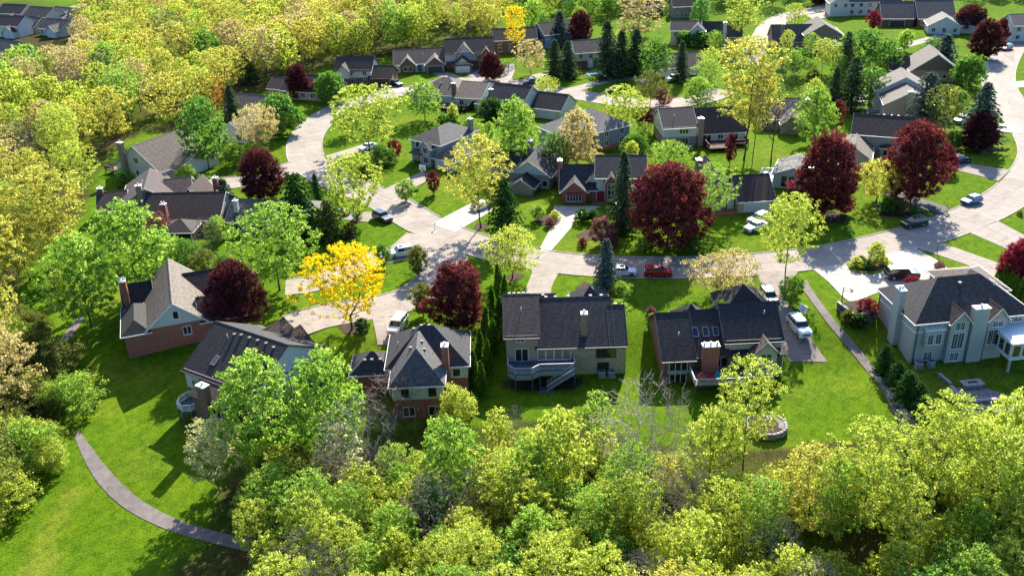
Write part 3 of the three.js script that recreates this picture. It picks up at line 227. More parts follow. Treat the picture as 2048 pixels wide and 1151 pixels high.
  {n:'brown_gable_house',l:'brown gabled house with red-brown roof and stone chimney on its end wall',o:[-77.04,0,-177.81],y:13,m:'tan',r:'mauve',w:[{b:[0,9.6,-12,0],t:'gz',e:4.3,r:2.8,m:'tan',vents:[[3.9,-6],[3.9,-5.2],[3.9,-4.4],[3.9,-3.6]],y0:-0.3},{b:[-5,0.3,-10,-2],t:'gx',e:2.8,r:2.4,y0:-0.3},{b:[8,13,-11,-4],t:'gx',e:4.2,r:1.8,y0:-0.3}],win:[[0,'f',6.7,2.6,0.9,1.3,1,1],[0,'f',8.6,3.3,0.8,1.2,1,1]],ch:[[3.9,0.4,1.1,0.9,-0.2,7.8,'greybrick',1],[-4.5,-6,1,1,0,6,'brownbrick',1]]},
  {n:'long_brown_roof_house',l:'long brown-roofed house with hip-roofed porch among red-leafed shrubs',o:[-72.11,0,-173.06],y:-3,m:'brownbrick',r:'brown',w:[{b:[0,15.5,-11.4,0],t:'gx',e:2.7,r:3.4,gm:'beige',vents:[[3,-6],[9,-6],[14,-6]],y0:-0.3},{b:[6.3,12,0.3,5.6],t:'hx',e:2.4,r:1.7,open:1,rm:'mauve',y0:-0.3},{b:[5,10,-16,-8],t:'gz',e:2.7,r:3.4,y0:-0.3}],win:[[0,'f',1.55,0.7,1.1,1.25,2,1,0],[0,'f',4.65,0.7,1.1,1.25,2,1,0],[0,'f',7.75,0.7,1.1,1.25,2,1,0],[0,'f',10.85,0.7,1.1,1.25,2,1,0],[0,'f',13.95,0.7,1.1,1.25,2,1,0]],ch:[[5,-0.5,1,0.9,0,5.6,'redbrick',2],[12.5,-10,1,1,3,7.4,'redbrick',1]]},
  {n:'pale_roof_hip_house',l:'low pale-roofed house half hidden behind the big lime-green tree',o:[-54.72,0,-171.06],y:-12,m:'grey',r:'light',w:[{b:[0,9,-9,0],t:'gx',e:2.7,r:2.8,rm:'grey',y0:-0.3},{b:[6,16,-11,-3],t:'hx',e:2.7,r:2.8,rm:'light',y0:-0.3}],win:[[0,'f',2.25,0.7,1.1,1.25,2,1,0],[0,'f',6.75,0.7,1.1,1.25,2,1,0]],ch:[[1.5,-2,0.8,0.8,2.5,6,'white',1]]},
  {n:'blue_house',l:'blue two-storey house with grey roof beside blue spruce',o:[14.08,0,-321.14],y:25,m:'blue',r:'slate',w:[{b:[0,17,-9,0],t:'gx',e:4.8,r:3,m:'blue',gm:'blue',y0:-0.3}],win:[[0,'f',1.42,3,1.1,1.25,2,1,0],[0,'f',4.25,3,1.1,1.25,2,1,0],[0,'f',7.08,3,1.1,1.25,2,1,0],[0,'f',9.92,3,1.1,1.25,2,1,0],[0,'f',12.75,3,1.1,1.25,2,1,0],[0,'f',15.58,3,1.1,1.25,2,1,0],[0,'l',-6.75,3,1.1,1.25,2,1,0],[0,'l',-2.25,3,1.1,1.25,2,1,0]]},
  {n:'cream_pool_house',l:'cream house with brown roof beside the swimming pool',o:[22.29,0,-291.63],y:9,m:'brownbrick',r:'taupe',w:[{b:[0,12.5,-9,0],t:'gx',e:5.1,r:2.8,um:'cream',s:2.4,gm:'white',y0:-0.3},{b:[-3.4,0.1,-8,-1],t:'sl',e:2.4,r:1.9,rm:'char',y0:-0.3}],win:[[0,'f',1.56,3.1,1.1,1.25,2,1,0],[0,'f',4.69,3.1,1.1,1.25,2,1,0],[0,'f',7.81,3.1,1.1,1.25,2,1,0],[0,'f',10.94,3.1,1.1,1.25,2,1,0]],door:[[0,'f',4.6,0.1,1.5,2.2,'trim','door']]},
  {n:'white_slate_house',l:'white and cream house with slate roof and white chimney by hedge',o:[56.1,0,-319.7],y:-12,m:'cream',r:'slate',w:[{b:[0,9.5,-8.5,0],t:'gx',e:5,r:2.3,y0:-0.3},{b:[6.4,11,-7,1.2],t:'gz',e:5,r:2.1,m:'white',y0:-0.3},{b:[10.5,23,-10,-1],t:'gx',e:3,r:3.8,m:'greybrick',y0:-0.3}],win:[[0,'f',1.58,3,1.1,1.25,2,1,0],[0,'f',4.75,3,1.1,1.25,2,1,0],[0,'f',7.92,3,1.1,1.25,2,1,0],[1,'f',8.7,3,1.1,1.25,2,1,0],[2,'f',12.06,0.8,1.1,1.25,2,1,0],[2,'f',15.19,0.8,1.1,1.25,2,1,0],[2,'f',18.31,0.8,1.1,1.25,2,1,0],[2,'f',21.44,0.8,1.1,1.25,2,1,0]],ch:[[17.5,-0.4,1.1,0.9,-0.2,7.4,'white',1]]},
  {n:'pinkish_brick_house',l:'tan brick house with large gable and flat white porch roof',o:[86.63,0,-304.71],y:-6,m:'tanbrick',r:'taupe',w:[{b:[0,13,-12,-1.5],t:'gx',e:3,r:4.2,y0:-0.3},{b:[9.5,21,-12,0],t:'gz',e:5.2,r:3.3,y0:-0.3},{b:[16,20.5,0.1,4],t:'sf',e:2.6,r:0.3,white:1,open:1,y0:-0.3}],win:[[1,'f',11.42,0.8,1.1,1.25,2,1,0],[1,'f',15.25,0.8,1.1,1.25,2,1,0],[1,'f',19.08,0.8,1.1,1.25,2,1,0],[1,'f',11.42,3.2,1.1,1.25,2,1,0],[1,'f',15.25,3.2,1.1,1.25,2,1,0],[1,'f',19.08,3.2,1.1,1.25,2,1,0]],ch:[[3,-3,1,1,3,8,'tanbrick',1]]},
  {n:'white_long_house',l:'long white two-storey house at the top with double garage',o:[121.21,0,-356.65],y:-6,m:'white',r:'taupe',w:[{b:[0,7,-9,0],t:'gz',e:5,r:2.6,rm:'grey',y0:-0.3},{b:[6.5,25,-9,-1],t:'gx',e:5.2,r:2.8,rm:'taupe',y0:-0.3}],win:[[0,'f',1.75,3.3,1.1,1.25,2,1,0],[0,'f',5.25,3.3,1.1,1.25,2,1,0],[1,'f',8.04,0.8,1.1,1.25,2,1,0],[1,'f',11.12,0.8,1.1,1.25,2,1,0],[1,'f',14.21,0.8,1.1,1.25,2,1,0],[1,'f',17.29,0.8,1.1,1.25,2,1,0],[1,'f',20.38,0.8,1.1,1.25,2,1,0],[1,'f',23.46,0.8,1.1,1.25,2,1,0],[1,'f',8.04,3.2,1.1,1.25,2,1,0],[1,'f',11.12,3.2,1.1,1.25,2,1,0],[1,'f',14.21,3.2,1.1,1.25,2,1,0],[1,'f',17.29,3.2,1.1,1.25,2,1,0],[1,'f',20.38,3.2,1.1,1.25,2,1,0],[1,'f',23.46,3.2,1.1,1.25,2,1,0]],door:[[0,'f',3.5,0,5,2.1,'garage','garage_door']]},
  {n:'twin_slope_grey_house',l:'grey-roofed modern house with two steep roofs and brick front',o:[132.84,0,-335.93],y:-10,m:'brownbrick',r:'grey',w:[{b:[0,10.5,-14,0],t:'gx',e:3,r:4.4,y0:-0.3},{b:[11.6,23.5,-14,1.5],t:'gx',e:3.2,r:4.8,gm:'white',y0:-0.3},{b:[9.5,12.5,-12,-3],t:'gx',e:3,r:4,y0:-0.3}],win:[[1,'f',13.09,0.8,1.1,1.25,2,1,0],[1,'f',16.06,0.8,1.1,1.25,2,1,0],[1,'f',19.04,0.8,1.1,1.25,2,1,0],[1,'f',22.01,0.8,1.1,1.25,2,1,0]],door:[[0,'f',5,0,5,2.1,'garageDark','garage_door']]},
  {n:'white_corner_house',l:'white house with solar roof between crimson maples',o:[142.98,0,-321.36],y:-15,m:'white',r:'light',w:[{b:[0,10,-9,0],t:'gz',e:3,r:2.8,y0:-0.3},{b:[9,18,-9,-2],t:'gx',e:3,r:2.6,y0:-0.3}],win:[[0,'f',1.67,0.8,1.1,1.25,2,1,0],[0,'f',5.0,0.8,1.1,1.25,2,1,0],[0,'f',8.33,0.8,1.1,1.25,2,1,0]]},
  {n:'white_edge_house',l:'white two-storey house cut by the right picture edge',o:[163.66,0,-305.87],y:-4,m:'white',r:'grey',w:[{b:[0,16,-10,0],t:'gx',e:5.2,r:2.6,y0:-0.3}],win:[[0,'f',1.6,0.8,1.1,1.25,2,1,0],[0,'f',4.8,0.8,1.1,1.25,2,1,0],[0,'f',8.0,0.8,1.1,1.25,2,1,0],[0,'f',11.2,0.8,1.1,1.25,2,1,0],[0,'f',14.4,0.8,1.1,1.25,2,1,0],[0,'f',1.6,3.2,1.1,1.25,2,1,0],[0,'f',4.8,3.2,1.1,1.25,2,1,0],[0,'f',8.0,3.2,1.1,1.25,2,1,0],[0,'f',11.2,3.2,1.1,1.25,2,1,0],[0,'f',14.4,3.2,1.1,1.25,2,1,0]]},
  {n:'grey_shaded_house',l:'grey-roofed house with brick chimney behind the bare tree',o:[64.75,0,-223.6],y:-10,m:'greybrick',r:'taupe',w:[{b:[-3,10,-13,0],t:'gx',e:2.8,r:3.3,y0:-0.3},{b:[2,7,-2,4],t:'gz',e:2.7,r:2.2,y0:-0.3}],win:[[0,'f',-1.38,0.8,1.1,1.25,2,1,0],[0,'f',1.88,0.8,1.1,1.25,2,1,0],[0,'f',5.12,0.8,1.1,1.25,2,1,0],[0,'f',8.38,0.8,1.1,1.25,2,1,0]],ch:[[8,-1.5,1,1,2,7,'brownbrick',1]]},
  {n:'white_garage_house',l:'pale house with low roof beside dark spruce and white car',o:[50.85,0,-278.43],y:8,m:'white',r:'taupe',w:[{b:[-5,8,-10,0],t:'gx',e:2.7,r:3,y0:-0.3}],door:[[0,'f',3,0,4.8,2.1,'garage','garage_door']]},
  {n:'brown_far_house',l:'brown house partly hidden by golden tree and wood edge',o:[-2.66,0,-316.35],y:5,m:'brownbrick',r:'brown',w:[{b:[0,14,-9,0],t:'gx',e:4.6,r:2.8,y0:-0.3}],win:[[0,'f',1.75,0.8,1.1,1.25,2,1,0],[0,'f',5.25,0.8,1.1,1.25,2,1,0],[0,'f',8.75,0.8,1.1,1.25,2,1,0],[0,'f',12.25,0.8,1.1,1.25,2,1,0],[0,'f',1.75,3,1.1,1.25,2,1,0],[0,'f',5.25,3,1.1,1.25,2,1,0],[0,'f',8.75,3,1.1,1.25,2,1,0],[0,'f',12.25,3,1.1,1.25,2,1,0]]},
  {n:'taupe_far_house',l:'brown-roofed house between golden tree and blue house',o:[9.97,0,-321.66],y:12,m:'beige',r:'brown',w:[{b:[-4,9,-9,0],t:'gx',e:3.2,r:3,y0:-0.3}],win:[[0,'f',-2.38,0.8,1.1,1.25,2,1,0],[0,'f',0.88,0.8,1.1,1.25,2,1,0],[0,'f',4.12,0.8,1.1,1.25,2,1,0],[0,'f',7.38,0.8,1.1,1.25,2,1,0]]},
  {n:'far_house',l:'grey-roofed house at the far wood edge by the left border',o:[-193.21,0,-378.11],y:-20,m:'white',r:'mauve',w:[{b:[-6,7,-9,0],t:'gx',e:4.6,r:2.8,y0:-0.3},{b:[1,6,-3,2],t:'gz',e:2.7,r:2,y0:-0.3}],win:[[0,'f',-4.38,0.8,1.1,1.25,2,1,0],[0,'f',-1.12,0.8,1.1,1.25,2,1,0],[0,'f',2.12,0.8,1.1,1.25,2,1,0],[0,'f',5.38,0.8,1.1,1.25,2,1,0]],g:'houses along the far edge'},
  {n:'far_house',l:'brown-roofed house second from the left border beyond the wood',o:[-189.87,0,-385.06],y:-25,m:'greybrick',r:'taupe',w:[{b:[-6,7,-9,0],t:'gx',e:3,r:2.8,y0:-0.3},{b:[1,6,-3,2],t:'gz',e:2.7,r:2,y0:-0.3}],win:[[0,'f',-4.38,0.8,1.1,1.25,2,1,0],[0,'f',-1.12,0.8,1.1,1.25,2,1,0],[0,'f',2.12,0.8,1.1,1.25,2,1,0],[0,'f',5.38,0.8,1.1,1.25,2,1,0]],g:'houses along the far edge'},
  {n:'far_house',l:'white gabled house with brown roof beyond the wood',o:[-189.62,0,-396.88],y:-28,m:'white',r:'taupe',w:[{b:[-6,7,-9,0],t:'gx',e:4.6,r:2.8,y0:-0.3},{b:[1,6,-3,2],t:'gz',e:2.7,r:2,y0:-0.3}],win:[[0,'f',-4.38,0.8,1.1,1.25,2,1,0],[0,'f',-1.12,0.8,1.1,1.25,2,1,0],[0,'f',2.12,0.8,1.1,1.25,2,1,0],[0,'f',5.38,0.8,1.1,1.25,2,1,0]],g:'houses along the far edge'},
  {n:'far_house',l:'white gable house nearest the wood at upper left',o:[-175.48,0,-376.72],y:-30,m:'white',r:'grey',w:[{b:[-6,7,-9,0],t:'gx',e:3,r:2.8,y0:-0.3},{b:[1,6,-3,2],t:'gz',e:2.7,r:2,y0:-0.3}],win:[[0,'f',-4.38,0.8,1.1,1.25,2,1,0],[0,'f',-1.12,0.8,1.1,1.25,2,1,0],[0,'f',2.12,0.8,1.1,1.25,2,1,0],[0,'f',5.38,0.8,1.1,1.25,2,1,0]],g:'houses along the far edge'},
  {n:'far_house',l:'mauve-roofed house furthest up at the left border',o:[-204.34,0,-405.93],y:-22,m:'beige',r:'mauve',w:[{b:[-6,7,-9,0],t:'gx',e:4.6,r:2.8,y0:-0.3},{b:[1,6,-3,2],t:'gz',e:2.7,r:2,y0:-0.3}],win:[[0,'f',-4.38,0.8,1.1,1.25,2,1,0],[0,'f',-1.12,0.8,1.1,1.25,2,1,0],[0,'f',2.12,0.8,1.1,1.25,2,1,0],[0,'f',5.38,0.8,1.1,1.25,2,1,0]],g:'houses along the far edge'},
  {n:'far_house',l:'pale-roofed house by the far street at upper left',o:[-183.12,0,-403.9],y:-30,m:'white',r:'light',w:[{b:[-6,7,-9,0],t:'gx',e:3,r:2.8,y0:-0.3},{b:[1,6,-3,2],t:'gz',e:2.7,r:2,y0:-0.3}],win:[[0,'f',-4.38,0.8,1.1,1.25,2,1,0],[0,'f',-1.12,0.8,1.1,1.25,2,1,0],[0,'f',2.12,0.8,1.1,1.25,2,1,0],[0,'f',5.38,0.8,1.1,1.25,2,1,0]],g:'houses along the far edge'},
  {n:'far_house',l:'slate-roofed house far behind the tree line',o:[-53.92,0,-403.93],y:5,m:'white',r:'slate',w:[{b:[-6,7,-9,0],t:'gx',e:4.6,r:2.8,y0:-0.3},{b:[1,6,-3,2],t:'gz',e:2.7,r:2,y0:-0.3}],win:[[0,'f',-4.38,0.8,1.1,1.25,2,1,0],[0,'f',-1.12,0.8,1.1,1.25,2,1,0],[0,'f',2.12,0.8,1.1,1.25,2,1,0],[0,'f',5.38,0.8,1.1,1.25,2,1,0]],g:'houses along the far edge'},
  {n:'far_house',l:'dark-roofed house with white gable far behind the golden tree',o:[-27.9,0,-405.26],y:8,m:'white',r:'char',w:[{b:[-6,7,-9,0],t:'gx',e:3,r:2.8,y0:-0.3},{b:[1,6,-3,2],t:'gz',e:2.7,r:2,y0:-0.3}],win:[[0,'f',-4.38,0.8,1.1,1.25,2,1,0],[0,'f',-1.12,0.8,1.1,1.25,2,1,0],[0,'f',2.12,0.8,1.1,1.25,2,1,0],[0,'f',5.38,0.8,1.1,1.25,2,1,0]],g:'houses along the far edge'},
  {n:'far_house',l:'pale house far behind the tree line beside golden tree',o:[-11.26,0,-404.03],y:4,m:'white',r:'grey',w:[{b:[-6,7,-9,0],t:'gx',e:4.6,r:2.8,y0:-0.3},{b:[1,6,-3,2],t:'gz',e:2.7,r:2,y0:-0.3}],win:[[0,'f',-4.38,0.8,1.1,1.25,2,1,0],[0,'f',-1.12,0.8,1.1,1.25,2,1,0],[0,'f',2.12,0.8,1.1,1.25,2,1,0],[0,'f',5.38,0.8,1.1,1.25,2,1,0]],g:'houses along the far edge'},
  {n:'far_house',l:'brown house far back between tan tree and green tree',o:[54.88,0,-371.04],y:0,m:'brownbrick',r:'brown',w:[{b:[-6,7,-9,0],t:'gx',e:3,r:2.8,y0:-0.3},{b:[1,6,-3,2],t:'gz',e:2.7,r:2,y0:-0.3}],win:[[0,'f',-4.38,0.8,1.1,1.25,2,1,0],[0,'f',-1.12,0.8,1.1,1.25,2,1,0],[0,'f',2.12,0.8,1.1,1.25,2,1,0],[0,'f',5.38,0.8,1.1,1.25,2,1,0]],g:'houses along the far edge'},
  {n:'far_house',l:'dark timbered house far back beside rounded green tree',o:[70.43,0,-363.93],y:0,m:'greybrick',r:'char',w:[{b:[-6,7,-9,0],t:'gx',e:4.6,r:2.8,y0:-0.3},{b:[1,6,-3,2],t:'gz',e:2.7,r:2,y0:-0.3}],win:[[0,'f',-4.38,0.8,1.1,1.25,2,1,0],[0,'f',-1.12,0.8,1.1,1.25,2,1,0],[0,'f',2.12,0.8,1.1,1.25,2,1,0],[0,'f',5.38,0.8,1.1,1.25,2,1,0]],g:'houses along the far edge'},
  {n:'far_house',l:'pale house at the top border behind the wood',o:[-88.55,0,-432.54],y:0,m:'white',r:'grey',w:[{b:[-6,7,-9,0],t:'gx',e:3,r:2.8,y0:-0.3},{b:[1,6,-3,2],t:'gz',e:2.7,r:2,y0:-0.3}],win:[[0,'f',-4.38,0.8,1.1,1.25,2,1,0],[0,'f',-1.12,0.8,1.1,1.25,2,1,0],[0,'f',2.12,0.8,1.1,1.25,2,1,0],[0,'f',5.38,0.8,1.1,1.25,2,1,0]],g:'houses along the far edge'},
  {n:'far_house',l:'dark-roofed house at the top border above tree line',o:[-43.57,0,-422.77],y:2,m:'brownbrick',r:'char',w:[{b:[-6,7,-9,0],t:'gx',e:4.6,r:2.8,y0:-0.3},{b:[1,6,-3,2],t:'gz',e:2.7,r:2,y0:-0.3}],win:[[0,'f',-4.38,0.8,1.1,1.25,2,1,0],[0,'f',-1.12,0.8,1.1,1.25,2,1,0],[0,'f',2.12,0.8,1.1,1.25,2,1,0],[0,'f',5.38,0.8,1.1,1.25,2,1,0]],g:'houses along the far edge'},
  {n:'far_house',l:'white house at the top border behind green trees',o:[24.33,0,-403.34],y:0,m:'white',r:'light',w:[{b:[-6,7,-9,0],t:'gx',e:3,r:2.8,y0:-0.3},{b:[1,6,-3,2],t:'gz',e:2.7,r:2,y0:-0.3}],win:[[0,'f',-4.38,0.8,1.1,1.25,2,1,0],[0,'f',-1.12,0.8,1.1,1.25,2,1,0],[0,'f',2.12,0.8,1.1,1.25,2,1,0],[0,'f',5.38,0.8,1.1,1.25,2,1,0]],g:'houses along the far edge'},
  {n:'far_house',l:'grey roof at the left border among the wood trees',o:[-173.2,0,-330.11],y:-30,m:'beige',r:'grey',w:[{b:[-6,7,-9,0],t:'gx',e:4.6,r:2.8,y0:-0.3},{b:[1,6,-3,2],t:'gz',e:2.7,r:2,y0:-0.3}],win:[[0,'f',-4.38,0.8,1.1,1.25,2,1,0],[0,'f',-1.12,0.8,1.1,1.25,2,1,0],[0,'f',2.12,0.8,1.1,1.25,2,1,0],[0,'f',5.38,0.8,1.1,1.25,2,1,0]],g:'houses along the far edge'},
];
const CARLIST = [
  {k:'suv',c:'red',x:24.86,z:-144.93,a:174.9,l:'red car parked on the road',rack:0},
  {k:'sedan',c:'white',x:19.03,z:-145.94,a:172.2,l:'white sedan behind the spruce on the road',sun:1},
  {k:'suv',c:'white',x:-19.95,z:-157.25,a:19.7,l:'white SUV at the court entrance',sun:1},
  {k:'suv',c:'graphite',x:-25.1,z:-174.64,a:130.7,l:'dark SUV turning out of the corner',rack:1},
  {k:'sedan',c:'black',x:-34.4,z:-177.41,a:37.3,l:'black sedan on the drive beside the lime-yellow tree'},
  {k:'sedan',c:'white',x:-5.72,z:-178.77,a:45.5,l:'white sedan on the concrete drive under the budding tree'},
  {k:'suv',c:'black',x:75.02,z:-161.66,a:15.8,l:'dark SUV driving on the road bend',rack:1},
  {k:'hatch',c:'blue',x:90.24,z:-171.73,a:26.0,l:'blue hatchback on the curved road'},
  {k:'bigsuv',c:'black',x:64.66,z:-140.55,a:-178.9,l:'large black SUV in the white courtyard',rack:1},
  {k:'bigsuv',c:'white',x:43.31,z:-125.49,a:97.0,l:'white SUV on the shaded drive',rack:1},
  {k:'van',c:'white',x:-17.97,z:-129.76,a:76.0,l:'white van at the garage of the hip roof house'},
  {k:'sedan',c:'white',x:45.89,z:-162.97,a:30.8,l:'white car behind the yellow-green tree'},
  {k:'suv',c:'white',x:47.3,z:-166.36,a:34.4,l:'white SUV further up behind the yellow-green tree'},
  {k:'suv',c:'navy',x:98.07,z:-194.91,a:-161.2,l:'dark blue SUV beside the bright red maple'},
  {k:'suv',c:'navy',x:156.71,z:-295.12,a:36.7,l:'dark SUV on the far corner drive'},
  {k:'sedan',c:'black',x:-12.43,z:-303.54,a:110.4,l:'dark car on the drive of the half-timbered house'},
  {k:'suv',c:'black',x:-39.17,z:-285.7,a:145.9,l:'black SUV left of three at the brown tudor house'},
  {k:'suv',c:'black',x:-35.39,z:-284.24,a:126.1,l:'black SUV middle of three at the brown tudor house'},
  {k:'suv',c:'black',x:-32.25,z:-279.64,a:137.5,l:'black SUV right of three at the brown tudor house'},
  {k:'sedan',c:'black',x:7.73,z:-276.21,a:15.8,l:'black car on the far road beside small lime tree'},
  {k:'suv',c:'black',x:30.73,z:-262.75,a:9.4,l:'black car on the far road below the circular drive'},
  {k:'suv',c:'white',x:49.21,z:-273.08,a:24.7,l:'white car beside the dark narrow spruce'},
  {k:'sedan',c:'white',x:-33.46,z:-220.04,a:48.3,l:'white car under the large lime-yellow tree'},
  {k:'suv',c:'graphite',x:40.98,z:-134.33,a:94.1,l:'dark car under the spreading tan tree'},
  {k:'suv',c:'silver',x:111.0,z:-223.53,a:37.8,l:'silver SUV behind the large spruces at right'},
];
const PLACE = {boulders:[[51.76,-113.72],[51.92,-110.72],[52.07,-107.46],[52.43,-104.52],[52.51,-103.01]],terrace:[32.92,-103.8],ac:[[[12.58,-117.6],"left air conditioner behind the centre house"],[[13.95,-117.51],"right air conditioner behind the centre house"],[[58.35,-116.76],"left air conditioner behind the grey house"],[[60.18,-117.0],"right air conditioner behind the grey house"],[[-50.27,-128.86],"air conditioner beside the red brick wall"],[[42.81,-211.3],"air conditioner beside the stone chimney"]],hoops:[[[51.66,-131.52],70,"basketball hoop on black pole beside the white courtyard","glass"],[[44.65,-126.5],-60,"basketball hoop with white backboard beside the shaded drive","railWhite"],[[-17.85,-196.17],-30,"basketball hoop at the grey house drive","railWhite"],[[1.45,-289.86],-90,"basketball hoop at the far court","railWhite"]],planter:[[50.79,-130.75],[52.01,-126.3],[55.61,-127.27]],planterBack:[55.22,-131.56],patioWalls:[[[60.29,-114.44],[60.84,-111.76],"short block wall at the patio step"],[[60.63,-111.26],[60.69,-107.59],"block wall along the left side of the patio"],[[60.59,-107.37],[69.18,-107.97],"block wall along the near side of the patio"]],fire:[63.69,-111.55],chairs:[[[26.06,-0.85,-113.0],[0.5,0.13,0.05],"orange deck chair behind the brick house railing"],[[27.26,-0.85,-113.12],[0.4,0.02,0.03],"red deck chair between the orange and blue chairs"],[[28.36,-0.85,-113.04],[0.02,0.25,0.42],"blue deck chair right of the red chair"]],grill:[30.34,-0.85,-114.47],mail:[[5.27,-155.57,"mailbox beside the brick and white house drive"],[-14.38,-169.02,"mailbox beside the white sedan drive"],[83.8,-167.44,"mailbox at the end of the asphalt drive"],[-16.75,-155.01,"mailbox at the court corner lawn"]],lamps:[[12.28,-137.24,"lantern post beside the front walk of the centre house"],[74.41,-149.79,"small lamp post on the verge strip"]],pool:[29.61,-284.8]};

// ---------------------------------------------------------------- terrain
const G = (x, z) => -2.7 * ss(-131, -115, z) - 1.5 * ss(-112, -80, z);
const inPoly = (P, x, z) => { let c = false; for (let i = 0, j = P.length - 1; i < P.length; j = i++) { const [xi, zi] = P[i], [xj, zj] = P[j]; if ((zi > z) !== (zj > z) && x < ((xj - xi) * (z - zi)) / (zj - zi) + xi) c = !c; } return c; };
{
  const xs = [], zs = [];
  for (let x = -140; x <= 160; x += 2.2) xs.push(x);
  for (let s = 3, x = -143; x > -5000; s *= 1.35, x -= s) xs.unshift(x);
  for (let s = 3, x = 163; x < 5000; s *= 1.35, x += s) xs.push(x);
  for (let z = -60; z > -145; z -= 1) zs.push(z);
  for (let z = -145; z > -330; z -= 2.2) zs.push(z);
  for (let s = 3, z = -330; z > -6000; s *= 1.25, z -= s) zs.push(z);
  for (let s = 3, z = -57; z < 400; s *= 1.5, z += s) zs.unshift(z);
  const nx = xs.length, nz = zs.length, pos = new Float32Array(nx * nz * 3), uv = new Float32Array(nx * nz * 2), col = new Float32Array(nx * nz * 3), idx = [];
  for (let j = 0; j < nz; j++) for (let i = 0; i < nx; i++) {
    const x = xs[i], z = zs[j], k = j * nx + i; pos.set([x, G(x, z) + 0.05 * (fbm(x * 0.15 + 40, z * 0.15, 3) - 0.5), z], k * 3); uv.set([x / 12, z / 12], k * 2);
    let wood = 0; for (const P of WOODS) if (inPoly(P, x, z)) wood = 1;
    const n = fbm(x * 0.07 + 50, z * 0.07 + 90, 4), m = fbm(x * 0.3 + 9, z * 0.3, 3), dry = clamp((n - 0.56) * 5, 0, 1) * 0.5 + (inPoly(DRY, x, z) ? 0.75 : 0);
    let c = [0.118 + 0.06 * (m - 0.5), 0.218 + 0.06 * (m - 0.5), 0.012];
    c = c.map((v, q) => lerp(v, [0.27, 0.29, 0.045][q], clamp(dry, 0, 1) * 0.7)); 
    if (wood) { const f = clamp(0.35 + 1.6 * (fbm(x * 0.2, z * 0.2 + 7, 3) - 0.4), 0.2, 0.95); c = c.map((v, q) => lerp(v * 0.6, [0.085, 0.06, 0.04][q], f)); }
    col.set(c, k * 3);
    if (i && j) idx.push(k - nx - 1, k - 1, k - nx, k - nx, k - 1, k);
  }
  for (let q = 0; q < idx.length; q += 3) [idx[q + 1], idx[q + 2]] = [idx[q + 2], idx[q + 1]];
  const g = new THREE.BufferGeometry(); g.setAttribute('position', new THREE.BufferAttribute(pos, 3)); g.setAttribute('uv', new THREE.BufferAttribute(uv, 2)); g.setAttribute('color', new THREE.BufferAttribute(col, 3)); g.setIndex(idx); g.computeVertexNormals();
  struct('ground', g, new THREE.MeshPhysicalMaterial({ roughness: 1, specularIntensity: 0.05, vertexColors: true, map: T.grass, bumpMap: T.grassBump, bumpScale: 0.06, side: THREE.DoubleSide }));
}
// ---------------------------------------------------------------- roads, drives and paths
function smoothLine(pts, step) { const c = new THREE.CatmullRomCurve3(pts.map(([x, z]) => new V3(x, 0, z)), false, 'centripetal'); const n = Math.max(2, Math.round(c.getLength() / step)); const P = c.getSpacedPoints(n); return P.map((p, i) => { const a = P[Math.max(0, i - 1)], b = P[Math.min(n, i + 1)], t = new V3().subVectors(b, a).normalize(); return { x: p.x, z: p.z, nx: -t.z, nz: t.x }; }); }
function patch(rows, y) {       // rows of [x, z] points -> draped sheet with skirts, uv in metres
  const pos = [], uv = [], idx = [], w = rows[0].length, put = (x, yy, z) => { pos.push(x, yy, z); uv.push(x, z); return pos.length / 3 - 1; };
  for (const r of rows) for (const [x, z] of r) put(x, G(x, z) + y, z);
  for (let j = 1; j < rows.length; j++) for (let i = 1; i < w; i++) { const k = j * w + i; idx.push(k - w - 1, k - w, k - 1, k - w, k, k - 1); }
  const ring = []; for (let i = 0; i < w; i++) ring.push(rows[0][i]); for (let j = 1; j < rows.length; j++) ring.push(rows[j][w - 1]); for (let i = w - 2; i >= 0; i--) ring.push(rows[rows.length - 1][i]); for (let j = rows.length - 2; j > 0; j--) ring.push(rows[j][0]);
  ring.forEach(([x, z], q) => { const [x2, z2] = ring[(q + 1) % ring.length], a = put(x, G(x, z) + y, z), b = put(x2, G(x2, z2) + y, z2), c = put(x, G(x, z) + y - 0.05, z), d = put(x2, G(x2, z2) + y - 0.05, z2); idx.push(a, b, c, b, d, c); });
  const g = new THREE.BufferGeometry(); g.setAttribute('position', new THREE.Float32BufferAttribute(pos, 3)); g.setAttribute('uv', new THREE.Float32BufferAttribute(uv, 2)); g.setIndex(idx);
  const f = g.toNonIndexed(); f.computeVertexNormals(); return f;
}
for (const k of ['concrete', 'concreteNew', 'joint', 'kerb', 'asphalt', 'drive', 'pathway', 'mulch', 'paver']) M[k].side = THREE.DoubleSide;
const slabTones = [M.concrete, std([0.415, 0.355, 0.31], 0.93, { map: ct, side: 2 }), std([0.365, 0.315, 0.28], 0.93, { map: ct, side: 2 }), std([0.4, 0.345, 0.305], 0.93, { map: ct, side: 2 })];
const outlines = [], pathTones = [M.pathway, std([0.25, 0.215, 0.21], 0.95, { map: rep(T.asphalt, 4), side: 2 }), std([0.29, 0.25, 0.24], 0.95, { map: rep(T.asphalt, 4), side: 2 })];
const ribbon = (line, w) => [...line.map((p) => [p.x - p.nx * w / 2, p.z - p.nz * w / 2]), ...line.map((p) => [p.x + p.nx * w / 2, p.z + p.nz * w / 2]).reverse()];
const roadLines = ROADS.map((r) => smoothLine(r.p, 1));
ROADS.forEach((r, k) => outlines.push({ id: 'r' + k, P: ribbon(roadLines[k], r.w - 0.3) }));
DRIVES.forEach((d, k) => outlines.push({ id: 'd' + k, P: [...d.e.map(([a, b]) => [a, b]), ...d.e.map(([, , a, b]) => [a, b]).reverse()] }));
const roadRand = rng(31);
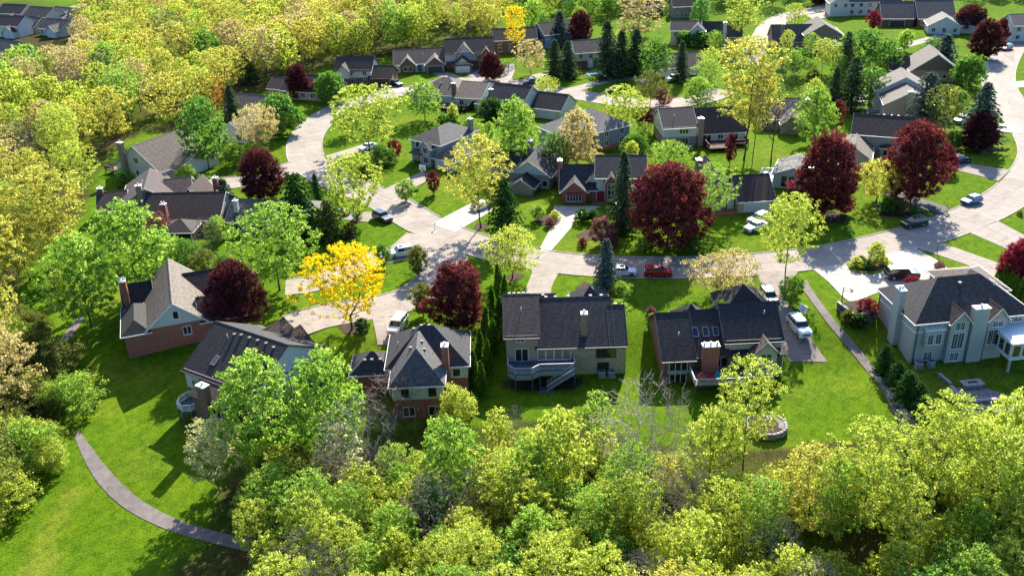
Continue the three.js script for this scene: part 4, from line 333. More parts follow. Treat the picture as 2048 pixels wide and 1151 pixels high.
ROADS.forEach((r, k) => {
  const L = roadLines[k], h = r.w / 2, y = 0.03 + k * 0.004, root = new THREE.Group(); root.name = numbered(r.n); root.userData = { kind: 'structure' }; scene.add(root);
  part('joint_bed', patch(L.map((p) => [-1, 0, 1].map((s) => [p.x + p.nx * h * s, p.z + p.nz * h * s])), y - 0.012), M.joint, root);
  for (let i = 0; i + 1 < L.length; i += 4) {
    const seg = L.slice(i, Math.min(i + 5, L.length)); if (seg.length < 2) break;
    for (const s of [-1, 1]) {
      const rows = seg.map((p, q) => { const e = q === 0 ? 0.02 : q === seg.length - 1 ? -0.02 : 0; return [0.03, h * 0.5, h].map((d) => [p.x + p.nx * d * s + p.nz * e, p.z + p.nz * d * s - p.nx * e]); });
      part('slab', patch(rows, y), slabTones[Math.floor(roadRand() * 4)], root);
    }
  }
  const kb = [];
  for (const s of [-1, 1]) for (let i = 0; i + 1 < L.length; i++) {
    const p = L[i], q = L[i + 1], at = (c, d, yy) => [c.x + c.nx * d * s, G(c.x, c.z) + yy, c.z + c.nz * d * s], mx = p.x + p.nx * (h + 0.5) * s, mz = p.z + p.nz * (h + 0.5) * s;
    if (outlines.some((o) => o.id !== 'r' + k && inPoly(o.P, mx, mz))) continue;
    kb.push([at(p, h, 0.0), at(q, h, 0), at(q, h + 0.08, 0.13), at(p, h + 0.08, 0.13)], [at(p, h + 0.08, 0.13), at(q, h + 0.08, 0.13), at(q, h + 0.28, 0.13), at(p, h + 0.28, 0.13)], [at(p, h + 0.28, 0.13), at(q, h + 0.28, 0.13), at(q, h + 0.28, -0.05), at(p, h + 0.28, -0.05)]);
  }
  if (kb.length) part('kerb', polyGeo(kb), M.kerb, root);
});
function edgeRows(e, across, step = 1) {
  const rows = [];
  for (let i = 0; i + 1 < e.length; i++) {
    const [a, b, c, d] = e[i], [a2, b2, c2, d2] = e[i + 1], n = Math.max(1, Math.round(Math.max(Math.hypot(a2 - a, b2 - b), Math.hypot(c2 - c, d2 - d)) / step));
    for (let q = i ? 1 : 0; q <= n; q++) { const t = q / n; rows.push(Array.from({ length: across + 1 }, (_, k) => { const s = k / across; return [lerp(lerp(a, a2, t), lerp(c, c2, t), s), lerp(lerp(b, b2, t), lerp(d, d2, t), s)]; })); }
  }
  return rows;
}
DRIVES.forEach((d, k) => {
  const rows = edgeRows(d.e, 4), y = 0.05 + (k % 9) * 0.005;
  if (d.m === 'concrete' || d.m === 'concreteNew') {   // poured in bays: each bay a slab over its joint bed
    const root = new THREE.Group(); root.name = numbered(d.n); root.userData = { kind: 'structure' }; scene.add(root);
    part('joint_bed', patch(rows, y - 0.012), M.joint, root);
    for (let i = 0; i + 1 < rows.length; i += 3) for (const [a, b] of [[0, 2], [2, 4]]) {
      const seg = rows.slice(i, Math.min(i + 4, rows.length)).map((r) => r.slice(a, b + 1)); if (seg.length < 2) continue;
      const cx = seg.flat().reduce((s, p) => s + p[0], 0) / seg.flat().length, cz = seg.flat().reduce((s, p) => s + p[1], 0) / seg.flat().length;
      part('slab', patch(seg.map((r) => r.map(([x, z]) => { const dx = cx - x, dz = cz - z, l = Math.hypot(dx, dz) || 1; return [x + dx / l * 0.03, z + dz / l * 0.03]; })), y), M[d.m], root);
    }
  } else if (d.m === 'pathway') {   // laid in bays
    const root = new THREE.Group(); root.name = numbered(d.n); root.userData = { kind: 'structure' }; scene.add(root); part('joint_bed', patch(rows, y - 0.012), M.joint, root);
    for (let i = 0; i + 1 < rows.length; i += 4) { const seg = rows.slice(i, Math.min(i + 5, rows.length)); if (seg.length < 2) continue; const q = seg.map((r) => r.map((p) => [...p])); const s0 = seg[0], s1 = seg[1]; q[0] = s0.map((p, k) => [lerp(p[0], s1[k][0], 0.06), lerp(p[1], s1[k][1], 0.06)]); part('slab', patch(q, y + 0.002 * (i % 3)), pathTones[Math.floor(roadRand() * 3)], root); }
  } else struct(d.n, patch(rows, y), M[d.m]);
});
for (const b of BEDS) { const P = b.p.map(([x, z]) => new THREE.Vector2(x, -z)), sh = new THREE.Shape(); sh.splineThru; sh.setFromPoints(P); const g = new THREE.ShapeGeometry(sh); g.rotateX(-Math.PI / 2); const p = g.attributes.position; let y = 0; for (let i = 0; i < p.count; i++) { y = G(p.getX(i), p.getZ(i)) + b.y; p.setY(i, y); } g.setAttribute('uv', new THREE.Float32BufferAttribute(Array.from({ length: p.count * 2 }, (_, i) => (i % 2 ? p.getZ(i >> 1) : p.getX(i >> 1))), 2)); g.computeVertexNormals(); struct(b.n, g, b.m === 'grass' ? std([0.13, 0.25, 0.012], 1, { map: rep(T.grass, 12), side: 2 }) : M[b.m]); }

// ---------------------------------------------------------------- houses
const winCache = new Map();
function windowGeo(w, h, nx, ny, grid) {
  const key = [w, h, nx, ny, grid].join(); if (winCache.has(key)) return winCache.get(key);
  const f = 0.09, L = [box(-w / 2 - f, w / 2 + f, -f, 0.0, 0, 0.08), box(-w / 2 - f, w / 2 + f, h, h + f, 0, 0.08), box(-w / 2 - f, -w / 2, 0, h, 0, 0.08), box(w / 2, w / 2 + f, 0, h, 0, 0.08), box(-w / 2 - f - 0.04, w / 2 + f + 0.04, -f - 0.05, -f, 0, 0.13)];
  for (let i = 1; i < nx; i++) { const x = -w / 2 + w * i / nx; L.push(box(x - 0.045, x + 0.045, 0, h, 0, 0.07)); }
  for (let j = 1; j < ny; j++) { const y = h * j / ny; L.push(box(-w / 2, w / 2, y - 0.035, y + 0.035, 0, 0.066)); }
  if (grid) { for (let i = 0; i < nx * 2; i++) if (i % 2) { const x = -w / 2 + w * i / nx / 2; L.push(box(x - 0.022, x + 0.022, 0, h, 0, 0.055)); } const q = Math.max(2, Math.round(h / 0.42)); for (let j = 1; j < q; j++) { const y = h * j / q; L.push(box(-w / 2, w / 2, y - 0.022, y + 0.022, 0, 0.052)); } }
  const r = { frame: merge(L), pane: box(-w / 2, w / 2, 0, h, 0.0, 0.035) }; winCache.set(key, r); return r;
}
function slopeRoof(type, x0, x1, z0, z1, ye, rise, oh, ro) {
  const t = 0.17, F = [];
  if (type[0] === 'g') {
    const ax = type[1] === 'x', a0 = ax ? z0 : x0, a1 = ax ? z1 : x1, b0 = (ax ? x0 : z0) - ro, b1 = (ax ? x1 : z1) + ro, m = (a0 + a1) / 2, sl = rise / ((a1 - a0) / 2), lo = ye - oh * sl;
    const q = (a, y, b) => (ax ? [b, y, a] : [a, y, b]), top = ye + rise;
    for (const [e, sgn] of [[a0 - oh, 1], [a1 + oh, -1]]) { F.push([q(e, lo, b0), q(e, lo, b1), q(m, top, b1), q(m, top, b0)], [q(e, lo - t, b0), q(e, lo - t, b1), q(m, top - t, b1), q(m, top - t, b0)], [q(e, lo - t, b0), q(e, lo - t, b1), q(e, lo, b1), q(e, lo, b0)]); for (const b of [b0, b1]) F.push([q(e, lo - t, b), q(e, lo, b), q(m, top, b), q(m, top - t, b)]); }
  } else if (type[0] === 'h') {
    const X0 = x0 - oh, X1 = x1 + oh, Z0 = z0 - oh, Z1 = z1 + oh, ax = type[1] === 'x', half = (ax ? Z1 - Z0 : X1 - X0) / 2, L = ax ? X1 - X0 : Z1 - Z0, ins = Math.min(half, L / 2 - 0.01), sl = rise / half, lo = ye - oh * sl * 0.6, top = lo + rise;
    const A = ax ? [X0 + ins, top, (Z0 + Z1) / 2] : [(X0 + X1) / 2, top, Z0 + ins], B = ax ? [X1 - ins, top, (Z0 + Z1) / 2] : [(X0 + X1) / 2, top, Z1 - ins];
    const c = [[X0, lo, Z0], [X1, lo, Z0], [X1, lo, Z1], [X0, lo, Z1]], d = c.map(([x, y, z]) => [x, y - t, z]);
    if (ax) F.push([c[0], c[1], B, A], [c[2], c[3], A, B], [c[1], c[2], B], [c[3], c[0], A]); else F.push([c[0], c[1], A], [c[1], c[2], B, A], [c[2], c[3], B], [c[3], c[0], A, B]);
    for (let i = 0; i < 4; i++) F.push([d[i], d[(i + 1) % 4], c[(i + 1) % 4], c[i]]); F.push(d);
  } else {   // shed: s + which side is low (f, b, l, r); n = flat slab
    const X0 = x0 - oh, X1 = x1 + oh, Z0 = z0 - oh, Z1 = z1 + oh, up = { f: [1, 1, 0, 0], b: [0, 0, 1, 1], l: [0, 1, 1, 0], r: [1, 0, 0, 1], n: [0, 0, 0, 0] }[type[1]];
    const c = [[X0, Z0], [X1, Z0], [X1, Z1], [X0, Z1]].map(([x, z], i) => [x, ye + up[i] * rise, z]), d = c.map(([x, y, z]) => [x, y - t, z]);
    F.push(c, d); for (let i = 0; i < 4; i++) F.push([d[i], d[(i + 1) % 4], c[(i + 1) % 4], c[i]]);
  }
  return polyGeo(F);
}
function trimGeo(type, x0, x1, z0, z1, ye, rise, oh, ro) {
  const L = [], s = 0.07, hgt = 0.17;
  if (type[0] === 'g') {
    const ax = type[1] === 'x', a0 = ax ? z0 : x0, a1 = ax ? z1 : x1, b0 = (ax ? x0 : z0) - ro, b1 = (ax ? x1 : z1) + ro, m = (a0 + a1) / 2, sl = rise / ((a1 - a0) / 2), lo = ye - oh * sl, top = ye + rise, q = (a, y, b) => (ax ? [b, y, a] : [a, y, b]), F = [];
    for (const [e, o] of [[a0 - oh, -1], [a1 + oh, 1]]) {
      const p = e + o * 0.1; F.push([q(p, lo - hgt, b0), q(p, lo - hgt, b1), q(p, lo + 0.01, b1), q(p, lo + 0.01, b0)], [q(e, lo + 0.01, b0), q(e, lo + 0.01, b1), q(p, lo + 0.01, b1), q(p, lo + 0.01, b0)], [q(e, lo - hgt, b0), q(e, lo - hgt, b1), q(p, lo - hgt, b1), q(p, lo - hgt, b0)]);
      for (const [b, k] of [[b0, -1], [b1, 1]]) { const c = b + k * 0.05; F.push([q(e, lo - 0.2, c), q(e, lo + 0.03, c), q(m, top + 0.03, c), q(m, top - 0.2, c)], [q(e, lo + 0.03, b), q(e, lo + 0.03, c), q(m, top + 0.03, c), q(m, top + 0.03, b)], [q(e, lo - 0.2, b), q(e, lo - 0.2, c), q(m, top - 0.2, c), q(m, top - 0.2, b)]); }
    }
    return polyGeo(F);
  }
  if (type[0] === 'h') { const half = (type[1] === 'x' ? z1 - z0 : x1 - x0) / 2 + oh, lo = ye - oh * (rise / half) * 0.6, X0 = x0 - oh, X1 = x1 + oh, Z0 = z0 - oh, Z1 = z1 + oh; L.push(box(X0 - s, X1 + s, lo - hgt, lo + 0.008, Z0 - s, Z0 - 0.003), box(X0 - s, X1 + s, lo - hgt, lo + 0.008, Z1 + 0.003, Z1 + s), box(X0 - s, X0 - 0.003, lo - hgt, lo + 0.008, Z0, Z1), box(X1 + 0.003, X1 + s, lo - hgt, lo + 0.008, Z0, Z1)); return merge(L); }
  return null;
}
function ridgeGeo(type, x0, x1, z0, z1, ye, rise, oh, ro) {
  if (type[0] !== 'g') return null;
  const ax = type[1] === 'x', top = ye + rise, m = ax ? (z0 + z1) / 2 : (x0 + x1) / 2, b0 = (ax ? x0 : z0) - ro - 0.02, b1 = (ax ? x1 : z1) + ro + 0.02, half = (ax ? z1 - z0 : x1 - x0) / 2, dy = 0.17 * rise / half, q = (a, y, b) => (ax ? [b, y, a] : [a, y, b]);
  return polyGeo([[q(m - 0.17, top - dy + 0.035, b0), q(m - 0.17, top - dy + 0.035, b1), q(m, top + 0.04, b1), q(m, top + 0.04, b0)], [q(m + 0.17, top - dy + 0.035, b0), q(m + 0.17, top - dy + 0.035, b1), q(m, top + 0.04, b1), q(m, top + 0.04, b0)]]);
}
function gablePrism(type, x0, x1, z0, z1, ye, rise, side) {   // the wall that fills a gable
  const ax = type[1] === 'x', F = [], zm = (z0 + z1) / 2, xm = (x0 + x1) / 2, r = rise - 0.1;
  if (ax) for (const x of [side ? x1 : x0]) F.push([[x, ye, z0], [x, ye, z1], [x, ye + r, zm]]); else for (const z of [side ? z1 : z0]) F.push([[x0, ye, z], [x1, ye, z], [xm, ye + r, z]]);
  return polyGeo(F);
}
function railing(line, y, h, m, postM, root, name = 'railing') {
  const L = [];
  for (let i = 0; i + 1 < line.length; i++) {
    const [xa, za] = line[i], [xb, zb] = line[i + 1], len = Math.hypot(xb - xa, zb - za), a = Math.atan2(-(zb - za), xb - xa), cx = (xa + xb) / 2, cz = (za + zb) / 2;
    const put = (g, dx, yy) => { g.translate(dx, yy, 0); g.rotateY(a); g.translate(cx, 0, cz); L.push(g); };
    put(new THREE.BoxGeometry(len + 0.08, 0.06, 0.14), 0, y + h); put(new THREE.BoxGeometry(len, 0.06, 0.06), 0, y + 0.12);
    for (let d = -len / 2 + 0.08; d < len / 2; d += 0.16) put(new THREE.BoxGeometry(0.045, h - 0.15, 0.045), d, y + h / 2);
    put(new THREE.BoxGeometry(0.11, h + 0.1, 0.11), -len / 2, y + h / 2); put(new THREE.BoxGeometry(0.11, h + 0.1, 0.11), len / 2, y + h / 2);
  }
  return part(name, merge(L), m, root);
}
function deckAt(root, d) {     // d: {p: outline from the wall round to the wall, y, h0: ground below, m, rail, open}
  const s = new THREE.Shape(); s.setFromPoints(d.p.map(([x, z]) => new THREE.Vector2(x, -z)));
  const g = new THREE.ExtrudeGeometry(s, { depth: 0.22, bevelEnabled: false }); g.rotateX(-Math.PI / 2); g.translate(0, d.y - 0.22, 0);
  part('deck_floor', g, M[d.m], root);
  const f = d.p.slice(1, -1); f.unshift(d.p[0]); f.push(d.p[d.p.length - 1]);
  if (d.rail) railing(d.cut ? f.slice(0, d.cut) : f, d.y, 0.95, M[d.rail], null, root, 'deck_railing');
  for (const [x, z] of d.p) if (d.y - d.h0 > 0.5) part('deck_post', box(x - 0.08, x + 0.08, d.h0, d.y - 0.22, z - 0.08, z + 0.08), M[d.m], root);
  if (d.skirt) { const L = []; for (let i = 0; i + 1 < f.length; i++) { const [xa, za] = f[i], [xb, zb] = f[i + 1], n = Math.round(Math.hypot(xb - xa, zb - za) / 0.2); for (let k = 0; k < n; k++) { const x = lerp(xa, xb, (k + 0.5) / n), z = lerp(za, zb, (k + 0.5) / n); L.push(box(x - 0.07, x + 0.07, d.y - 1.0, d.y - 0.2, z - 0.02, z + 0.03)); } } part('deck_skirt', merge(L), M[d.rail], root); }
}
function stairsAt(root, s) {  // s: {x0, y0, x1, y1, z0, z1, m}: a flight along x
  const n = Math.max(3, Math.round(Math.abs(s.y0 - s.y1) / 0.19)), dx = (s.x1 - s.x0) / n;
  for (let i = 0; i < n; i++) { const a = s.x0 + dx * i, b = a + dx * 1.05, y = lerp(s.y0, s.y1, (i + 1) / n); part('stair_tread', box(Math.min(a, b), Math.max(a, b), y - 0.06, y, s.z0, s.z1), M[s.m], root); }
  for (const z of [s.z0, s.z1]) { const L = [], F = (h, t) => polyGeo([[[s.x0, s.y0 + h, z - t], [s.x1, s.y1 + h, z - t], [s.x1, s.y1 + h, z + t], [s.x0, s.y0 + h, z + t]], [[s.x0, s.y0 + h - 0.1, z + t], [s.x1, s.y1 + h - 0.1, z + t], [s.x1, s.y1 + h, z + t], [s.x0, s.y0 + h, z + t]], [[s.x0, s.y0 + h - 0.1, z - t], [s.x1, s.y1 + h - 0.1, z - t], [s.x1, s.y1 + h, z - t], [s.x0, s.y0 + h, z - t]]]); L.push(F(0.95, 0.05), F(0.05, 0.04)); for (let k = 0; k <= n * 1.4; k++) { const t = k / (n * 1.4), x = lerp(s.x0, s.x1, t), y = lerp(s.y0, s.y1, t); L.push(box(x - 0.03, x + 0.03, y, y + 0.9, z - 0.03, z + 0.03)); } part('stair_railing', merge(L), M[s.rail ?? 'railGrey'], root); }
}
function chimneyAt(root, c) {  // [x, z, w, d, y0, y1, mat, pots]
  const [x, z, w, d, y0, y1, m, pots = 1] = c, b = part('chimney', box(x - w / 2, x + w / 2, y0, y1, z - d / 2, z + d / 2), M.walls[m], root);
  part('chimney_cap', box(x - w / 2 - 0.08, x + w / 2 + 0.08, y1, y1 + 0.14, z - d / 2 - 0.08, z + d / 2 + 0.08), M.trim, b);
  for (let i = 0; i < pots; i++) { const g = new THREE.CylinderGeometry(0.15, 0.18, 0.45, 10); g.translate(x + (pots > 1 ? (i / (pots - 1) - 0.5) * (w - 0.5) : 0), y1 + 0.36, z); part('flue_pot', g, c[8] ? M.metal : M.trim, b); }
}
const ventGeo = merge([box(-0.17, 0.17, -0.15, 0.22, -0.17, 0.17), box(-0.22, 0.22, 0.22, 0.27, -0.22, 0.22)]), pipeGeo = (() => { const g = new THREE.CylinderGeometry(0.06, 0.06, 0.7, 8); g.translate(0, 0.25, 0); return g; })();
function roofY(w, x, z) {      // height of a wing's roof plane
  const [x0, x1, z0, z1] = w.b, t = w.t, oh = w.oh ?? 0.45; if (t[0] === 'g') { const ax = t[1] === 'x', a = ax ? z : x, a0 = ax ? z0 : x0, a1 = ax ? z1 : x1; return w.e + w.r * (1 - Math.abs(a - (a0 + a1) / 2) / ((a1 - a0) / 2)); }
  if (t[0] === 'h') { const half = (t[1] === 'x' ? z1 - z0 : x1 - x0) / 2 + oh, sl = w.r / half, d = Math.min(x - x0 + oh, x1 + oh - x, z - z0 + oh, z1 + oh - z); return w.e - oh * sl * 0.6 + Math.min(d, half) * sl; }
  return w.e;
}
function buildHouse(h) {
  const root = thing(h.n, h.l, 'house', [h.o[0], h.o[1], h.o[2]], h.y * D2R, h.g), W = h.w;
  W.forEach((w) => {
    const [x0, x1, z0, z1] = w.b, y0 = w.y0 ?? -3.4, oh = w.oh ?? 0.45, ro = w.ro ?? 0.35, wm = M.walls[w.m ?? h.m], um = w.um ? M.walls[w.um] : wm;
    if (!w.open) {
      if (w.um) { part('wall', box(x0, x1, y0, w.s, z0, z1), wm, root); part('upper_wall', box(x0 - 0.04, x1 + 0.04, w.s, w.e, z0 - 0.04, z1 + 0.04), um, root); if (w.band) part('band', box(x0 - 0.09, x1 + 0.09, w.s - 0.1, w.s + 0.12, z0 - 0.09, z1 + 0.09), M.trim, root); }
      else part('wall', box(x0, x1, y0, w.e - 0.01, z0, z1), wm, root);
      if (w.t[0] === 'g') for (const s of [0, 1]) part('gable_wall', gablePrism(w.t, x0, x1, z0, z1, w.e - 0.02, w.r, s), w.gm ? M.walls[w.gm] : um, root);
    } else for (const [x, z] of [[x0 + 0.1, z0 + 0.1], [x1 - 0.1, z0 + 0.1], [x1 - 0.1, z1 - 0.1], [x0 + 0.1, z1 - 0.1]]) part('post', box(x - 0.09, x + 0.09, y0, w.e - 0.1, z - 0.09, z + 0.09), M.trim, root);
    const rf = part('roof', slopeRoof(w.t, x0, x1, z0, z1, w.e, w.r, oh, ro), w.white ? M.trim : M.roofs[w.rm ?? h.r], root);
    const tg = trimGeo(w.t, x0, x1, z0, z1, w.e, w.r, oh, ro); if (tg) part('fascia', tg, M[h.tr ?? 'trim'], rf);
    const rg = ridgeGeo(w.t, x0, x1, z0, z1, w.e, w.r, oh, ro); if (rg) part('ridge_cap', rg, M.roofs[w.rm ?? h.r], rf);
    for (const [x, z] of w.vents ?? []) { const v = part('roof_vent', ventGeo, M.vent, rf); v.position.set(x, roofY(w, x, z), z); }
    for (const [x, z] of w.pipes ?? []) { const v = part('vent_pipe', pipeGeo, M.trim, rf); v.position.set(x, roofY(w, x, z), z); }
    for (const [x, z] of w.skylights ?? []) { const half = (z1 - z0) / 2, a = Math.atan2(w.r, half), s = part('skylight', merge([box(-0.42, 0.42, 0, 0.12, -0.75, -0.68), box(-0.42, 0.42, 0, 0.12, 0.68, 0.75), box(-0.42, -0.36, 0, 0.12, -0.68, 0.68), box(0.36, 0.42, 0, 0.12, -0.68, 0.68)]), M.metal, rf); part('pane', box(-0.36, 0.36, 0, 0.09, -0.68, 0.68), M.glass, s); s.position.set(x, roofY(w, x, z), z); s.rotation.x = a; }
  });
  for (const q of h.win ?? []) {     // [wing, face, along, sill, w, h, nx, ny, grid, material]
    const [k, f, u, y, w, hh, nx = 1, ny = 1, grid = 0, style] = q, [x0, x1, z0, z1] = W[k].b, off = W[k].um && y >= W[k].s - 0.3 ? 0.042 : 0.002, geo = windowGeo(w, hh, nx, ny, grid), o = part('window', geo.frame, style === 'dark' ? M.darktrim : M.trim, root); part('pane', geo.pane, style === 'blind' ? M.blind : M.glass, o);
    if (f === 'f') o.position.set(u, y, z1 + off); if (f === 'b') { o.position.set(u, y, z0 - off); o.rotation.y = Math.PI; } if (f === 'l') { o.position.set(x0 - off, y, u); o.rotation.y = -Math.PI / 2; } if (f === 'r') { o.position.set(x1 + off, y, u); o.rotation.y = Math.PI / 2; }
  }
  for (const q of h.door ?? []) {    // [wing, face, along, y, w, h, material, kind]
    const [k, f, u, y, w, hh, m = 'trim', kind = 'door'] = q, [x0, x1, z0, z1] = W[k].b, rows = kind === 'garage_door' ? 4 : 2, cols = kind === 'garage_door' ? Math.round(w / 0.7) : Math.max(1, Math.round(w / 0.9)), fr = merge([box(-w / 2 - 0.12, -w / 2, 0, hh + 0.12, 0, 0.08), box(w / 2, w / 2 + 0.12, 0, hh + 0.12, 0, 0.08), box(-w / 2, w / 2, hh, hh + 0.12, 0, 0.08)]);
    const o = part(kind, merge([box(-w / 2, w / 2, 0, hh, 0, 0.03), ...Array.from({ length: rows * cols }, (_, i) => { const c = i % cols, r = Math.floor(i / cols), cw = w / cols, rh = hh / rows; return box(-w / 2 + c * cw + 0.06, -w / 2 + (c + 1) * cw - 0.06, r * rh + 0.05, (r + 1) * rh - 0.05, 0.03, 0.05); })]), M[m], root); part('door_frame', fr, M[h.tr ?? 'trim'], o);
    if (kind === 'door') { const kb = new THREE.SphereGeometry(0.045, 8, 6); kb.translate(w / 2 - 0.12, 1, 0.09); part('handle', kb, M.metal, o); }
    if (f === 'f') o.position.set(u, y, z1 + 0.003); if (f === 'b') { o.position.set(u, y, z0 - 0.003); o.rotation.y = Math.PI; } if (f === 'l') { o.position.set(x0 - 0.003, y, u); o.rotation.y = -Math.PI / 2; } if (f === 'r') { o.position.set(x1 + 0.003, y, u); o.rotation.y = Math.PI / 2; }
  }
  for (const c of h.ch ?? []) chimneyAt(root, c);
  for (const d of h.deck ?? []) deckAt(root, d);
  for (const s of h.stairs ?? []) stairsAt(root, s);
  for (const b of h.bx ?? []) part(b[0], box(...b.slice(1, 7)), M.walls[b[7]] ?? M[b[7]] ?? M.roofs[b[7]], root);   // plain trim boxes: downspouts, bands, posts, beams
  for (const t of h.tim ?? []) {   // half-timbering: [wing, face, u0, u1, y0, y1, n]
    const [k, f, u0, u1, y0, y1, n] = t, [x0, x1, z0, z1] = W[k].b; for (let i = 0; i <= n; i++) { const u = lerp(u0, u1, i / n); part('timber', f === 'f' ? box(u - 0.09, u + 0.09, y0, y1, z1 + 0.045, z1 + 0.09) : f === 'l' ? box(x0 - 0.09, x0 - 0.045, y0, y1, u - 0.09, u + 0.09) : box(x1 + 0.045, x1 + 0.09, y0, y1, u - 0.09, u + 0.09), M.timber, root); }
    for (const y of [y0, y1]) part('timber', f === 'f' ? box(u0, u1, y - 0.08, y + 0.08, z1 + 0.04, z1 + 0.085) : f === 'l' ? box(x0 - 0.085, x0 - 0.04, y - 0.08, y + 0.08, u0, u1) : box(x1 + 0.04, x1 + 0.085, y - 0.08, y + 0.08, u0, u1), M.timber, root);
  }
  return root;
}
for (const h of HOUSES) buildHouse(h);

// ---------------------------------------------------------------- trees: a skeleton grown to points in the crown, leaves on its twigs
function segTubes(nodes, minR, sides = 5) {     // nodes: {p, par, r}
  const pos = [], idx = [], a = new V3(), b = new V3(), u = new V3(), v = new V3();
  for (const n of nodes) {
    if (n.par < 0) continue; const q = nodes[n.par]; if (n.r < minR) continue;
    a.subVectors(n.p, q.p); if (a.lengthSq() < 1e-6) continue; a.normalize(); u.set(Math.abs(a.y) > 0.9 ? 1 : 0, Math.abs(a.y) > 0.9 ? 0 : 1, 0).cross(a).normalize(); v.crossVectors(a, u);
    const s = n.r > 0.07 ? sides + 2 : n.r > 0.03 ? sides : 3, o = pos.length / 3, r0 = Math.min(q.r, n.r * 1.5);
    for (const [c, r] of [[q.p, r0], [n.p, n.r]]) for (let i = 0; i < s; i++) { const t = i / s * 2 * Math.PI; b.copy(c).addScaledVector(u, Math.cos(t) * r).addScaledVector(v, Math.sin(t) * r); pos.push(b.x, b.y, b.z); }
    for (let i = 0; i < s; i++) { const j = (i + 1) % s; idx.push(o + i, o + j, o + s + i, o + j, o + s + j, o + s + i); }
  }
  const g = new THREE.BufferGeometry(); g.setAttribute('position', new THREE.Float32BufferAttribute(pos, 3)); g.setAttribute('uv', new THREE.Float32BufferAttribute(Array.from({ length: pos.length / 3 * 2 }, (_, i) => (i % 2 ? pos[(i >> 1) * 3 + 1] : pos[(i >> 1) * 3] + pos[(i >> 1) * 3 + 2])), 2)); g.setIndex(idx); g.computeVertexNormals(); return g;
}
class Leaves {
  constructor(r) { this.r = r; this.pos = []; this.col = []; this.idx = []; this.k = 0; }
  add(c, w, l, dir, up, tone) {     // a bent four-cornered leaf spray: dir is its length, up its face
    const r = this.r, s = new V3().crossVectors(dir, up).normalize().multiplyScalar(w / 2), o = this.pos.length / 3, fold = (r() - 0.3) * 0.35 * l;
    const put = (x, y, z) => this.pos.push(x, y, z), h = l / 2;
    put(c.x - dir.x * h, c.y - dir.y * h, c.z - dir.z * h); put(c.x + s.x + up.x * fold, c.y + s.y + up.y * fold, c.z + s.z + up.z * fold); put(c.x + dir.x * h, c.y + dir.y * h, c.z + dir.z * h); put(c.x - s.x + up.x * fold, c.y - s.y + up.y * fold, c.z - s.z + up.z * fold);
    for (let i = 0; i < 4; i++) this.col.push(...tone); this.idx.push(o, o + 1, o + 2, o, o + 2, o + 3);
  }
  geo() { const g = new THREE.BufferGeometry(); g.setAttribute('position', new THREE.Float32BufferAttribute(this.pos, 3)); g.setAttribute('color', new THREE.Float32BufferAttribute(this.col, 3)); g.setIndex(this.idx); return g; }
}
const randDir = (r) => { const z = r() * 2 - 1, t = r() * 2 * Math.PI, s = Math.sqrt(1 - z * z); return new V3(s * Math.cos(t), z, s * Math.sin(t)); };
const gauss = (r) => (r() + r() + r() + r() - 2) * 0.87;
// env(t): crown half-width (share of R) at height share t of the crown
const ENV = {
  round: (t) => Math.sqrt(Math.max(0, 1 - (2 * t - 0.95) ** 2)), oval: (t) => Math.sqrt(Math.max(0, 1 - (2 * t - 0.85) ** 2)) * (1.05 - 0.25 * t), dome: (t) => (t < 0.25 ? 0.72 + 1.1 * t : Math.sqrt(Math.max(0, 1 - ((t - 0.25) / 0.76) ** 2))),
  vase: (t) => (t < 0.7 ? 0.3 + t : Math.sqrt(Math.max(0, 1 - ((t - 0.7) / 0.31) ** 2))), cone: (t) => 0.98 * (1 - t) ** 0.75 * (t < 0.12 ? 0.6 + 3.3 * t : 1), umbrella: (t) => (t < 0.45 ? 0.55 + t : Math.sqrt(Math.max(0, 1 - ((t - 0.45) / 0.56) ** 2))), tall: (t) => (t < 0.15 ? 0.4 + 3 * t : t > 0.7 ? Math.sqrt(Math.max(0, 1 - ((t - 0.7) / 0.31) ** 2)) * 0.95 : 0.85 + 0.1 * Math.sin(t * 9)),
};
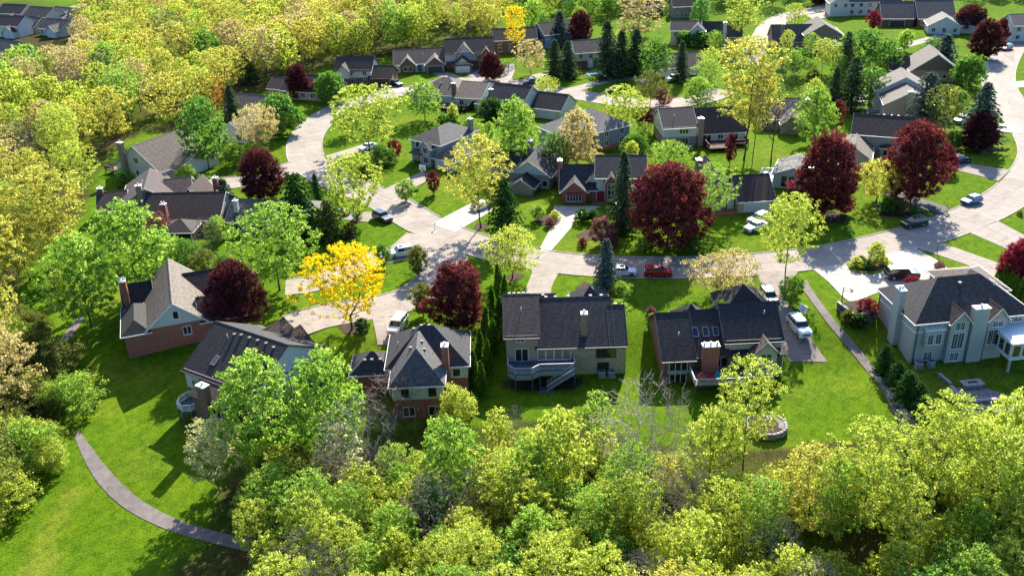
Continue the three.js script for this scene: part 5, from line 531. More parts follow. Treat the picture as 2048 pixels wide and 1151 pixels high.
function broadleaf(o) {      // o: {H, R, base, env, N, fork, leaves, size, clump, seed, tones, straight}
  const r = rng(o.seed), nodes = [], pts = [], ph = r() * 9, env = ENV[o.env];
  const topT = o.straight ? o.H * 0.9 : o.base + (o.H - o.base) * (o.fork ?? 0.2); let lx = 0, lz = 0;
  for (let y = -0.3, i = 0; y <= topT; y += 0.7, i++) { lx += (r() - 0.5) * 0.14; lz += (r() - 0.5) * 0.14; nodes.push({ p: new V3(lx, y, lz), par: i - 1, len: y, kids: 0 }); }
  const lump = (a, t) => 0.68 + 0.5 * noise2(a * 1.3 + ph + 40, t * 3.2 + ph + 9) + 0.14 * Math.sin(a * 3 + ph);
  for (let tries = 0; pts.length < o.N && tries < o.N * 60; tries++) {
    const t = r() ** (o.low ?? 0.85), a = r() * 2 * Math.PI, R = o.R * env(t) * lump(a, t), q = R * Math.pow(r(), o.shell ?? 0.42), y = o.base + (o.H - o.base) * t;
    const p = new V3(Math.cos(a) * q, y, Math.sin(a) * q); if (pts.every((s) => s.distanceToSquared(p) > (o.gap ?? 0.5))) pts.push(p);
  }
  const c0 = new V3(0, o.base, 0); pts.sort((a, b) => a.distanceToSquared(c0) - b.distanceToSquared(c0));
  const tips = [];
  for (const p of pts) {
    let best = -1, bc = 1e9; for (let i = 1; i < nodes.length; i++) { const n = nodes[i]; if (n.p.y < o.base * 0.55) continue; const dy = n.p.y - p.y, c = n.p.distanceTo(p) * (dy > 0 ? 1 + dy : 1) + 0.32 * n.len; if (c < bc) { bc = c; best = i; } }
    const s = nodes[best].p, d = s.distanceTo(p), k = Math.max(1, Math.round(d / 0.9)); let par = best;
    for (let i = 1; i <= k; i++) { const t = i / k, q = new V3().lerpVectors(s, p, t); q.y -= Math.sin(t * Math.PI) * d * 0.1 * (o.droop ?? 1); if (i < k) { q.x += (r() - 0.5) * 0.18; q.z += (r() - 0.5) * 0.18; } nodes.push({ p: q, par, len: nodes[par].len + d / k, kids: 0 }); par = nodes.length - 1; }
    tips.push(par);
  }
  const acc = new Float64Array(nodes.length), e = 2.35, tip = o.tip ?? 0.016; for (let i = nodes.length - 1; i >= 0; i--) { const a = acc[i] || tip ** e; nodes[i].r = a ** (1 / e); if (nodes[i].par >= 0) acc[nodes[i].par] += a; }
  nodes.forEach((n) => { if (n.p.y < 0.5 && n.len < 0.6) n.r *= 1.35; });
  if (o.twigs) { const base = nodes.length; for (let i = 1; i < base; i++) if (nodes[i].r < 0.05) for (let k = 0; k < o.twigs; k++) { const out = new V3(nodes[i].p.x, 0.6, nodes[i].p.z).normalize(), d = randDir(r).add(out).normalize().multiplyScalar(0.35 + r() * 0.75); const m = nodes[i].p.clone().addScaledVector(d, 0.5); m.y += (r() - 0.4) * 0.15; nodes.push({ p: m, par: i, r: o.leaves ? 0.012 : 0.019 }); nodes.push({ p: nodes[i].p.clone().add(d).add(new V3((r() - 0.5) * 0.2, r() * 0.2, (r() - 0.5) * 0.2)), par: nodes.length - 1, r: o.leaves ? 0.009 : 0.014 }); } }
  const L = new Leaves(r), per = Math.max(1, Math.round((o.leaves ?? 0) * (FINE > 1 ? 1.9 : 1) / (tips.length * 2))), up = new V3();
  if (o.leaves) for (const ti of tips) {
    const warm = r(); let n = ti;
    for (let s = 0; s < 2 && n > 0; s++, n = nodes[n].par) for (let k = 0; k < per; k++) {
      const c = nodes[n].p.clone(); c.x += gauss(r) * o.clump; c.y += gauss(r) * o.clump * 0.75 + 0.08; c.z += gauss(r) * o.clump;
      const dir = randDir(r); dir.y -= 0.25; dir.normalize(); up.copy(randDir(r)); up.y += 0.55; up.normalize(); const w = o.size * (FINE > 1 ? 0.75 : 1) * (0.6 + 0.8 * r()), tv = o.tones[r() < 0.25 + 0.5 * warm ? 1 : 0], j = 0.78 + 0.44 * r();
      L.add(c, w * 0.8, w * 1.25, dir, up, [tv[0] * j, tv[1] * j, tv[2] * j]);
    }
  }
  return { wood: segTubes(nodes, 0.006), crown: o.leaves ? L.geo() : null };
}
function conifer(o) {        // whorls of boughs, each a spine hung with flat needle sprays
  const r = rng(o.seed), nodes = [{ p: new V3(0, -0.3, 0), par: -1, r: o.H * 0.017 }], L = new Leaves(r);
  for (let i = 1; i <= 16; i++) nodes.push({ p: new V3((r() - 0.5) * 0.06, o.H * i / 16, (r() - 0.5) * 0.06), par: i - 1, r: o.H * 0.017 * (1 - i / 16.5) + 0.01 });
  const n = o.boughs; for (let b = 0; b < n; b++) {
    const t = (b + r() * 0.8) / n, y = o.H * (o.low + (0.985 - o.low) * Math.pow(t, 0.9)), f = (y / o.H - o.low) / (1 - o.low), len = o.R * (1 - f) ** (o.taper ?? 0.85) * (0.72 + 0.42 * r()) + 0.18, a = b * 2.399 + r() * 0.6, droop = (o.droop ?? 0.28) * (1.1 - f), dx = Math.cos(a), dz = Math.sin(a);
    const par = Math.min(16, Math.max(1, Math.round(y / o.H * 16))); let last = par; const steps = Math.max(2, Math.round(len / 0.55));
    for (let s = 1; s <= steps; s++) {
      const q = s / steps, d = len * q, p = new V3(dx * d, y - droop * d * (1.25 - 0.7 * q) + 0.12 * q * q * len, dz * d); nodes.push({ p, par: last, r: Math.max(0.008, 0.035 * (1 - q)) }); last = nodes.length - 1;
      const k = Math.round(o.sprays * (0.6 + 0.8 * (1 - Math.abs(q - 0.55)))); for (let i = 0; i < k; i++) {
        const side = (r() - 0.5) * 2, c = new V3(p.x - dz * side * len * 0.3 * (1.15 - q) + gauss(r) * 0.1, p.y - Math.abs(side) * 0.12 - r() * 0.16, p.z + dx * side * len * 0.3 * (1.15 - q) + gauss(r) * 0.1);
        const dir = new V3(dx * 0.8 - dz * side * 0.9, -0.35 - 0.4 * r(), dz * 0.8 + dx * side * 0.9).normalize(), up = new V3(gauss(r) * 0.5, 1, gauss(r) * 0.5).normalize(), tv = o.tones[r() < 0.2 + 0.6 * q ? 1 : 0], j = 0.75 + 0.5 * r();
        L.add(c, o.size * 0.36 * (0.7 + 0.6 * r()), o.size * (0.7 + 0.7 * r()), dir, up, [tv[0] * j, tv[1] * j, tv[2] * j]);
      }
    }
  }
  return { wood: segTubes(nodes, 0.005), crown: L.geo() };
}
function column(o) {         // arborvitae: upright fans over a narrow flame-shaped body, with separate leaders
  const r = rng(o.seed), L = new Leaves(r), nodes = [{ p: new V3(0, -0.3, 0), par: -1, r: 0.09 }]; for (let i = 1; i <= 8; i++) nodes.push({ p: new V3(0, o.H * i / 9, 0), par: i - 1, r: 0.09 * (1 - i / 9) + 0.01 });
  const lead = Array.from({ length: 5 }, () => [r() * 6.28, 0.3 + 0.5 * r(), 0.8 + 0.2 * r()]);
  for (let i = 0; i < o.leaves; i++) {
    const t = r() ** 0.8, a = r() * 2 * Math.PI, sh = t < 0.3 ? 0.75 + t * 0.8 : (1 - ((t - 0.3) / 0.7) ** 1.7) ; let R = o.R * sh * (0.8 + 0.25 * Math.sin(a * 3 + t * 4 + o.seed)) * (0.6 + 0.4 * Math.sqrt(r())), x = Math.cos(a) * R, z = Math.sin(a) * R, y = o.H * t;
    if (r() < 0.2) { const [la, lr, lh] = lead[Math.floor(r() * 5)], q = r(); x = Math.cos(la) * o.R * 0.55 * lr + gauss(r) * 0.16 * (1 - q * 0.6); z = Math.sin(la) * o.R * 0.55 * lr + gauss(r) * 0.16 * (1 - q * 0.6); y = o.H * lh * (0.72 + 0.28 * q); }
    const dir = new V3(Math.cos(a) * 0.35 + gauss(r) * 0.2, 1, Math.sin(a) * 0.35 + gauss(r) * 0.2).normalize(), up = new V3(Math.cos(a) + gauss(r) * 0.5, gauss(r) * 0.3, Math.sin(a) + gauss(r) * 0.5).normalize(), tv = o.tones[r() < 0.4 ? 1 : 0], j = 0.7 + 0.6 * r();
    L.add(new V3(x, y, z), o.size * (0.5 + 0.5 * r()), o.size * (1 + r()), dir, up, [tv[0] * j, tv[1] * j, tv[2] * j]);
  }
  return { wood: segTubes(nodes, 0.005), crown: L.geo() };
}
const leafM = (tr, rgb = [1, 1, 1]) => new THREE.MeshPhysicalMaterial({ color: C3(...rgb), vertexColors: true, roughness: 1, specularIntensity: 0.12, transmission: tr, thickness: 0, side: THREE.DoubleSide });
const LM = { leaf: leafM(0.66), red: leafM(0.45), needle: leafM(0.3), thuja: leafM(0.45) };
// tones: linear leaf colours, two per tree
const TONE = {
  green: [[0.085, 0.21, 0.025], [0.2, 0.38, 0.06]], fresh: [[0.21, 0.38, 0.03], [0.4, 0.55, 0.1]], lime: [[0.35, 0.44, 0.03], [0.6, 0.65, 0.13]], gold: [[0.74, 0.55, 0.008], [0.86, 0.68, 0.016]], yellow: [[0.43, 0.42, 0.045], [0.67, 0.63, 0.14]], tan: [[0.44, 0.35, 0.12], [0.64, 0.55, 0.24]], pale: [[0.52, 0.52, 0.22], [0.7, 0.68, 0.36]],
  rust: [[0.33, 0.15, 0.03], [0.45, 0.25, 0.04]], crimson: [[0.06, 0.014, 0.016], [0.16, 0.036, 0.04]], wine: [[0.1, 0.02, 0.02], [0.26, 0.055, 0.05]], scarlet: [[0.2, 0.018, 0.03], [0.36, 0.035, 0.06]], pink: [[0.2, 0.07, 0.07], [0.34, 0.15, 0.13]], spruce: [[0.06, 0.1, 0.04], [0.15, 0.21, 0.08]], bluespruce: [[0.08, 0.115, 0.085], [0.2, 0.25, 0.18]], thuja: [[0.07, 0.16, 0.02], [0.22, 0.4, 0.04]], olive: [[0.12, 0.15, 0.03], [0.22, 0.24, 0.05]], deep: [[0.035, 0.1, 0.02], [0.07, 0.17, 0.03]],
};
const bank = new Map();
const FORMS = {   // one entry per kind of tree: builder, real size, where the crown starts
  maple: (s, k) => broadleaf({ H: 14, R: 5.6, base: 2.6, env: 'oval', N: 260, leaves: 6200, size: 0.34, clump: 0.42, seed: s, tones: TONE[k] }),
  shade: (s, k) => broadleaf({ H: 14, R: 7, base: 3, env: 'umbrella', N: 240, leaves: 6400, size: 0.32, clump: 0.4, seed: s, tones: TONE[k], fork: 0.12 }),
  airy: (s, k) => broadleaf({ H: 17, R: 5.4, base: 4.5, env: 'round', N: 230, leaves: 4600, size: 0.3, clump: 0.42, seed: s, tones: TONE[k], fork: 0.35, twigs: 1 }),
  tall: (s, k) => broadleaf({ H: 21, R: 5, base: 7, env: 'tall', N: 250, leaves: 5200, size: 0.31, clump: 0.44, seed: s, tones: TONE[k], fork: 0.6, twigs: 1 }),
  locust: (s, k) => broadleaf({ H: 13.5, R: 7.4, base: 2.4, env: 'umbrella', N: 330, leaves: 9000, size: 0.27, clump: 0.38, seed: s, tones: TONE[k], fork: 0.03, shell: 0.3, low: 0.62, tip: 0.018 }),
  pear: (s, k) => broadleaf({ H: 13, R: 4.4, base: 1.6, env: 'oval', N: 260, leaves: 9000, size: 0.27, clump: 0.42, seed: s, tones: TONE[k], straight: 1 }),
  dense: (s, k) => broadleaf({ H: 11, R: 5, base: 1.1, env: 'dome', N: 330, leaves: 17000, size: 0.3, clump: 0.55, seed: s, tones: TONE[k], shell: 0.33, fork: 0.3 }),
  low: (s, k) => broadleaf({ H: 6.5, R: 5, base: 1.2, env: 'umbrella', N: 200, leaves: 5200, size: 0.2, clump: 0.42, seed: s, tones: TONE[k], fork: 0.05, twigs: 1 }),
  small: (s, k) => broadleaf({ H: 5, R: 2.2, base: 0.7, env: 'round', N: 110, leaves: 4200, size: 0.2, clump: 0.34, seed: s, tones: TONE[k], gap: 0.12 }),
  shrub: (s, k) => broadleaf({ H: 2, R: 1.3, base: 0.15, env: 'dome', N: 80, leaves: 2600, size: 0.15, clump: 0.2, seed: s, tones: TONE[k], gap: 0.04, tip: 0.008 }),
  thicket: (s, k) => broadleaf({ H: 5.5, R: 3.2, base: 0.4, env: 'dome', N: 120, leaves: 3600, size: 0.25, clump: 0.5, seed: s, tones: TONE[k], gap: 0.25, twigs: 1 }),
  sapling: (s, k) => broadleaf({ H: 9, R: 2.8, base: 1.6, env: 'round', N: 110, leaves: 1900, size: 0.31, clump: 0.36, seed: s, tones: TONE[k], straight: 1, twigs: 1 }),
  bare: (s) => broadleaf({ H: 15, R: 5.6, base: 4, env: 'round', N: 300, leaves: 0, seed: s, fork: 0.3, twigs: 3, tip: 0.015 }),
  barelow: (s) => broadleaf({ H: 5, R: 3.4, base: 0.5, env: 'dome', N: 200, leaves: 0, seed: s, fork: 0.05, twigs: 3, gap: 0.12, tip: 0.01 }),
  spruce: (s, k) => conifer({ H: 14, R: 3.1, low: 0.04, boughs: 150, sprays: 9, size: 0.62, seed: s, tones: TONE[k] }),
  pine: (s, k) => conifer({ H: 14, R: 3.6, low: 0.06, boughs: 120, sprays: 10, size: 0.6, seed: s, tones: TONE[k], droop: 0.05, taper: 0.65 }),
  yew: (s, k) => conifer({ H: 9, R: 3, low: 0.02, boughs: 130, sprays: 10, size: 0.5, seed: s, tones: TONE[k], droop: -0.25, taper: 0.6 }),
  thuja: (s, k) => column({ H: 6, R: 1.05, leaves: 3000, size: 0.24, seed: s, tones: TONE[k] }),
};
const SIZE = { maple: [14, 5.6], shade: [14, 7], airy: [17, 5.4], tall: [21, 5], locust: [13.5, 7.4], pear: [13, 4.4], dense: [11, 5], low: [6.5, 5], small: [5, 2.2], shrub: [2, 1.3], thicket: [5.5, 3.2], sapling: [9, 2.8], bare: [15, 5.6], barelow: [5, 3.4], spruce: [14, 3.1], pine: [14, 3.6], yew: [9, 3], thuja: [6, 1.05] };
let FINE = 1;   // near trees carry more and smaller leaves than far ones
function shapes(form, tone, variant, fine) { const key = form + tone + variant + fine; if (!bank.has(key)) { FINE = fine; bank.set(key, FORMS[form](variant * 97 + form.length * 13 + form.charCodeAt(0), tone)); FINE = 1; } return bank.get(key); }
const treeRand = rng(4242);
function plant(name, category, form, tone, variant, [x, z], h, w, label, group, wood = 'bark') {
  const s = shapes(form, tone, variant, z > -232 && !['spruce', 'pine', 'yew', 'thuja'].includes(form) ? 2 : 1), [H, R] = SIZE[form], o = thing(name, label, category, [x, G(x, z), z], treeRand() * 6.28, group);
  o.scale.set(w / (2 * R), h / H, w / (2 * R));
  part('trunk', s.wood, M[wood], o);
  if (s.crown) part('crown', s.crown, ['crimson', 'wine', 'scarlet', 'pink'].includes(tone) ? LM.red : form === 'thuja' ? LM.thuja : ['spruce', 'pine', 'yew'].includes(form) ? LM.needle : LM.leaf, o);
  return o;
}
const TREE_KINDS = [
  ['honey_locust','tree','locust','gold','bark'],
  ['maple_tree','tree','dense','wine','bark'],
  ['maple_tree','tree','dense','crimson','bark'],
  ['small_tree','tree','small','wine','bark'],
  ['spreading_tree','tree','shade','fresh','bark'],
  ['leafy_tree','tree','maple','fresh','bark'],
  ['budding_tree','tree','airy','yellow','bark'],
  ['spreading_tree','tree','shade','lime','bark'],
  ['oval_tree','tree','pear','fresh','bark'],
  ['oval_tree','tree','pear','tan','bark'],
  ['spruce_tree','tree','spruce','spruce','bark'],
  ['spruce_tree','tree','spruce','bluespruce','bark'],
  ['evergreen_tree','tree','yew','deep','bark'],
  ['low_tree','tree','low','lime','bark'],
  ['birch_tree','tree','airy','fresh','birch'],
  ['budding_tree','tree','airy','lime','bark'],
  ['low_tree','tree','low','tan','bark'],
  ['tall_tree','tree','tall','yellow','bark'],
  ['bare_tree','tree','bare','pale','barkDark'],
  ['low_tree','tree','low','fresh','bark'],
  ['pine_tree','tree','pine','bluespruce','bark'],
  ['spruce_tree','tree','spruce','deep','bark'],
  ['evergreen_tree','tree','yew','olive','bark'],
  ['leafy_tree','tree','maple','green','bark'],
  ['spreading_tree','tree','shade','tan','bark'],
  ['maple_tree','tree','dense','green','bark'],
  ['pine_tree','tree','pine','spruce','bark'],
  ['budding_tree','tree','airy','olive','bark'],
  ['low_tree','tree','low','yellow','bark'],
  ['small_tree','tree','small','green','bark'],
  ['small_tree','tree','small','olive','bark'],
  ['small_tree','tree','small','lime','bark'],
  ['small_tree','tree','small','scarlet','bark'],
  ['small_tree','tree','small','pink','bark'],
  ['maple_tree','tree','dense','scarlet','bark'],
  ['thicket','shrub','thicket','pink','bark'],
  ['bare_shrub','shrub','barelow','pale','barkPurple'],
  ['small_tree','tree','small','fresh','bark'],
  ['budding_tree','tree','airy','fresh','bark'],
  ['tall_tree','tree','tall','tan','bark'],
  ['oval_tree','tree','pear','green','bark'],
  ['tall_tree','tree','tall','lime','bark'],
  ['tall_tree','tree','tall','gold','bark'],
  ['thicket','shrub','thicket','lime','bark'],
  ['leafy_tree','tree','maple','lime','bark'],
  ['small_tree','tree','small','crimson','bark'],
  ['small_tree','tree','small','pale','bark'],
  ['thicket','shrub','thicket','green','bark'],
  ['thicket','shrub','thicket','fresh','bark'],
  ['thicket','shrub','thicket','olive','bark'],
  ['spreading_tree','tree','shade','rust','bark'],
  ['young_tree','tree','sapling','pale','bark'],
  ['budding_tree','tree','airy','pale','bark'],
  ['young_tree','tree','sapling','lime','bark'],
  ['bare_tree','tree','bare','pale','barkPale'],
  ['bare_tree','tree','bare','pale','barkGrey'],
  ['spruce_tree','tree','spruce','olive','bark'],
  ['young_tree','tree','sapling','fresh','bark'],
  ['tall_tree','tree','tall','fresh','bark'],
  ['arborvitae','tree','thuja','thuja','bark'],
  ['arborvitae','shrub','thuja','deep','bark'],
  ['shrub','shrub','shrub','deep','bark'],
  ['shrub','shrub','shrub','lime','bark'],
  ['shrub','shrub','shrub','olive','bark'],
  ['shrub','shrub','shrub','fresh','bark'],
  ['shrub','shrub','shrub','pink','bark'],
  ['shrub','shrub','shrub','green','bark'],
  ['shrub','shrub','shrub','wine','bark'],
  ['shrub','shrub','shrub','scarlet','bark'],
  ['bare_woodland_tree','tree','bare','pale','barkGrey'],
  ['budding_woodland_tree','tree','airy','lime','bark'],
  ['spreading_woodland_tree','tree','shade','fresh','bark'],
  ['budding_woodland_tree','tree','airy','tan','bark'],
  ['budding_woodland_tree','tree','airy','yellow','bark'],
  ['spreading_woodland_tree','tree','shade','lime','bark'],
  ['spreading_woodland_tree','tree','shade','yellow','bark'],
  ['spreading_woodland_tree','tree','shade','tan','bark'],
  ['budding_woodland_tree','tree','airy','olive','bark'],
  ['woodland_tree','tree','maple','lime','bark'],
  ['tall_woodland_tree','tree','tall','yellow','bark'],
  ['budding_woodland_tree','tree','airy','fresh','bark'],
  ['woodland_tree','tree','maple','fresh','bark'],
  ['tall_woodland_tree','tree','tall','lime','bark'],
  ['woodland_tree','tree','maple','green','bark'],
  ['woodland_sapling','tree','sapling','fresh','bark'],
  ['woodland_sapling','tree','sapling','lime','bark'],
  ['woodland_sapling','tree','sapling','green','bark'],
  ['woodland_sapling','tree','sapling','yellow','bark'],
  ['woodland_thicket','shrub','thicket','lime','bark'],
  ['woodland_thicket','shrub','thicket','fresh','bark'],
  ['woodland_thicket','shrub','thicket','olive','bark'],
  ['garden_tree','tree','small','green','bark'],
  ['garden_tree','tree','small','lime','bark'],
  ['garden_tree','tree','sapling','fresh','bark'],
  ['garden_tree','tree','small','fresh','bark'],
];
const TREE_LABELS = [
  'golden-yellow spreading tree beside the court road',
  'dark red maple beside the arborvitae row',
  'dark red maple against the red brick house',
  'dark red maple by the court road at centre left',
  'large dark red maple in front of the brick and white house',
  'dark red maple left of the yellow low tree',
  'red-leafed maple by the brown roof bay house drive',
  'small dark red maple in the far lawn beside the road',
  'dark red maple on the far corner at upper right',
  'dark red maple behind the corner maple at upper right',
  'narrow dark red maple near the white edge house',
  'dark red maple in front of the mauve roof house',
  'small dark red tree beside the mauve roof house',
  'dark purple maple beside the blue house',
  'dark purple tree under the spruce at right',
  'broad lime-green tree behind the golden tree',
  'leafy tree on the lawn beside the footpath at left',
  'tall leafy tree behind the red brick house',
  'sparse yellow tree with dark branches at the wood edge',
  'thin yellow-leafed tree at the left wood edge',
  'lime-yellow tree by the dark parked car',
  'large lime-yellow tree between road and grey house',
  'round green tree behind the grey roof deck house',
  'budding yellow tree casting branch shadows on the road',
  'bright green oval tree left of the cream dark roof house',
  'pale tan oval tree in front of the blue-grey house',
  'lime-green forked tree over the far road',
  'tall narrow spruce in front of the brick and white house',
  'grey-green spruce behind the white sedan',
  'dark green conical evergreen beside the white car drive',
  'light green small tree above the centre drive',
  'birch with white trunks beside the large red maple',
  'yellow-green tree at the road end of the shaded drive',
  'spreading tan tree over the pointed garage roof',
  'tall yellow tree with grey trunk behind the deck house',
  'slimmer yellow tree beside the tall grey-trunked one',
  'bare dark tree left of the white contemporary house',
  'bright green rounded tree below the red-brown deck',
  'bright green oval tree left of the white oval patio',
  'spruce beside the bright green oval tree',
  'dark red columnar tree beside the bright lawn at right',
  'large grey-green pine in front of the white gable house',
  'large grey-green spruce beside the curved road',
  'blue-grey spruce left of the corner maple',
  'spruce left of the pair before the cream pool house',
  'spruce right of the pair before the cream pool house',
  'tall spruce left of the group behind the pool',
  'middle spruce of the group behind the pool',
  'right spruce of the group behind the pool',
  'dark narrow spruce beside the rounded green tree',
  'blue spruce in front of the blue house',
  'dark spruce inside the wood edge',
  'thin spruce between tan roof and grey roof houses',
  'small spruce beside the long brown roof house',
  'narrow dark evergreen beside the lime-yellow tree',
  'dark evergreen between the lime tree and the road',
  'olive evergreen behind the black sedan',
  'rounded deep green tree behind the circular drive',
  'tan-leafed rounded tree on the far lawn',
  'large deep green tree beside the white saltbox house',
  'brown-leafed tree beside the court road at left',
  'round deep green tree beside the far road bend',
  'round deep green tree below the brown tudor house',
  'small lime tree beside the black car on the far road',
  'small rounded tree on the lawn left of the far bend',
  'broad green tree behind the tan gable house',
  'dark pine beside the broad green tree',
  'yellow-green tree beside the white porch roof',
  'rounded green tree beside the upper road bend',
  'thin olive and yellow tree between pine and spruce',
  'low yellow spreading tree between two red maples',
  'small green tree beside the white SUV',
  'small dark tree on the lawn inside the court',
  'small olive tree beside the dark red maple',
  'small light green tree in the courtyard island',
  'small red maple in the planter of the grey house',
  'small red maple behind the grey house roof',
  'small reddish shrub tree beside the courtyard',
  'red-leafed tree at the right border by the drives',
  'pink-leafed ornamental tree in front of the brick and white house',
  'small bright red tree beside the grey house',
  'small dark red tree beside the grey house drive',
  'bright red maple over the dark blue car',
  'small magenta tree under the dark red maple',
  'small dark red tree below the deck near tall trunk',
  'bright red tree in front of the twin slope house',
  'small red tree beside the white slate house',
  'feathery red shrub left of the hip-roofed porch',
  'reddish bare shrub right of the hip-roofed porch',
  'small bright green tree beside the court drive',
  'small lime tree beside the brown gable house',
  'light green shrub tree behind the long brown roof',
  'round light green bush on the corner lawn',
  'round clipped bush beside the brick and white house drive',
  'green tree behind the white over brick house',
  'leafy green tree beside the far road end',
  'tall tan blossoming tree above the spruce group',
  'tall dark green oval tree at the top',
  'tall lime tree at the top beside the far road',
  'lime tree beside the far road at the top',
  'dark red tree at the top border by the far road',
  'golden-yellow tall tree behind the far lawn',
  'young tree on the grass beside the upper drive',
  'yellow-green upright shrub beside the hip roof house',
  'purple-grey leafless shrub below the hip roof house',
  'green shrub tree at the corner of the centre house',
  'green shrub beside the centre house end wall',
  'green tree left of the blue house at the top',
  'lime tree behind the blue house',
  'green tree behind the dark purple maple',
  'deep green tree at the top left of the tan tree',
  'small lime tree among the spruce group',
  'dark green tree left of the white gable house',
  'dark pine left of the dark green tree',
  'green tree beside the tan gable roof',
  'green tree left of the blue-grey spruce',
  'deep green tree right of the bright oval tree',
  'round green tree right of the blue-grey house',
  'dark red tree left of the white over brick house',
  'brown-olive tree beside the far road bend',
  'reddish shrub beside the brown-olive tree',
  'lime bush behind the brick and white house',
  'pale bush behind the slate roof of the brick and white house',
  'green shrub mass left of the broad lime tree',
  'green shrub below the feathery red shrub',
  'olive shrub behind the dark red maple at left',
  'dark green shrub under the broad lime tree',
  'bright green tree at the left border of the wood',
  'orange-brown tree behind the thin spruce',
  'green bush beside the large deep green tree',
  'green bush on the lawn beside the court drive',
  'olive bush beside the brown-leafed tree',
  'green shrub at the corner of the white saltbox house',
  'green tree left behind the large lime-yellow tree',
  'green shrubs below the large lime-yellow tree',
  'olive shrub by the grey house drive',
  'green bush beside the dark evergreen',
  'green tree between bare tree and white porch',
  'light shrub beside the white contemporary house',
  'shrub between white house and dark red maple',
  'green bush beside the curved road',
  'green bush behind the bright red maple',
  'light green shrub behind the bright red maple',
  'green bush on the verge beside the shaded drive',
  'green bush left of the pointed garage roof',
  'pale sapling beside the leafless grey tree',
  'large bright green tree in front of the half-timbered house',
  'bright green tree beside the hip roof house garage',
  'pale thin-leafed tree at the lawn edge',
  'yellow-green tree hiding the brick house deck',
  'lower yellow-green tree left of the round stone wall',
  'tall leafless tree in front of the centre house lawn',
  'leafless grey tree in the near wood at left',
  'yellow-green tree with leaning trunk at lower right',
  'broad yellow-green tree near the footpath end',
  'yellow-green tree in front of the patio',
  'golden fine-leafed tree at the lower right wood',
  'dark evergreen between the lower right trees',
  'bright green tree at the front of the near wood',
  'yellow-green tree before the centre house lawn',
  'thin young tree at the lawn edge before the centre house',
  'green young tree beside the tall leafless tree',
  'slender leafless sapling on the shaded lawn',
  'tall yellow-green tree with bare lower trunk at lower right',
  'slim green tree with tall bare trunk at lower right',
  'yellow-green tree in the lower right corner near the border',
  'slim tree between the leaning trunks at lower right',
  'slim green tree at the bottom right of the leafless tree',
  'first evergreen from the grey house corner along the boulder row',
  'second evergreen from the grey house corner along the boulder row',
  'third evergreen from the grey house corner along the boulder row',
  'fourth evergreen from the grey house corner along the boulder row',
  'fifth evergreen from the grey house corner along the boulder row',
  'narrow arborvitae in the row beside the dark red maple',
  'narrow arborvitae in the row right of the grey house',
  'small cone shrub on the striped lawn',
  'clipped hedge shrub by the plaza edge',
  'clipped hedge shrub nearer the garage wing',
  'yellow-green shrub at the island front',
  'green shrub in the island middle',
  'yellow-green shrub at the island right end',
  'olive shrub at the island back',
  'green shrub in the bed beside the brick house',
  'lower green shrub in the bed beside the brick house',
  'reddish shrub in the bed beside the brick house',
  'golden shrub in the stone planter',
  'dark shrub in the stone planter',
  'round shrub beside the golden tree trunk',
  'olive shrub near the tan brick house',
  'green shrub on the shaded back lawn',
  'lime shrub beside the dark pool of shade',
  'dark shrub behind the grey house',
  'green shrub by the round green tree',
  'broad dark shrub behind the bright oval tree',
  'green shrub beside the cream pool house',
  'round shrub on the upper lawn',
  'round lime shrub on the upper lawn',
  'small shrub on the upper lawn',
  'hedge shrub left below the white slate house',
  'hedge shrub middle below the white slate house',
  'hedge shrub right below the white slate house',
  'low olive shrub beside the asphalt drive',
  'rounded shrub at the drive end',
  'low shrub under the yellow tree',
  'brown-green shrub on the small lawn',
  'green shrub on the small lawn',
  'small shrub by the lime-yellow trunk',
  'pinkish low shrub before the tall spruce',
  'dark red low shrub by the pink tree',
  'low olive shrub beside the spruce',
  'lime shrub by the front walk',
  'red-brown low shrub by the front walk',
  'low green shrub before the large red maple',
  'low shrub under the large red maple',
  'small red shrub behind the grey house',
  'round dark red shrub on the white patio edge',
  'small shrub on the right verge',
  'leafless grey tree behind the brown tudor house',
  'yellow-green budding tree in the wood at the left border',
  'bright green broad-crowned tree left of the ranch houses',
  'tan budding tree in the far wood at the top',
  'tan budding tree in the heart of the left wood',
  'yellow budding tree in the wood at the left border',
  'yellow budding tree in the wood left of the brown gable house',
  'yellow budding tree behind the brown tudor house',
  'yellow-green broad-crowned tree left of the ranch houses',
  'yellow budding tree left of the ranch houses',
  'yellow broad-crowned tree behind the brown tudor house',
  'yellow budding tree in the far wood at the top',
  'tan broad-crowned tree left of the ranch houses',
  'tan budding tree behind the brown tudor house',
  'yellow broad-crowned tree in the far wood at the top',
  'olive budding tree behind the white-front ranch house',
  'yellow-green full-crowned tree behind the white-front ranch house',
  'yellow tall tree behind the white-front ranch house',
  'tan broad-crowned tree in the heart of the left wood',
  'tan budding tree left of the ranch houses',
  'yellow-green full-crowned tree in the wood at the left border',
  'bright green budding tree left of the ranch houses',
  'leafless grey tree in the wood at the left border',
  'yellow-green broad-crowned tree in the far wood at the top',
  'bright green budding tree in the far wood at the top',
  'yellow broad-crowned tree left of the ranch houses',
  'bright green full-crowned tree left of the ranch houses',
  'yellow broad-crowned tree behind the white-front ranch house',
  'yellow tall tree in the wood at the left border',
  'yellow-green broad-crowned tree beside the lawn footpath at left',
  'bright green budding tree behind the white-front ranch house',
  'tan budding tree behind the half-timbered house',
  'yellow-green full-crowned tree in the wood above the tan roof house',
  'yellow tall tree left of the ranch houses',
  'olive budding tree behind the brown tudor house',
  'tan broad-crowned tree in the wood at the left border',
  'yellow-green full-crowned tree behind the half-timbered house',
  'bright green full-crowned tree in the wood at the left border',
  'yellow-green full-crowned tree behind the brown tudor house',
  'yellow-green budding tree in the far wood at the top',
  'yellow-green budding tree behind the white-front ranch house',
  'bright green full-crowned tree behind the brown tudor house',
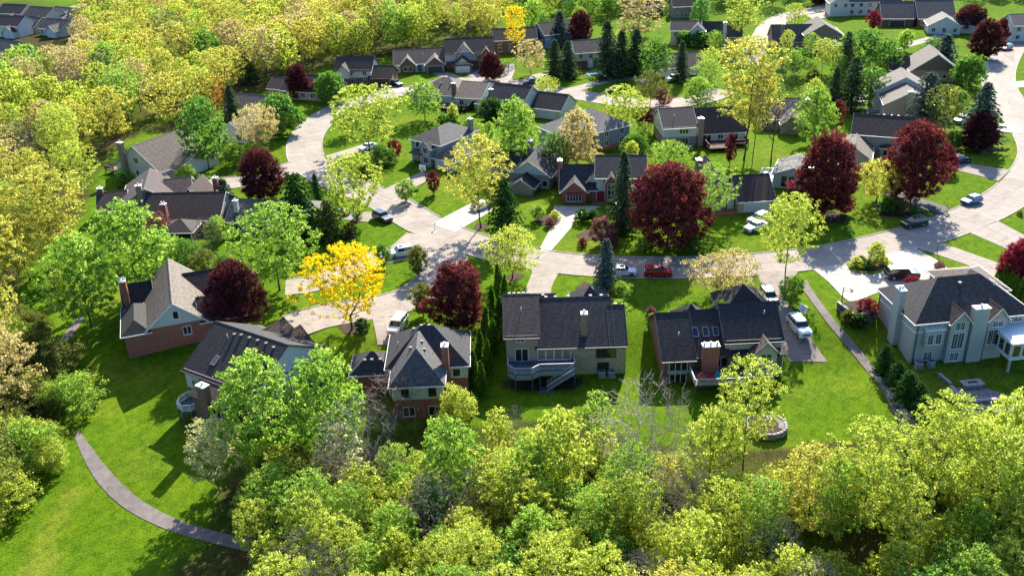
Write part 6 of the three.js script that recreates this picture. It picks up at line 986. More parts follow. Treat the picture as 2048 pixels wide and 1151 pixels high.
  'yellow-green budding tree in the wood above the tan roof house',
  'yellow-green broad-crowned tree in the heart of the left wood',
  'yellow tall tree in the far wood at the top',
  'bright green budding tree behind the brown tudor house',
  'yellow-green full-crowned tree left of the ranch houses',
  'bright green broad-crowned tree behind the brown tudor house',
  'yellow-green broad-crowned tree behind the white saltbox house',
  'yellow broad-crowned tree in the wood behind the mauve roof house',
  'tan broad-crowned tree above the curving footpath',
  'yellow broad-crowned tree behind the white saltbox house',
  'yellow-green full-crowned tree in the far wood at the top',
  'bright green budding tree in the heart of the left wood',
  'yellow budding tree beside the lawn footpath at left',
  'tan budding tree behind the white-front ranch house',
  'leafless grey tree left of the ranch houses',
  'yellow-green tall tree behind the white saltbox house',
  'bright green broad-crowned tree beside the far houses at upper left',
  'yellow-green budding tree behind the white saltbox house',
  'yellow budding tree behind the half-timbered house',
  'yellow-green budding tree behind the half-timbered house',
  'yellow-green budding tree behind the brown tudor house',
  'yellow-green budding tree left of the ranch houses',
  'tan broad-crowned tree behind the brown tudor house',
  'bright green full-crowned tree behind the white-front ranch house',
  'bright green broad-crowned tree behind the white-front ranch house',
  'yellow budding tree behind the white-front ranch house',
  'deep green full-crowned tree in the wood above the tan roof house',
  'leafless grey tree in the far wood at the top',
  'olive budding tree left of the ranch houses',
  'yellow-green tall tree behind the half-timbered house',
  'tan broad-crowned tree in the far wood at the top',
  'yellow-green budding tree in the heart of the left wood',
  'yellow tall tree behind the half-timbered house',
  'yellow tall tree in the wood left of the brown gable house',
  'tan budding tree beside the far houses at upper left',
  'yellow-green full-crowned tree in the wood behind the mauve roof house',
  'leafless grey tree behind the white-front ranch house',
  'leafless grey tree in the heart of the left wood',
  'yellow-green broad-crowned tree behind the white-front ranch house',
  'yellow-green full-crowned tree in the wood left of the brown gable house',
  'tan budding tree in the wood left of the brown gable house',
  'yellow-green tall tree in the wood above the tan roof house',
  'yellow-green full-crowned tree in the wood at the left edge',
  'yellow broad-crowned tree in the heart of the left wood',
  'tan budding tree in the wood behind the mauve roof house',
  'yellow-green tall tree behind the white-front ranch house',
  'yellow budding tree in the wood above the tan roof house',
  'yellow tall tree in the wood at the left edge',
  'yellow-green full-crowned tree beside the far houses at upper left',
  'tan broad-crowned tree beside the far houses at upper left',
  'bright green full-crowned tree in the wood above the tan roof house',
  'yellow tall tree behind the brown tudor house',
  'yellow budding tree behind the large deep green tree',
  'leafless grey tree in the wood above the tan roof house',
  'olive budding tree in the wood left of the brown gable house',
  'olive budding tree at the dry grass strip',
  'tan budding tree in the wood at the left border',
  'yellow-green broad-crowned tree behind the half-timbered house',
  'bright green full-crowned tree in the heart of the left wood',
  'bright green broad-crowned tree in the far wood at the top',
  'deep green full-crowned tree left of the ranch houses',
  'bright green budding tree in the wood at the left edge',
  'yellow budding tree in the wood at the left edge',
  'yellow budding tree in the heart of the left wood',
  'yellow tall tree in the wood above the tan roof house',
  'bright green budding tree behind the half-timbered house',
  'bright green full-crowned tree beside the lawn footpath at left',
  'yellow broad-crowned tree in the wood at the left edge',
  'yellow broad-crowned tree behind the half-timbered house',
  'bright green broad-crowned tree behind the half-timbered house',
  'leafless grey tree behind the half-timbered house',
  'bright green slender tree below the half-timbered house',
  'leafless pale tree below the shaded centre lawn',
  'bright green budding tree below the half-timbered house',
  'yellow-green full-crowned tree at the bottom border right of middle',
  'leafless pale tree below the brick house deck',
  'yellow-green budding tree below the sunlit grass strip',
  'bright green full-crowned tree below the shaded centre lawn',
  'bright green slender tree below the hip roof house',
  'yellow-green slender tree below the half-timbered house',
  'yellow-green full-crowned tree below the round terrace',
  'bright green slender tree below the shaded centre lawn',
  'bright green slender tree at the bottom border near the middle',
  'bright green full-crowned tree below the patio',
  'leafless pale tree at the bottom border middle',
  'yellow-green full-crowned tree at the footpath end',
  'yellow-green slender tree below the hip roof house',
  'deep green slender tree at the bottom border middle',
  'leafless pale tree below the hip roof house',
  'yellow-green budding tree below the brick house deck',
  'deep green full-crowned tree at the bottom border middle',
  'yellow-green full-crowned tree at the bottom border middle',
  'leafless pale tree at the bottom border further right',
  'leafless pale tree below the round terrace',
  'leafless pale tree at the bottom border left of middle',
  'yellow slender tree below the sunlit grass strip',
  'leafless pale tree at the bottom border near the middle',
  'bright green full-crowned tree below the sunlit grass strip',
  'yellow-green full-crowned tree at the bottom border further right',
  'yellow-green budding tree at the bottom border near the middle',
  'bright green budding tree at the bottom border middle',
  'yellow-green slender tree below the brick house deck',
  'bright green full-crowned tree at the bottom border near the middle',
  'bright green budding tree below the sunlit grass strip',
  'yellow-green slender tree below the shaded centre lawn',
  'yellow-green budding tree at the bottom border right of middle',
  'bright green slender tree below the brick house deck',
  'yellow-green full-crowned tree below the patio',
  'leafless pale tree below the half-timbered house',
  'yellow-green full-crowned tree at the bottom border left of middle',
  'bright green slender tree below the sunlit grass strip',
  'bright green slender tree below the patio',
  'bright green full-crowned tree at the bottom border middle',
  'yellow-green slender tree at the footpath end',
  'deep green slender tree at the bottom border further right',
  'yellow-green budding tree below the round terrace',
  'yellow-green slender tree at the bottom border middle',
  'bright green budding tree at the bottom border near the middle',
  'yellow-green slender tree at the bottom border right of middle',
  'yellow-green slender tree below the sunlit grass strip',
  'yellow-green budding tree below the shaded centre lawn',
  'bright green budding tree in the lower right corner',
  'bright green slender tree in the lower right corner',
  'yellow-green budding tree at the foot of the sloping lawn',
  'yellow-green full-crowned tree below the hip roof house',
  'yellow-green budding tree at the bottom border left of middle',
  'yellow-green full-crowned tree at the bottom border near the middle',
  'bright green slender tree at the foot of the sloping lawn',
  'yellow budding tree at the bottom border right of middle',
  'deep green slender tree in the lower right corner',
  'deep green slender tree below the hip roof house',
  'yellow-green budding tree at the bottom border middle',
  'yellow-green slender tree at the bottom border further right',
  'yellow-green slender tree in the lower right corner',
  'bright green slender tree at the footpath end',
  'yellow-green slender tree at the bottom border left of middle',
  'yellow-green slender tree below the round terrace',
  'yellow-green full-crowned tree below the shaded centre lawn',
  'yellow-green full-crowned tree below the sunlit grass strip',
  'yellow-green slender tree below the patio',
  'deep green slender tree below the sunlit grass strip',
  'yellow-green full-crowned tree in the lower right corner',
  'yellow-green undergrowth shrub below the sunlit grass strip',
  'bright green undergrowth shrub below the patio',
  'yellow-green undergrowth shrub at the bottom border near the middle',
  'bright green undergrowth shrub below the shaded centre lawn',
  'bright green undergrowth shrub at the bottom border near the middle',
  'yellow-green undergrowth shrub below the hip roof house',
  'bright green undergrowth shrub at the bottom border right of middle',
  'bright green undergrowth shrub below the sunlit grass strip',
  'yellow-green undergrowth shrub below the brick house deck',
  'bright green undergrowth shrub below the half-timbered house',
  'yellow-green undergrowth shrub at the footpath end',
  'yellow-green undergrowth shrub below the patio',
  'olive undergrowth shrub below the patio',
  'olive undergrowth shrub below the shaded centre lawn',
  'yellow-green undergrowth shrub in the lower right corner',
  'olive undergrowth shrub below the half-timbered house',
  'olive undergrowth shrub below the sunlit grass strip',
  'bright green undergrowth shrub below the hip roof house',
  'yellow-green undergrowth shrub below the half-timbered house',
  'yellow-green undergrowth shrub at the bottom border right of middle',
  'olive undergrowth shrub at the bottom border near the middle',
  'yellow-green undergrowth shrub below the shaded centre lawn',
  'bright green undergrowth shrub below the round terrace',
  'olive undergrowth shrub below the hip roof house',
  'yellow-green undergrowth shrub below the round terrace',
  'olive undergrowth shrub below the round terrace',
  'bright green undergrowth shrub at the bottom border further right',
  'bright green undergrowth shrub below the brick house deck',
  'yellow-green undergrowth shrub at the bottom border middle',
  'bright green undergrowth shrub at the foot of the sloping lawn',
  'bright green undergrowth shrub at the bottom border left of middle',
  'yellow-green undergrowth shrub beside the lawn footpath at left',
  'olive undergrowth shrub beside the lawn footpath at left',
  'bright green undergrowth shrub above the curving footpath',
  'yellow-green undergrowth shrub above the curving footpath',
  'olive undergrowth shrub above the curving footpath',
  'bright green undergrowth shrub beside the lawn footpath at left',
  'yellow-green undergrowth shrub at the dry grass strip',
  'bright green yard tree around the cream pool house',
  'deep green yard tree around the cream pool house',
  'yellow-green budding yard tree near the bare dark tree',
  'bright green budding yard tree near the bare dark tree',
  'yellow-green full-crowned yard tree near the bare dark tree',
  'bright green full-crowned yard tree near the bare dark tree',
  'yellow-green full-crowned tree along the far top border',
  'yellow-green budding tree along the far top border',
  'bright green full-crowned tree along the far top border',
  'yellow budding tree along the far top border',
  'deep green full-crowned tree along the far top border',
  'deep green small garden tree behind the houses',
  'yellow-green small garden tree behind the houses',
  'bright green small garden tree behind the houses',
];
const TREE_GROUPS = [
  'evergreens below the grey house',
  'arborvitae row beside the centre house',
  'arborvitae row by the grey house',
  'cone shrubs on the striped lawn',
  'trees of the left wood',
  'trees of the near wood',
  'undergrowth of the near wood',
  'undergrowth of the left wood edge',
  'yard trees around the cream pool house',
  'yard trees near the bare dark tree',
  'trees along the far top border',
  'small garden trees behind the houses',
];
const TREE_ORDER = [
  '',
  'eighth from the left',
  'rightmost',
  'sixth from the left',
  'ninth from the left',
  'fourth from the left',
  'seventh from the left',
  'second from the left',
  'fifth from the left',
  'first from the road',
  'third from the left',
  'leftmost',
  'tenth from the left',
  'eleventh from the left',
  'thirteenth from the left',
  'twelfth from the left',
];
const TREES = [
  [0,1,-25.27,-130.19,13.76,14.94,0,-1],[1,1,-8.46,-129.43,10.98,9.76,1,-1],[2,2,-43.12,-132.05,11.4,8.51,2,-1],[2,1,-51.65,-188.91,10.8,10.01,3,-1],[1,2,28.44,-156.92,15.42,14.0,4,-1],[1,1,60.59,-169.04,16.13,12.06,5,-1],[1,2,79.08,-173.43,15.9,11.36,6,-1],[2,1,-3.74,-282.08,8.19,7.42,7,-1],
  [2,1,145.38,-285.81,11.56,9.89,8,-1],[2,2,157.74,-323.53,8.56,10.41,9,-1],[1,1,159.78,-305.81,7.56,4.79,10,-1],[2,1,-58.82,-269.84,9.78,7.98,11,-1],[3,1,-52.75,-267.9,5.47,4.55,12,-1],[2,2,26.23,-324.98,11.27,7.74,13,-1],[2,1,105.47,-202.59,8.61,7.99,14,-1],[4,1,-39.4,-144.94,15.3,17.75,15,-1],
  [5,1,-67.65,-134.5,17.09,11.67,16,-1],[5,2,-63.47,-144.73,17.59,16.51,17,-1],[6,1,-83.05,-159.33,18.62,16.97,18,-1],[6,2,-85.35,-152.83,13.34,13.04,19,-1],[7,1,-30.1,-173.59,13.99,13.72,20,-1],[7,2,-32.76,-217.12,16.0,20.8,21,-1],[5,1,-21.1,-242.83,10.83,11.41,22,-1],[6,1,-5.61,-168.65,18.69,14.05,23,-1],
  [8,1,1.91,-201.74,17.11,10.29,24,-1],[9,1,15.54,-200.17,14.6,10.03,25,-1],[7,2,28.27,-222.73,12.29,11.76,26,-1],[10,1,21.3,-164.54,15.91,6.95,27,-1],[11,1,15.34,-138.42,10.34,5.65,28,-1],[12,1,-0.78,-162.43,12.03,7.39,29,-1],[13,1,0.23,-146.12,9.27,9.95,30,-1],[14,2,38.05,-165.8,12.33,9.5,31,-1],
  [15,1,45.18,-140.28,16.03,10.65,32,-1],[16,1,34.56,-136.43,7.47,13.2,33,-1],[17,1,53.08,-202.57,26.81,16.29,34,-1],[17,2,55.54,-204.36,18.4,8.84,35,-1],[18,1,58.37,-199.22,24.41,13.31,36,-1],[19,1,34.89,-195.66,6.9,10.58,37,-1],[8,2,71.04,-210.43,14.72,10.02,38,-1],[10,2,84.0,-236.83,11.56,6.92,39,-1],
  [3,2,79.53,-220.21,7.6,4.06,40,-1],[20,1,99.34,-217.66,14.36,11.9,41,-1],[11,2,106.71,-205.31,14.76,11.3,42,-1],[11,1,128.25,-274.67,10.37,10.91,43,-1],[10,1,15.37,-283.96,11.01,7.75,44,-1],[10,2,19.08,-280.96,11.21,8.06,45,-1],[10,2,30.52,-279.19,17.13,10.25,46,-1],[10,1,35.02,-280.89,13.79,9.19,47,-1],
  [10,2,39.58,-282.62,13.56,9.62,48,-1],[10,2,51.08,-271.36,12.01,6.32,49,-1],[11,2,19.41,-324.62,11.91,9.61,50,-1],[10,1,-78.41,-290.47,9.17,9.11,51,-1],[10,2,-70.89,-242.65,11.51,7.41,52,-1],[10,1,-57.4,-181.08,7.76,6.56,53,-1],[21,1,-40.24,-187.7,5.76,3.53,54,-1],[12,2,-39.58,-166.62,13.34,9.47,55,-1],
  [22,1,-34.09,-165.62,8.1,6.09,56,-1],[23,1,44.25,-275.89,12.45,11.31,57,-1],[24,1,8.23,-286.3,10.5,11.71,58,-1],[23,2,-68.71,-209.16,18.0,12.64,59,-1],[16,2,-59.93,-222.67,10.92,11.77,60,-1],[25,1,-57.05,-234.38,10.58,11.31,61,-1],[25,2,-48.44,-263.09,8.76,8.65,62,-1],[13,2,11.66,-260.76,5.62,8.05,63,-1],
  [25,1,16.44,-250.95,3.15,4.3,64,-1],[23,1,105.14,-277.14,12.74,15.72,65,-1],[26,1,98.77,-272.14,12.56,8.19,66,-1],[15,2,94.9,-272.74,10.05,7.19,67,-1],[25,2,126.46,-255.53,8.2,8.7,68,-1],[27,1,100.1,-209.82,13.3,10.47,69,-1],[28,1,72.44,-174.13,8.48,10.54,70,-1],[29,1,-22.51,-152.58,4.45,3.52,71,-1],
  [30,1,-16.01,-148.34,5.68,4.12,72,-1],[30,2,-14.17,-133.54,5.68,4.73,73,-1],[31,1,61.92,-145.38,4.37,3.38,74,-1],[32,1,54.34,-127.84,3.29,3.52,75,-1],[32,2,65.09,-137.44,1.72,2.92,76,-1],[33,1,71.39,-141.97,1.94,2.17,77,-1],[34,1,82.84,-137.74,7.12,8.39,78,-1],[33,2,16.72,-158.48,5.51,5.26,79,-1],
  [32,1,-25.97,-211.92,4.59,3.71,80,-1],[3,1,-15.65,-188.0,5.1,3.14,81,-1],[34,2,92.83,-190.01,4.87,4.43,82,-1],[32,2,64.51,-168.64,3.08,3.45,83,-1],[3,2,49.13,-198.95,7.08,2.85,84,-1],[32,1,127.71,-330.87,6.4,5.49,85,-1],[32,2,79.51,-321.76,3.97,3.02,86,-1],[35,1,-67.27,-169.28,5.19,6.13,87,-1],
  [36,1,-55.96,-163.05,6.25,5.56,88,-1],[37,1,-69.61,-196.24,5.73,5.2,89,-1],[31,2,-72.04,-189.9,5.27,4.43,90,-1],[37,2,-63.95,-189.05,2.7,3.58,91,-1],[37,1,-21.26,-184.55,4.6,4.74,92,-1],[37,2,5.57,-171.55,3.13,3.49,93,-1],[38,1,55.75,-256.46,9.88,9.53,94,-1],[5,2,50.74,-244.71,8.63,9.16,95,-1],
  [39,1,44.31,-314.2,17.87,17.05,96,-1],[40,1,70.26,-341.73,11.71,8.45,97,-1],[41,1,77.61,-312.13,18.2,14.52,98,-1],[15,1,101.52,-334.11,9.65,8.64,99,-1],[2,1,124.56,-379.6,5.67,7.79,100,-1],[42,1,3.97,-308.06,16.7,8.3,101,-1],[37,1,126.41,-298.58,6.51,5.32,102,-1],[43,1,-8.3,-107.02,6,5.89,103,-1],
  [36,2,-16.7,-108.47,6.75,9.46,104,-1],[37,2,17.4,-136.46,3.16,4.19,105,-1],[37,2,16.29,-128.46,4.35,3.53,106,-1],[5,1,11.23,-351.1,12.01,11.19,107,-1],[44,1,19.08,-382.42,9.51,11.73,108,-1],[5,2,33.1,-367.45,9.92,12.06,109,-1],[23,1,41.03,-375.88,9.37,11.55,110,-1],[31,1,41.09,-327.07,4.7,5.1,111,-1],
  [23,2,94.38,-240.05,10.91,10.01,112,-1],[26,2,88.42,-236.23,14.03,9.18,113,-1],[23,1,110.41,-270.32,10.67,9.13,114,-1],[23,2,127.37,-281.03,8.24,8.29,115,-1],[23,1,10.38,-197.48,10.19,8.24,116,-1],[25,2,29.06,-207.52,5.21,5.91,117,-1],[45,1,34.46,-226.01,5.91,5.38,118,-1],[27,2,38.66,-247.84,9.64,9.25,119,-1],
  [35,2,41.92,-247.38,4.85,5.3,120,-1],[31,2,19.41,-202.41,2.92,4.47,121,-1],[46,1,27.7,-199.77,3.12,5.08,122,-1],[47,1,-58.79,-156.7,5.13,5.39,123,-1],[48,1,-62.45,-159.19,4.99,4.73,124,-1],[49,1,-54.04,-152.52,4.66,5.27,125,-1],[47,2,-49.79,-149.72,5.27,4.33,126,-1],[5,2,-136.69,-260.67,11.92,15.17,127,-1],
  [50,1,-79.53,-252.98,11.61,10.75,128,-1],[29,2,-73.66,-216.1,4.55,5.19,129,-1],[37,1,-63.42,-212.04,5.09,5.33,130,-1],[30,1,-58.08,-214.26,3.67,4.68,131,-1],[47,1,-85.04,-200.42,3.98,5.09,132,-1],[5,1,-39.32,-232.13,7.08,7.51,133,-1],[47,2,-28.24,-207.95,4.53,6.84,134,-1],[49,2,-31.18,-200.87,3.5,4.88,135,-1],
  [37,2,-36.91,-171.23,4.49,3.87,136,-1],[23,2,84.89,-274.31,8.4,8.69,137,-1],[48,2,62.73,-192.5,4.15,6.41,138,-1],[49,1,61.49,-177.75,4.77,3.99,139,-1],[29,1,113.14,-220.74,4.31,3.6,140,-1],[25,1,100.14,-203.23,4.41,4.47,141,-1],[48,1,96.87,-200.82,3.23,5.1,142,-1],[37,1,43.84,-132.51,4.84,4.39,143,-1],
  [48,2,31.96,-128.75,3.48,3.38,144,-1],[51,1,-21.67,-94.46,10.09,5.77,145,-1],[5,1,-32.12,-100.16,17.17,13.41,146,-1],[5,2,-23.78,-99.68,17.67,11.49,147,-1],[52,1,-37.39,-95.33,10.73,7.93,148,-1],[15,2,28.13,-96.23,16.24,8.5,149,-1],[53,1,23.57,-94.19,10.35,6.66,150,-1],[54,2,14.55,-90.28,17.98,11.84,151,-1],
  [55,1,-18.92,-92.11,15.21,10.02,152,-1],[41,1,37.39,-80.81,17.46,9.36,153,-1],[41,2,47.18,-85.12,17.15,10.27,154,-1],[44,1,56.02,-87.99,16.38,9.68,155,-1],[6,1,32.03,-82.69,12.82,11.26,156,-1],[56,1,42.8,-84.54,11.91,4.0,157,-1],[5,2,-8.23,-91.53,12.95,9.44,158,-1],[44,2,4.78,-90.81,14.24,8.78,159,-1],
  [53,2,-2.4,-98.45,8.76,3.76,160,-1],[57,1,10.27,-100.64,9.04,4.14,161,-1],[54,1,-0.17,-98.32,9.26,2.82,162,-1],[41,1,51.1,-81.65,15.6,8.12,163,-1],[58,1,34.07,-80.2,12.99,5.91,164,-1],[15,1,52.62,-78.41,8.93,8.02,165,-1],[41,2,40.28,-77.54,12.81,5.78,166,-1],[58,2,26.22,-79.84,11.36,6.46,167,-1],
  [12,1,52.7,-115.52,4.96,3.7,168,0],[12,2,53.06,-111.53,4.55,3.96,169,0],[12,1,53.13,-108.09,5.11,4.57,170,0],[12,2,54.04,-106.42,4.37,4.17,171,0],[12,1,54.12,-104.41,3.78,4.29,172,0],[59,1,-2.2,-137.39,6.83,2.01,173,1,1],[59,2,-1.11,-133.72,6.65,1.97,173,1,2],[59,1,-3.18,-130.46,6.48,1.93,173,1,3],
  [59,2,-2.11,-127.61,6.33,1.9,173,1,4],[59,1,-4.12,-125.37,6.21,1.88,173,1,5],[59,2,-3.08,-123.14,6.1,1.85,173,1,6],[59,1,-5.03,-121.12,5.99,1.83,173,1,7],[59,2,-4.0,-118.91,5.87,1.81,173,1,8],[59,1,-5.88,-116.73,5.76,1.79,173,1,9],[59,2,-4.84,-114.06,5.62,1.76,173,1,10],[59,1,79.05,-137.33,3.77,1.62,174,2,9],
  [59,2,79.24,-135.85,3.75,1.6,174,2,7],[59,1,79.42,-134.4,3.72,1.59,174,2,10],[59,2,79.6,-132.97,3.7,1.58,174,2,5],[59,1,79.78,-131.57,3.67,1.56,174,2,8],[59,2,79.97,-130.22,3.65,1.55,174,2,2],[60,1,-13.16,-248.27,1.91,1.2,175,3,11],[60,2,-11.71,-249.03,1.91,1.2,175,3,7],[60,1,-10.26,-249.79,1.92,1.21,175,3,10],
  [60,2,-8.79,-250.55,1.92,1.21,175,3,2],[61,1,14.14,-170.18,2.51,3.47,176,-1],[61,2,16.06,-169.99,2.37,3.28,177,-1],[62,1,58.58,-145.08,1.84,2.54,178,-1],[61,1,60.13,-143.95,1.58,2.19,179,-1],[62,2,63.54,-145.63,1.6,2.21,180,-1],[63,1,59.87,-146.37,1.48,2.05,181,-1],[64,1,21.62,-129.45,1.12,1.55,182,-1],
  [64,2,21.44,-126.69,0.99,1.37,183,-1],[65,1,21.65,-131.29,1.24,1.72,184,-1],[63,2,51.4,-126.57,2.2,3.05,185,-1],[61,2,52.66,-125.7,2.19,3.03,186,-1],[61,1,-23.47,-129.49,2.01,2.79,187,-1],[63,1,88.1,-267.99,3.09,4.28,188,-1],[64,1,-9.67,-231.69,2.72,3.76,189,-1],[62,1,-6.49,-228.78,2.51,3.48,190,-1],
  [66,1,-13.59,-235.19,3.3,4.57,191,-1],[66,2,-16.26,-237.72,2.78,3.85,192,-1],[61,2,-4.04,-240.56,5.62,7.76,193,-1],[64,2,20.45,-281.35,2.58,3.57,194,-1],[64,1,110.13,-306.44,2.78,3.86,195,-1],[62,2,108.97,-311.86,2.83,3.92,196,-1],[66,1,105.44,-309.48,2.11,2.92,197,-1],[66,2,60.86,-317.33,4.78,6.62,198,-1],
  [66,1,65.07,-315.07,4.75,6.58,199,-1],[66,2,69.84,-315.75,4.76,6.59,200,-1],[63,2,74.51,-168.39,3.04,4.21,201,-1],[66,1,77.07,-166.86,1.78,2.47,202,-1],[66,2,72.19,-168.63,2.77,3.83,203,-1],[63,1,-30.58,-167.67,2.34,3.24,204,-1],[66,1,-32.24,-165.91,2.05,2.84,205,-1],[64,2,-30.24,-176.19,1.72,2.39,206,-1],
  [65,2,18.62,-158.3,1.97,2.73,207,-1],[67,1,13.15,-158.36,1.45,2.0,208,-1],[63,2,20.52,-162.72,2.02,2.79,209,-1],[62,1,8.87,-171.22,1.82,2.52,210,-1],[65,1,7.74,-168.32,1.66,2.3,211,-1],[64,1,24.17,-155.55,2.59,3.58,212,-1],[66,2,32.13,-154.81,3.23,4.46,213,-1],[68,1,66.24,-132.71,1.48,2.05,214,-1],
  [67,2,80.95,-206.28,1.97,2.73,215,-1],[63,1,96.31,-164.9,0.95,1.32,216,-1],[69,2,-90.08,-415.1,14.5,9.3,217,4,11],[70,1,-122.54,-215.39,13.8,10.5,218,4,11],[71,1,-117.14,-393.14,14.7,14.9,219,4,7],[72,1,-163.04,-418.0,13.8,10.0,220,4,3],[72,2,-123.45,-274.71,16.3,11.2,221,4,11],[73,2,-127.66,-223.32,16.9,11.0,222,4,2],
  [73,2,-107.81,-179.98,14.4,9.7,223,4,11],[73,2,-58.8,-338.41,13.2,9.4,224,4,2],[74,2,-98.18,-381.64,14.5,13.1,225,4,5],[73,1,-78.59,-387.58,16.4,11.9,224,4,7],[73,2,-122.59,-367.65,15.4,9.4,226,4,11],[75,2,-61.87,-309.2,15.2,14.6,227,4,10],[69,2,-83.36,-410.16,13.2,8.0,217,4,7],[73,2,-176.16,-432.16,17.7,12.8,228,4,11],
  [76,2,-103.37,-421.98,13.6,12.2,229,4,2],[72,1,-73.78,-350.42,16.2,11.0,230,4,11],[75,1,-156.89,-400.94,13.0,11.9,231,4,5],[77,2,-37.14,-373.8,17.2,11.0,232,4,10],[78,2,-61.4,-463.45,15.2,11.1,233,4,7],[79,2,-48.92,-360.03,18.9,9.6,234,4,11],[72,2,-51.17,-324.31,14.7,10.9,230,4,2],[76,2,-129.13,-297.35,15.2,14.5,235,4],
  [72,1,-85.26,-305.67,16.8,12.6,236,4,8],[78,2,-112.04,-243.98,14.3,11.0,237,4,2],[80,1,-93.19,-340.13,16.4,12.8,238,4,2],[69,2,-109.96,-212.4,13.9,9.4,239,4],[74,2,-144.5,-395.01,13.4,12.0,240,4,10],[72,2,-142.27,-330.37,14.4,9.5,220,4,7],[76,1,-92.74,-317.06,12.3,12.1,229,4,11],[80,1,-144.35,-435.09,14.1,8.7,241,4,2],
  [75,2,-89.08,-357.56,13.9,13.8,242,4,2],[80,2,-116.85,-400.98,13.7,9.3,238,4,10],[73,2,-136.35,-351.63,17.2,11.5,228,4,5],[81,1,-104.79,-398.64,15.2,12.0,243,4,7],[75,2,-37.53,-437.28,13.8,13.9,244,4,2],[79,2,-131.68,-230.38,19.0,9.5,245,4,11],[74,1,-86.82,-135.37,13.1,11.4,246,4],[80,2,-47.68,-445.35,15.5,9.8,247,4,7],
  [72,2,-16.57,-348.1,17.4,12.5,248,4,11],[78,2,-89.37,-279.99,13.0,11.5,249,4],[79,2,-102.75,-343.71,19.6,9.1,250,4,10],[77,1,-91.14,-453.32,16.7,10.4,251,4],[76,2,-135.03,-241.12,13.0,12.1,252,4,11],[74,2,-117.74,-458.6,14.1,14.7,225,4,10],[75,1,-130.09,-314.8,14.6,14.5,231,4,7],[73,2,-62.07,-327.15,17.6,12.4,224,4,5],
  [78,1,-24.37,-371.15,12.0,8.6,253,4],[81,2,-140.33,-263.19,16.4,14.0,254,4],[78,1,-71.72,-451.89,14.0,10.6,255,4,4],[70,1,-165.89,-439.61,14.6,9.5,256,4,11],[70,1,-146.6,-417.24,15.1,9.6,256,4,2],[70,1,-30.89,-343.64,17.2,10.6,257,4,2],[81,2,-56.22,-390.22,12.1,9.7,258,4],[70,1,-124.99,-347.43,13.9,10.7,256,4,10],
  [70,1,-91.47,-268.68,13.2,9.7,259,4,7],[70,1,-124.79,-324.57,14.6,9.0,256,4,7],[72,2,-102.1,-261.84,15.2,11.2,221,4,2],[74,2,-110.23,-258.16,14.7,12.9,260,4],[79,2,-168.35,-459.42,18.2,7.7,261,4,7],[80,2,-99.93,-466.04,17.6,13.6,262,4,11],[78,2,-115.06,-422.78,14.9,13.3,263,4,10],[71,2,-84.6,-398.25,13.0,11.8,264,4,11],
  [75,1,-67.47,-394.01,14.3,14.3,227,4,6],[71,2,-127.14,-416.79,13.6,12.9,219,4,11],[74,2,-106.07,-233.72,12.7,12.4,265,4],[75,2,-71.03,-309.33,15.2,13.4,266,4,2],[79,2,-137.53,-467.17,21.3,10.8,250,4,7],[72,1,-106.45,-385.32,16.3,11.4,236,4,5],[73,2,-156.16,-423.77,15.6,10.7,228,4,3],[76,1,-71.05,-111.8,14.9,13.5,267,4],
  [75,2,-81.55,-320.04,14.8,12.8,242,4,8],[75,2,-136.89,-339.46,14.6,12.5,231,4,10],[75,1,-102.58,-219.85,14.4,13.3,268,4],[78,2,-130.52,-304.56,12.1,9.8,269,4,7],[75,1,-132.74,-428.35,13.9,13.6,242,4,10],[72,2,-175.39,-449.38,14.1,10.5,220,4,8],[78,1,-153.91,-369.74,12.9,9.8,269,4,10],[78,2,-53.63,-455.64,14.5,11.6,233,4,10],
  [75,2,-55.3,-441.91,12.7,12.2,244,4,7],[72,1,-171.98,-416.2,13.9,9.8,220,4,5],[75,2,-80.99,-347.68,12.4,12.6,227,4,11],[80,2,-102.66,-253.88,15.6,11.7,270,4,2],[73,1,-76.35,-122.34,15.9,11.3,271,4],[72,1,-40.89,-351.5,15.1,11.1,272,4,2],[69,2,-146.39,-464.2,16.7,10.2,273,4,11],[78,1,-95.52,-395.02,12.7,9.2,263,4,2],
  [82,1,-96.11,-200.32,18.3,9.0,274,4],[72,1,-129.33,-407.33,13.4,8.5,236,4,10],[71,2,-139.04,-280.1,16.0,13.9,275,4],[70,1,-101.05,-208.16,17.4,11.3,276,4,11],[73,2,-21.21,-388.25,15.9,10.3,277,4,11],[75,1,-73.16,-416.11,12.1,11.8,227,4,8],[70,1,-15.66,-334.99,13.9,9.0,278,4,11],[70,1,-73.29,-365.23,14.7,10.8,279,4,11],
  [70,1,-117.63,-450.66,15.6,9.9,280,4,10],[76,1,-78.28,-428.4,14.0,12.3,281,4,5],[81,1,-35.79,-324.98,16.5,12.8,282,4],[71,1,-48.48,-378.42,14.8,13.3,283,4],[72,1,-129.29,-371.36,15.7,9.5,220,4,4],[70,1,-121.11,-378.11,16.8,12.4,280,4,11],[73,1,-58.83,-434.07,15.4,10.9,284,4],[73,2,-4.72,-341.34,16.8,11.6,277,4,5],
  [70,1,-38.85,-413.26,15.7,10.8,257,4,7],[83,2,-90.38,-293.62,16.4,12.5,285,4],[69,1,-115.56,-333.52,15.9,10.7,286,4],[77,1,-100.02,-364.24,17.7,11.7,287,4,2],[82,2,-14.43,-397.35,19.9,10.1,288,4,2],[78,1,-46.49,-317.02,13.9,10.2,233,4,11],[78,2,-78.93,-356.13,14.1,12.0,255,4,5],[73,1,-135.91,-380.61,14.1,9.8,228,4,12],
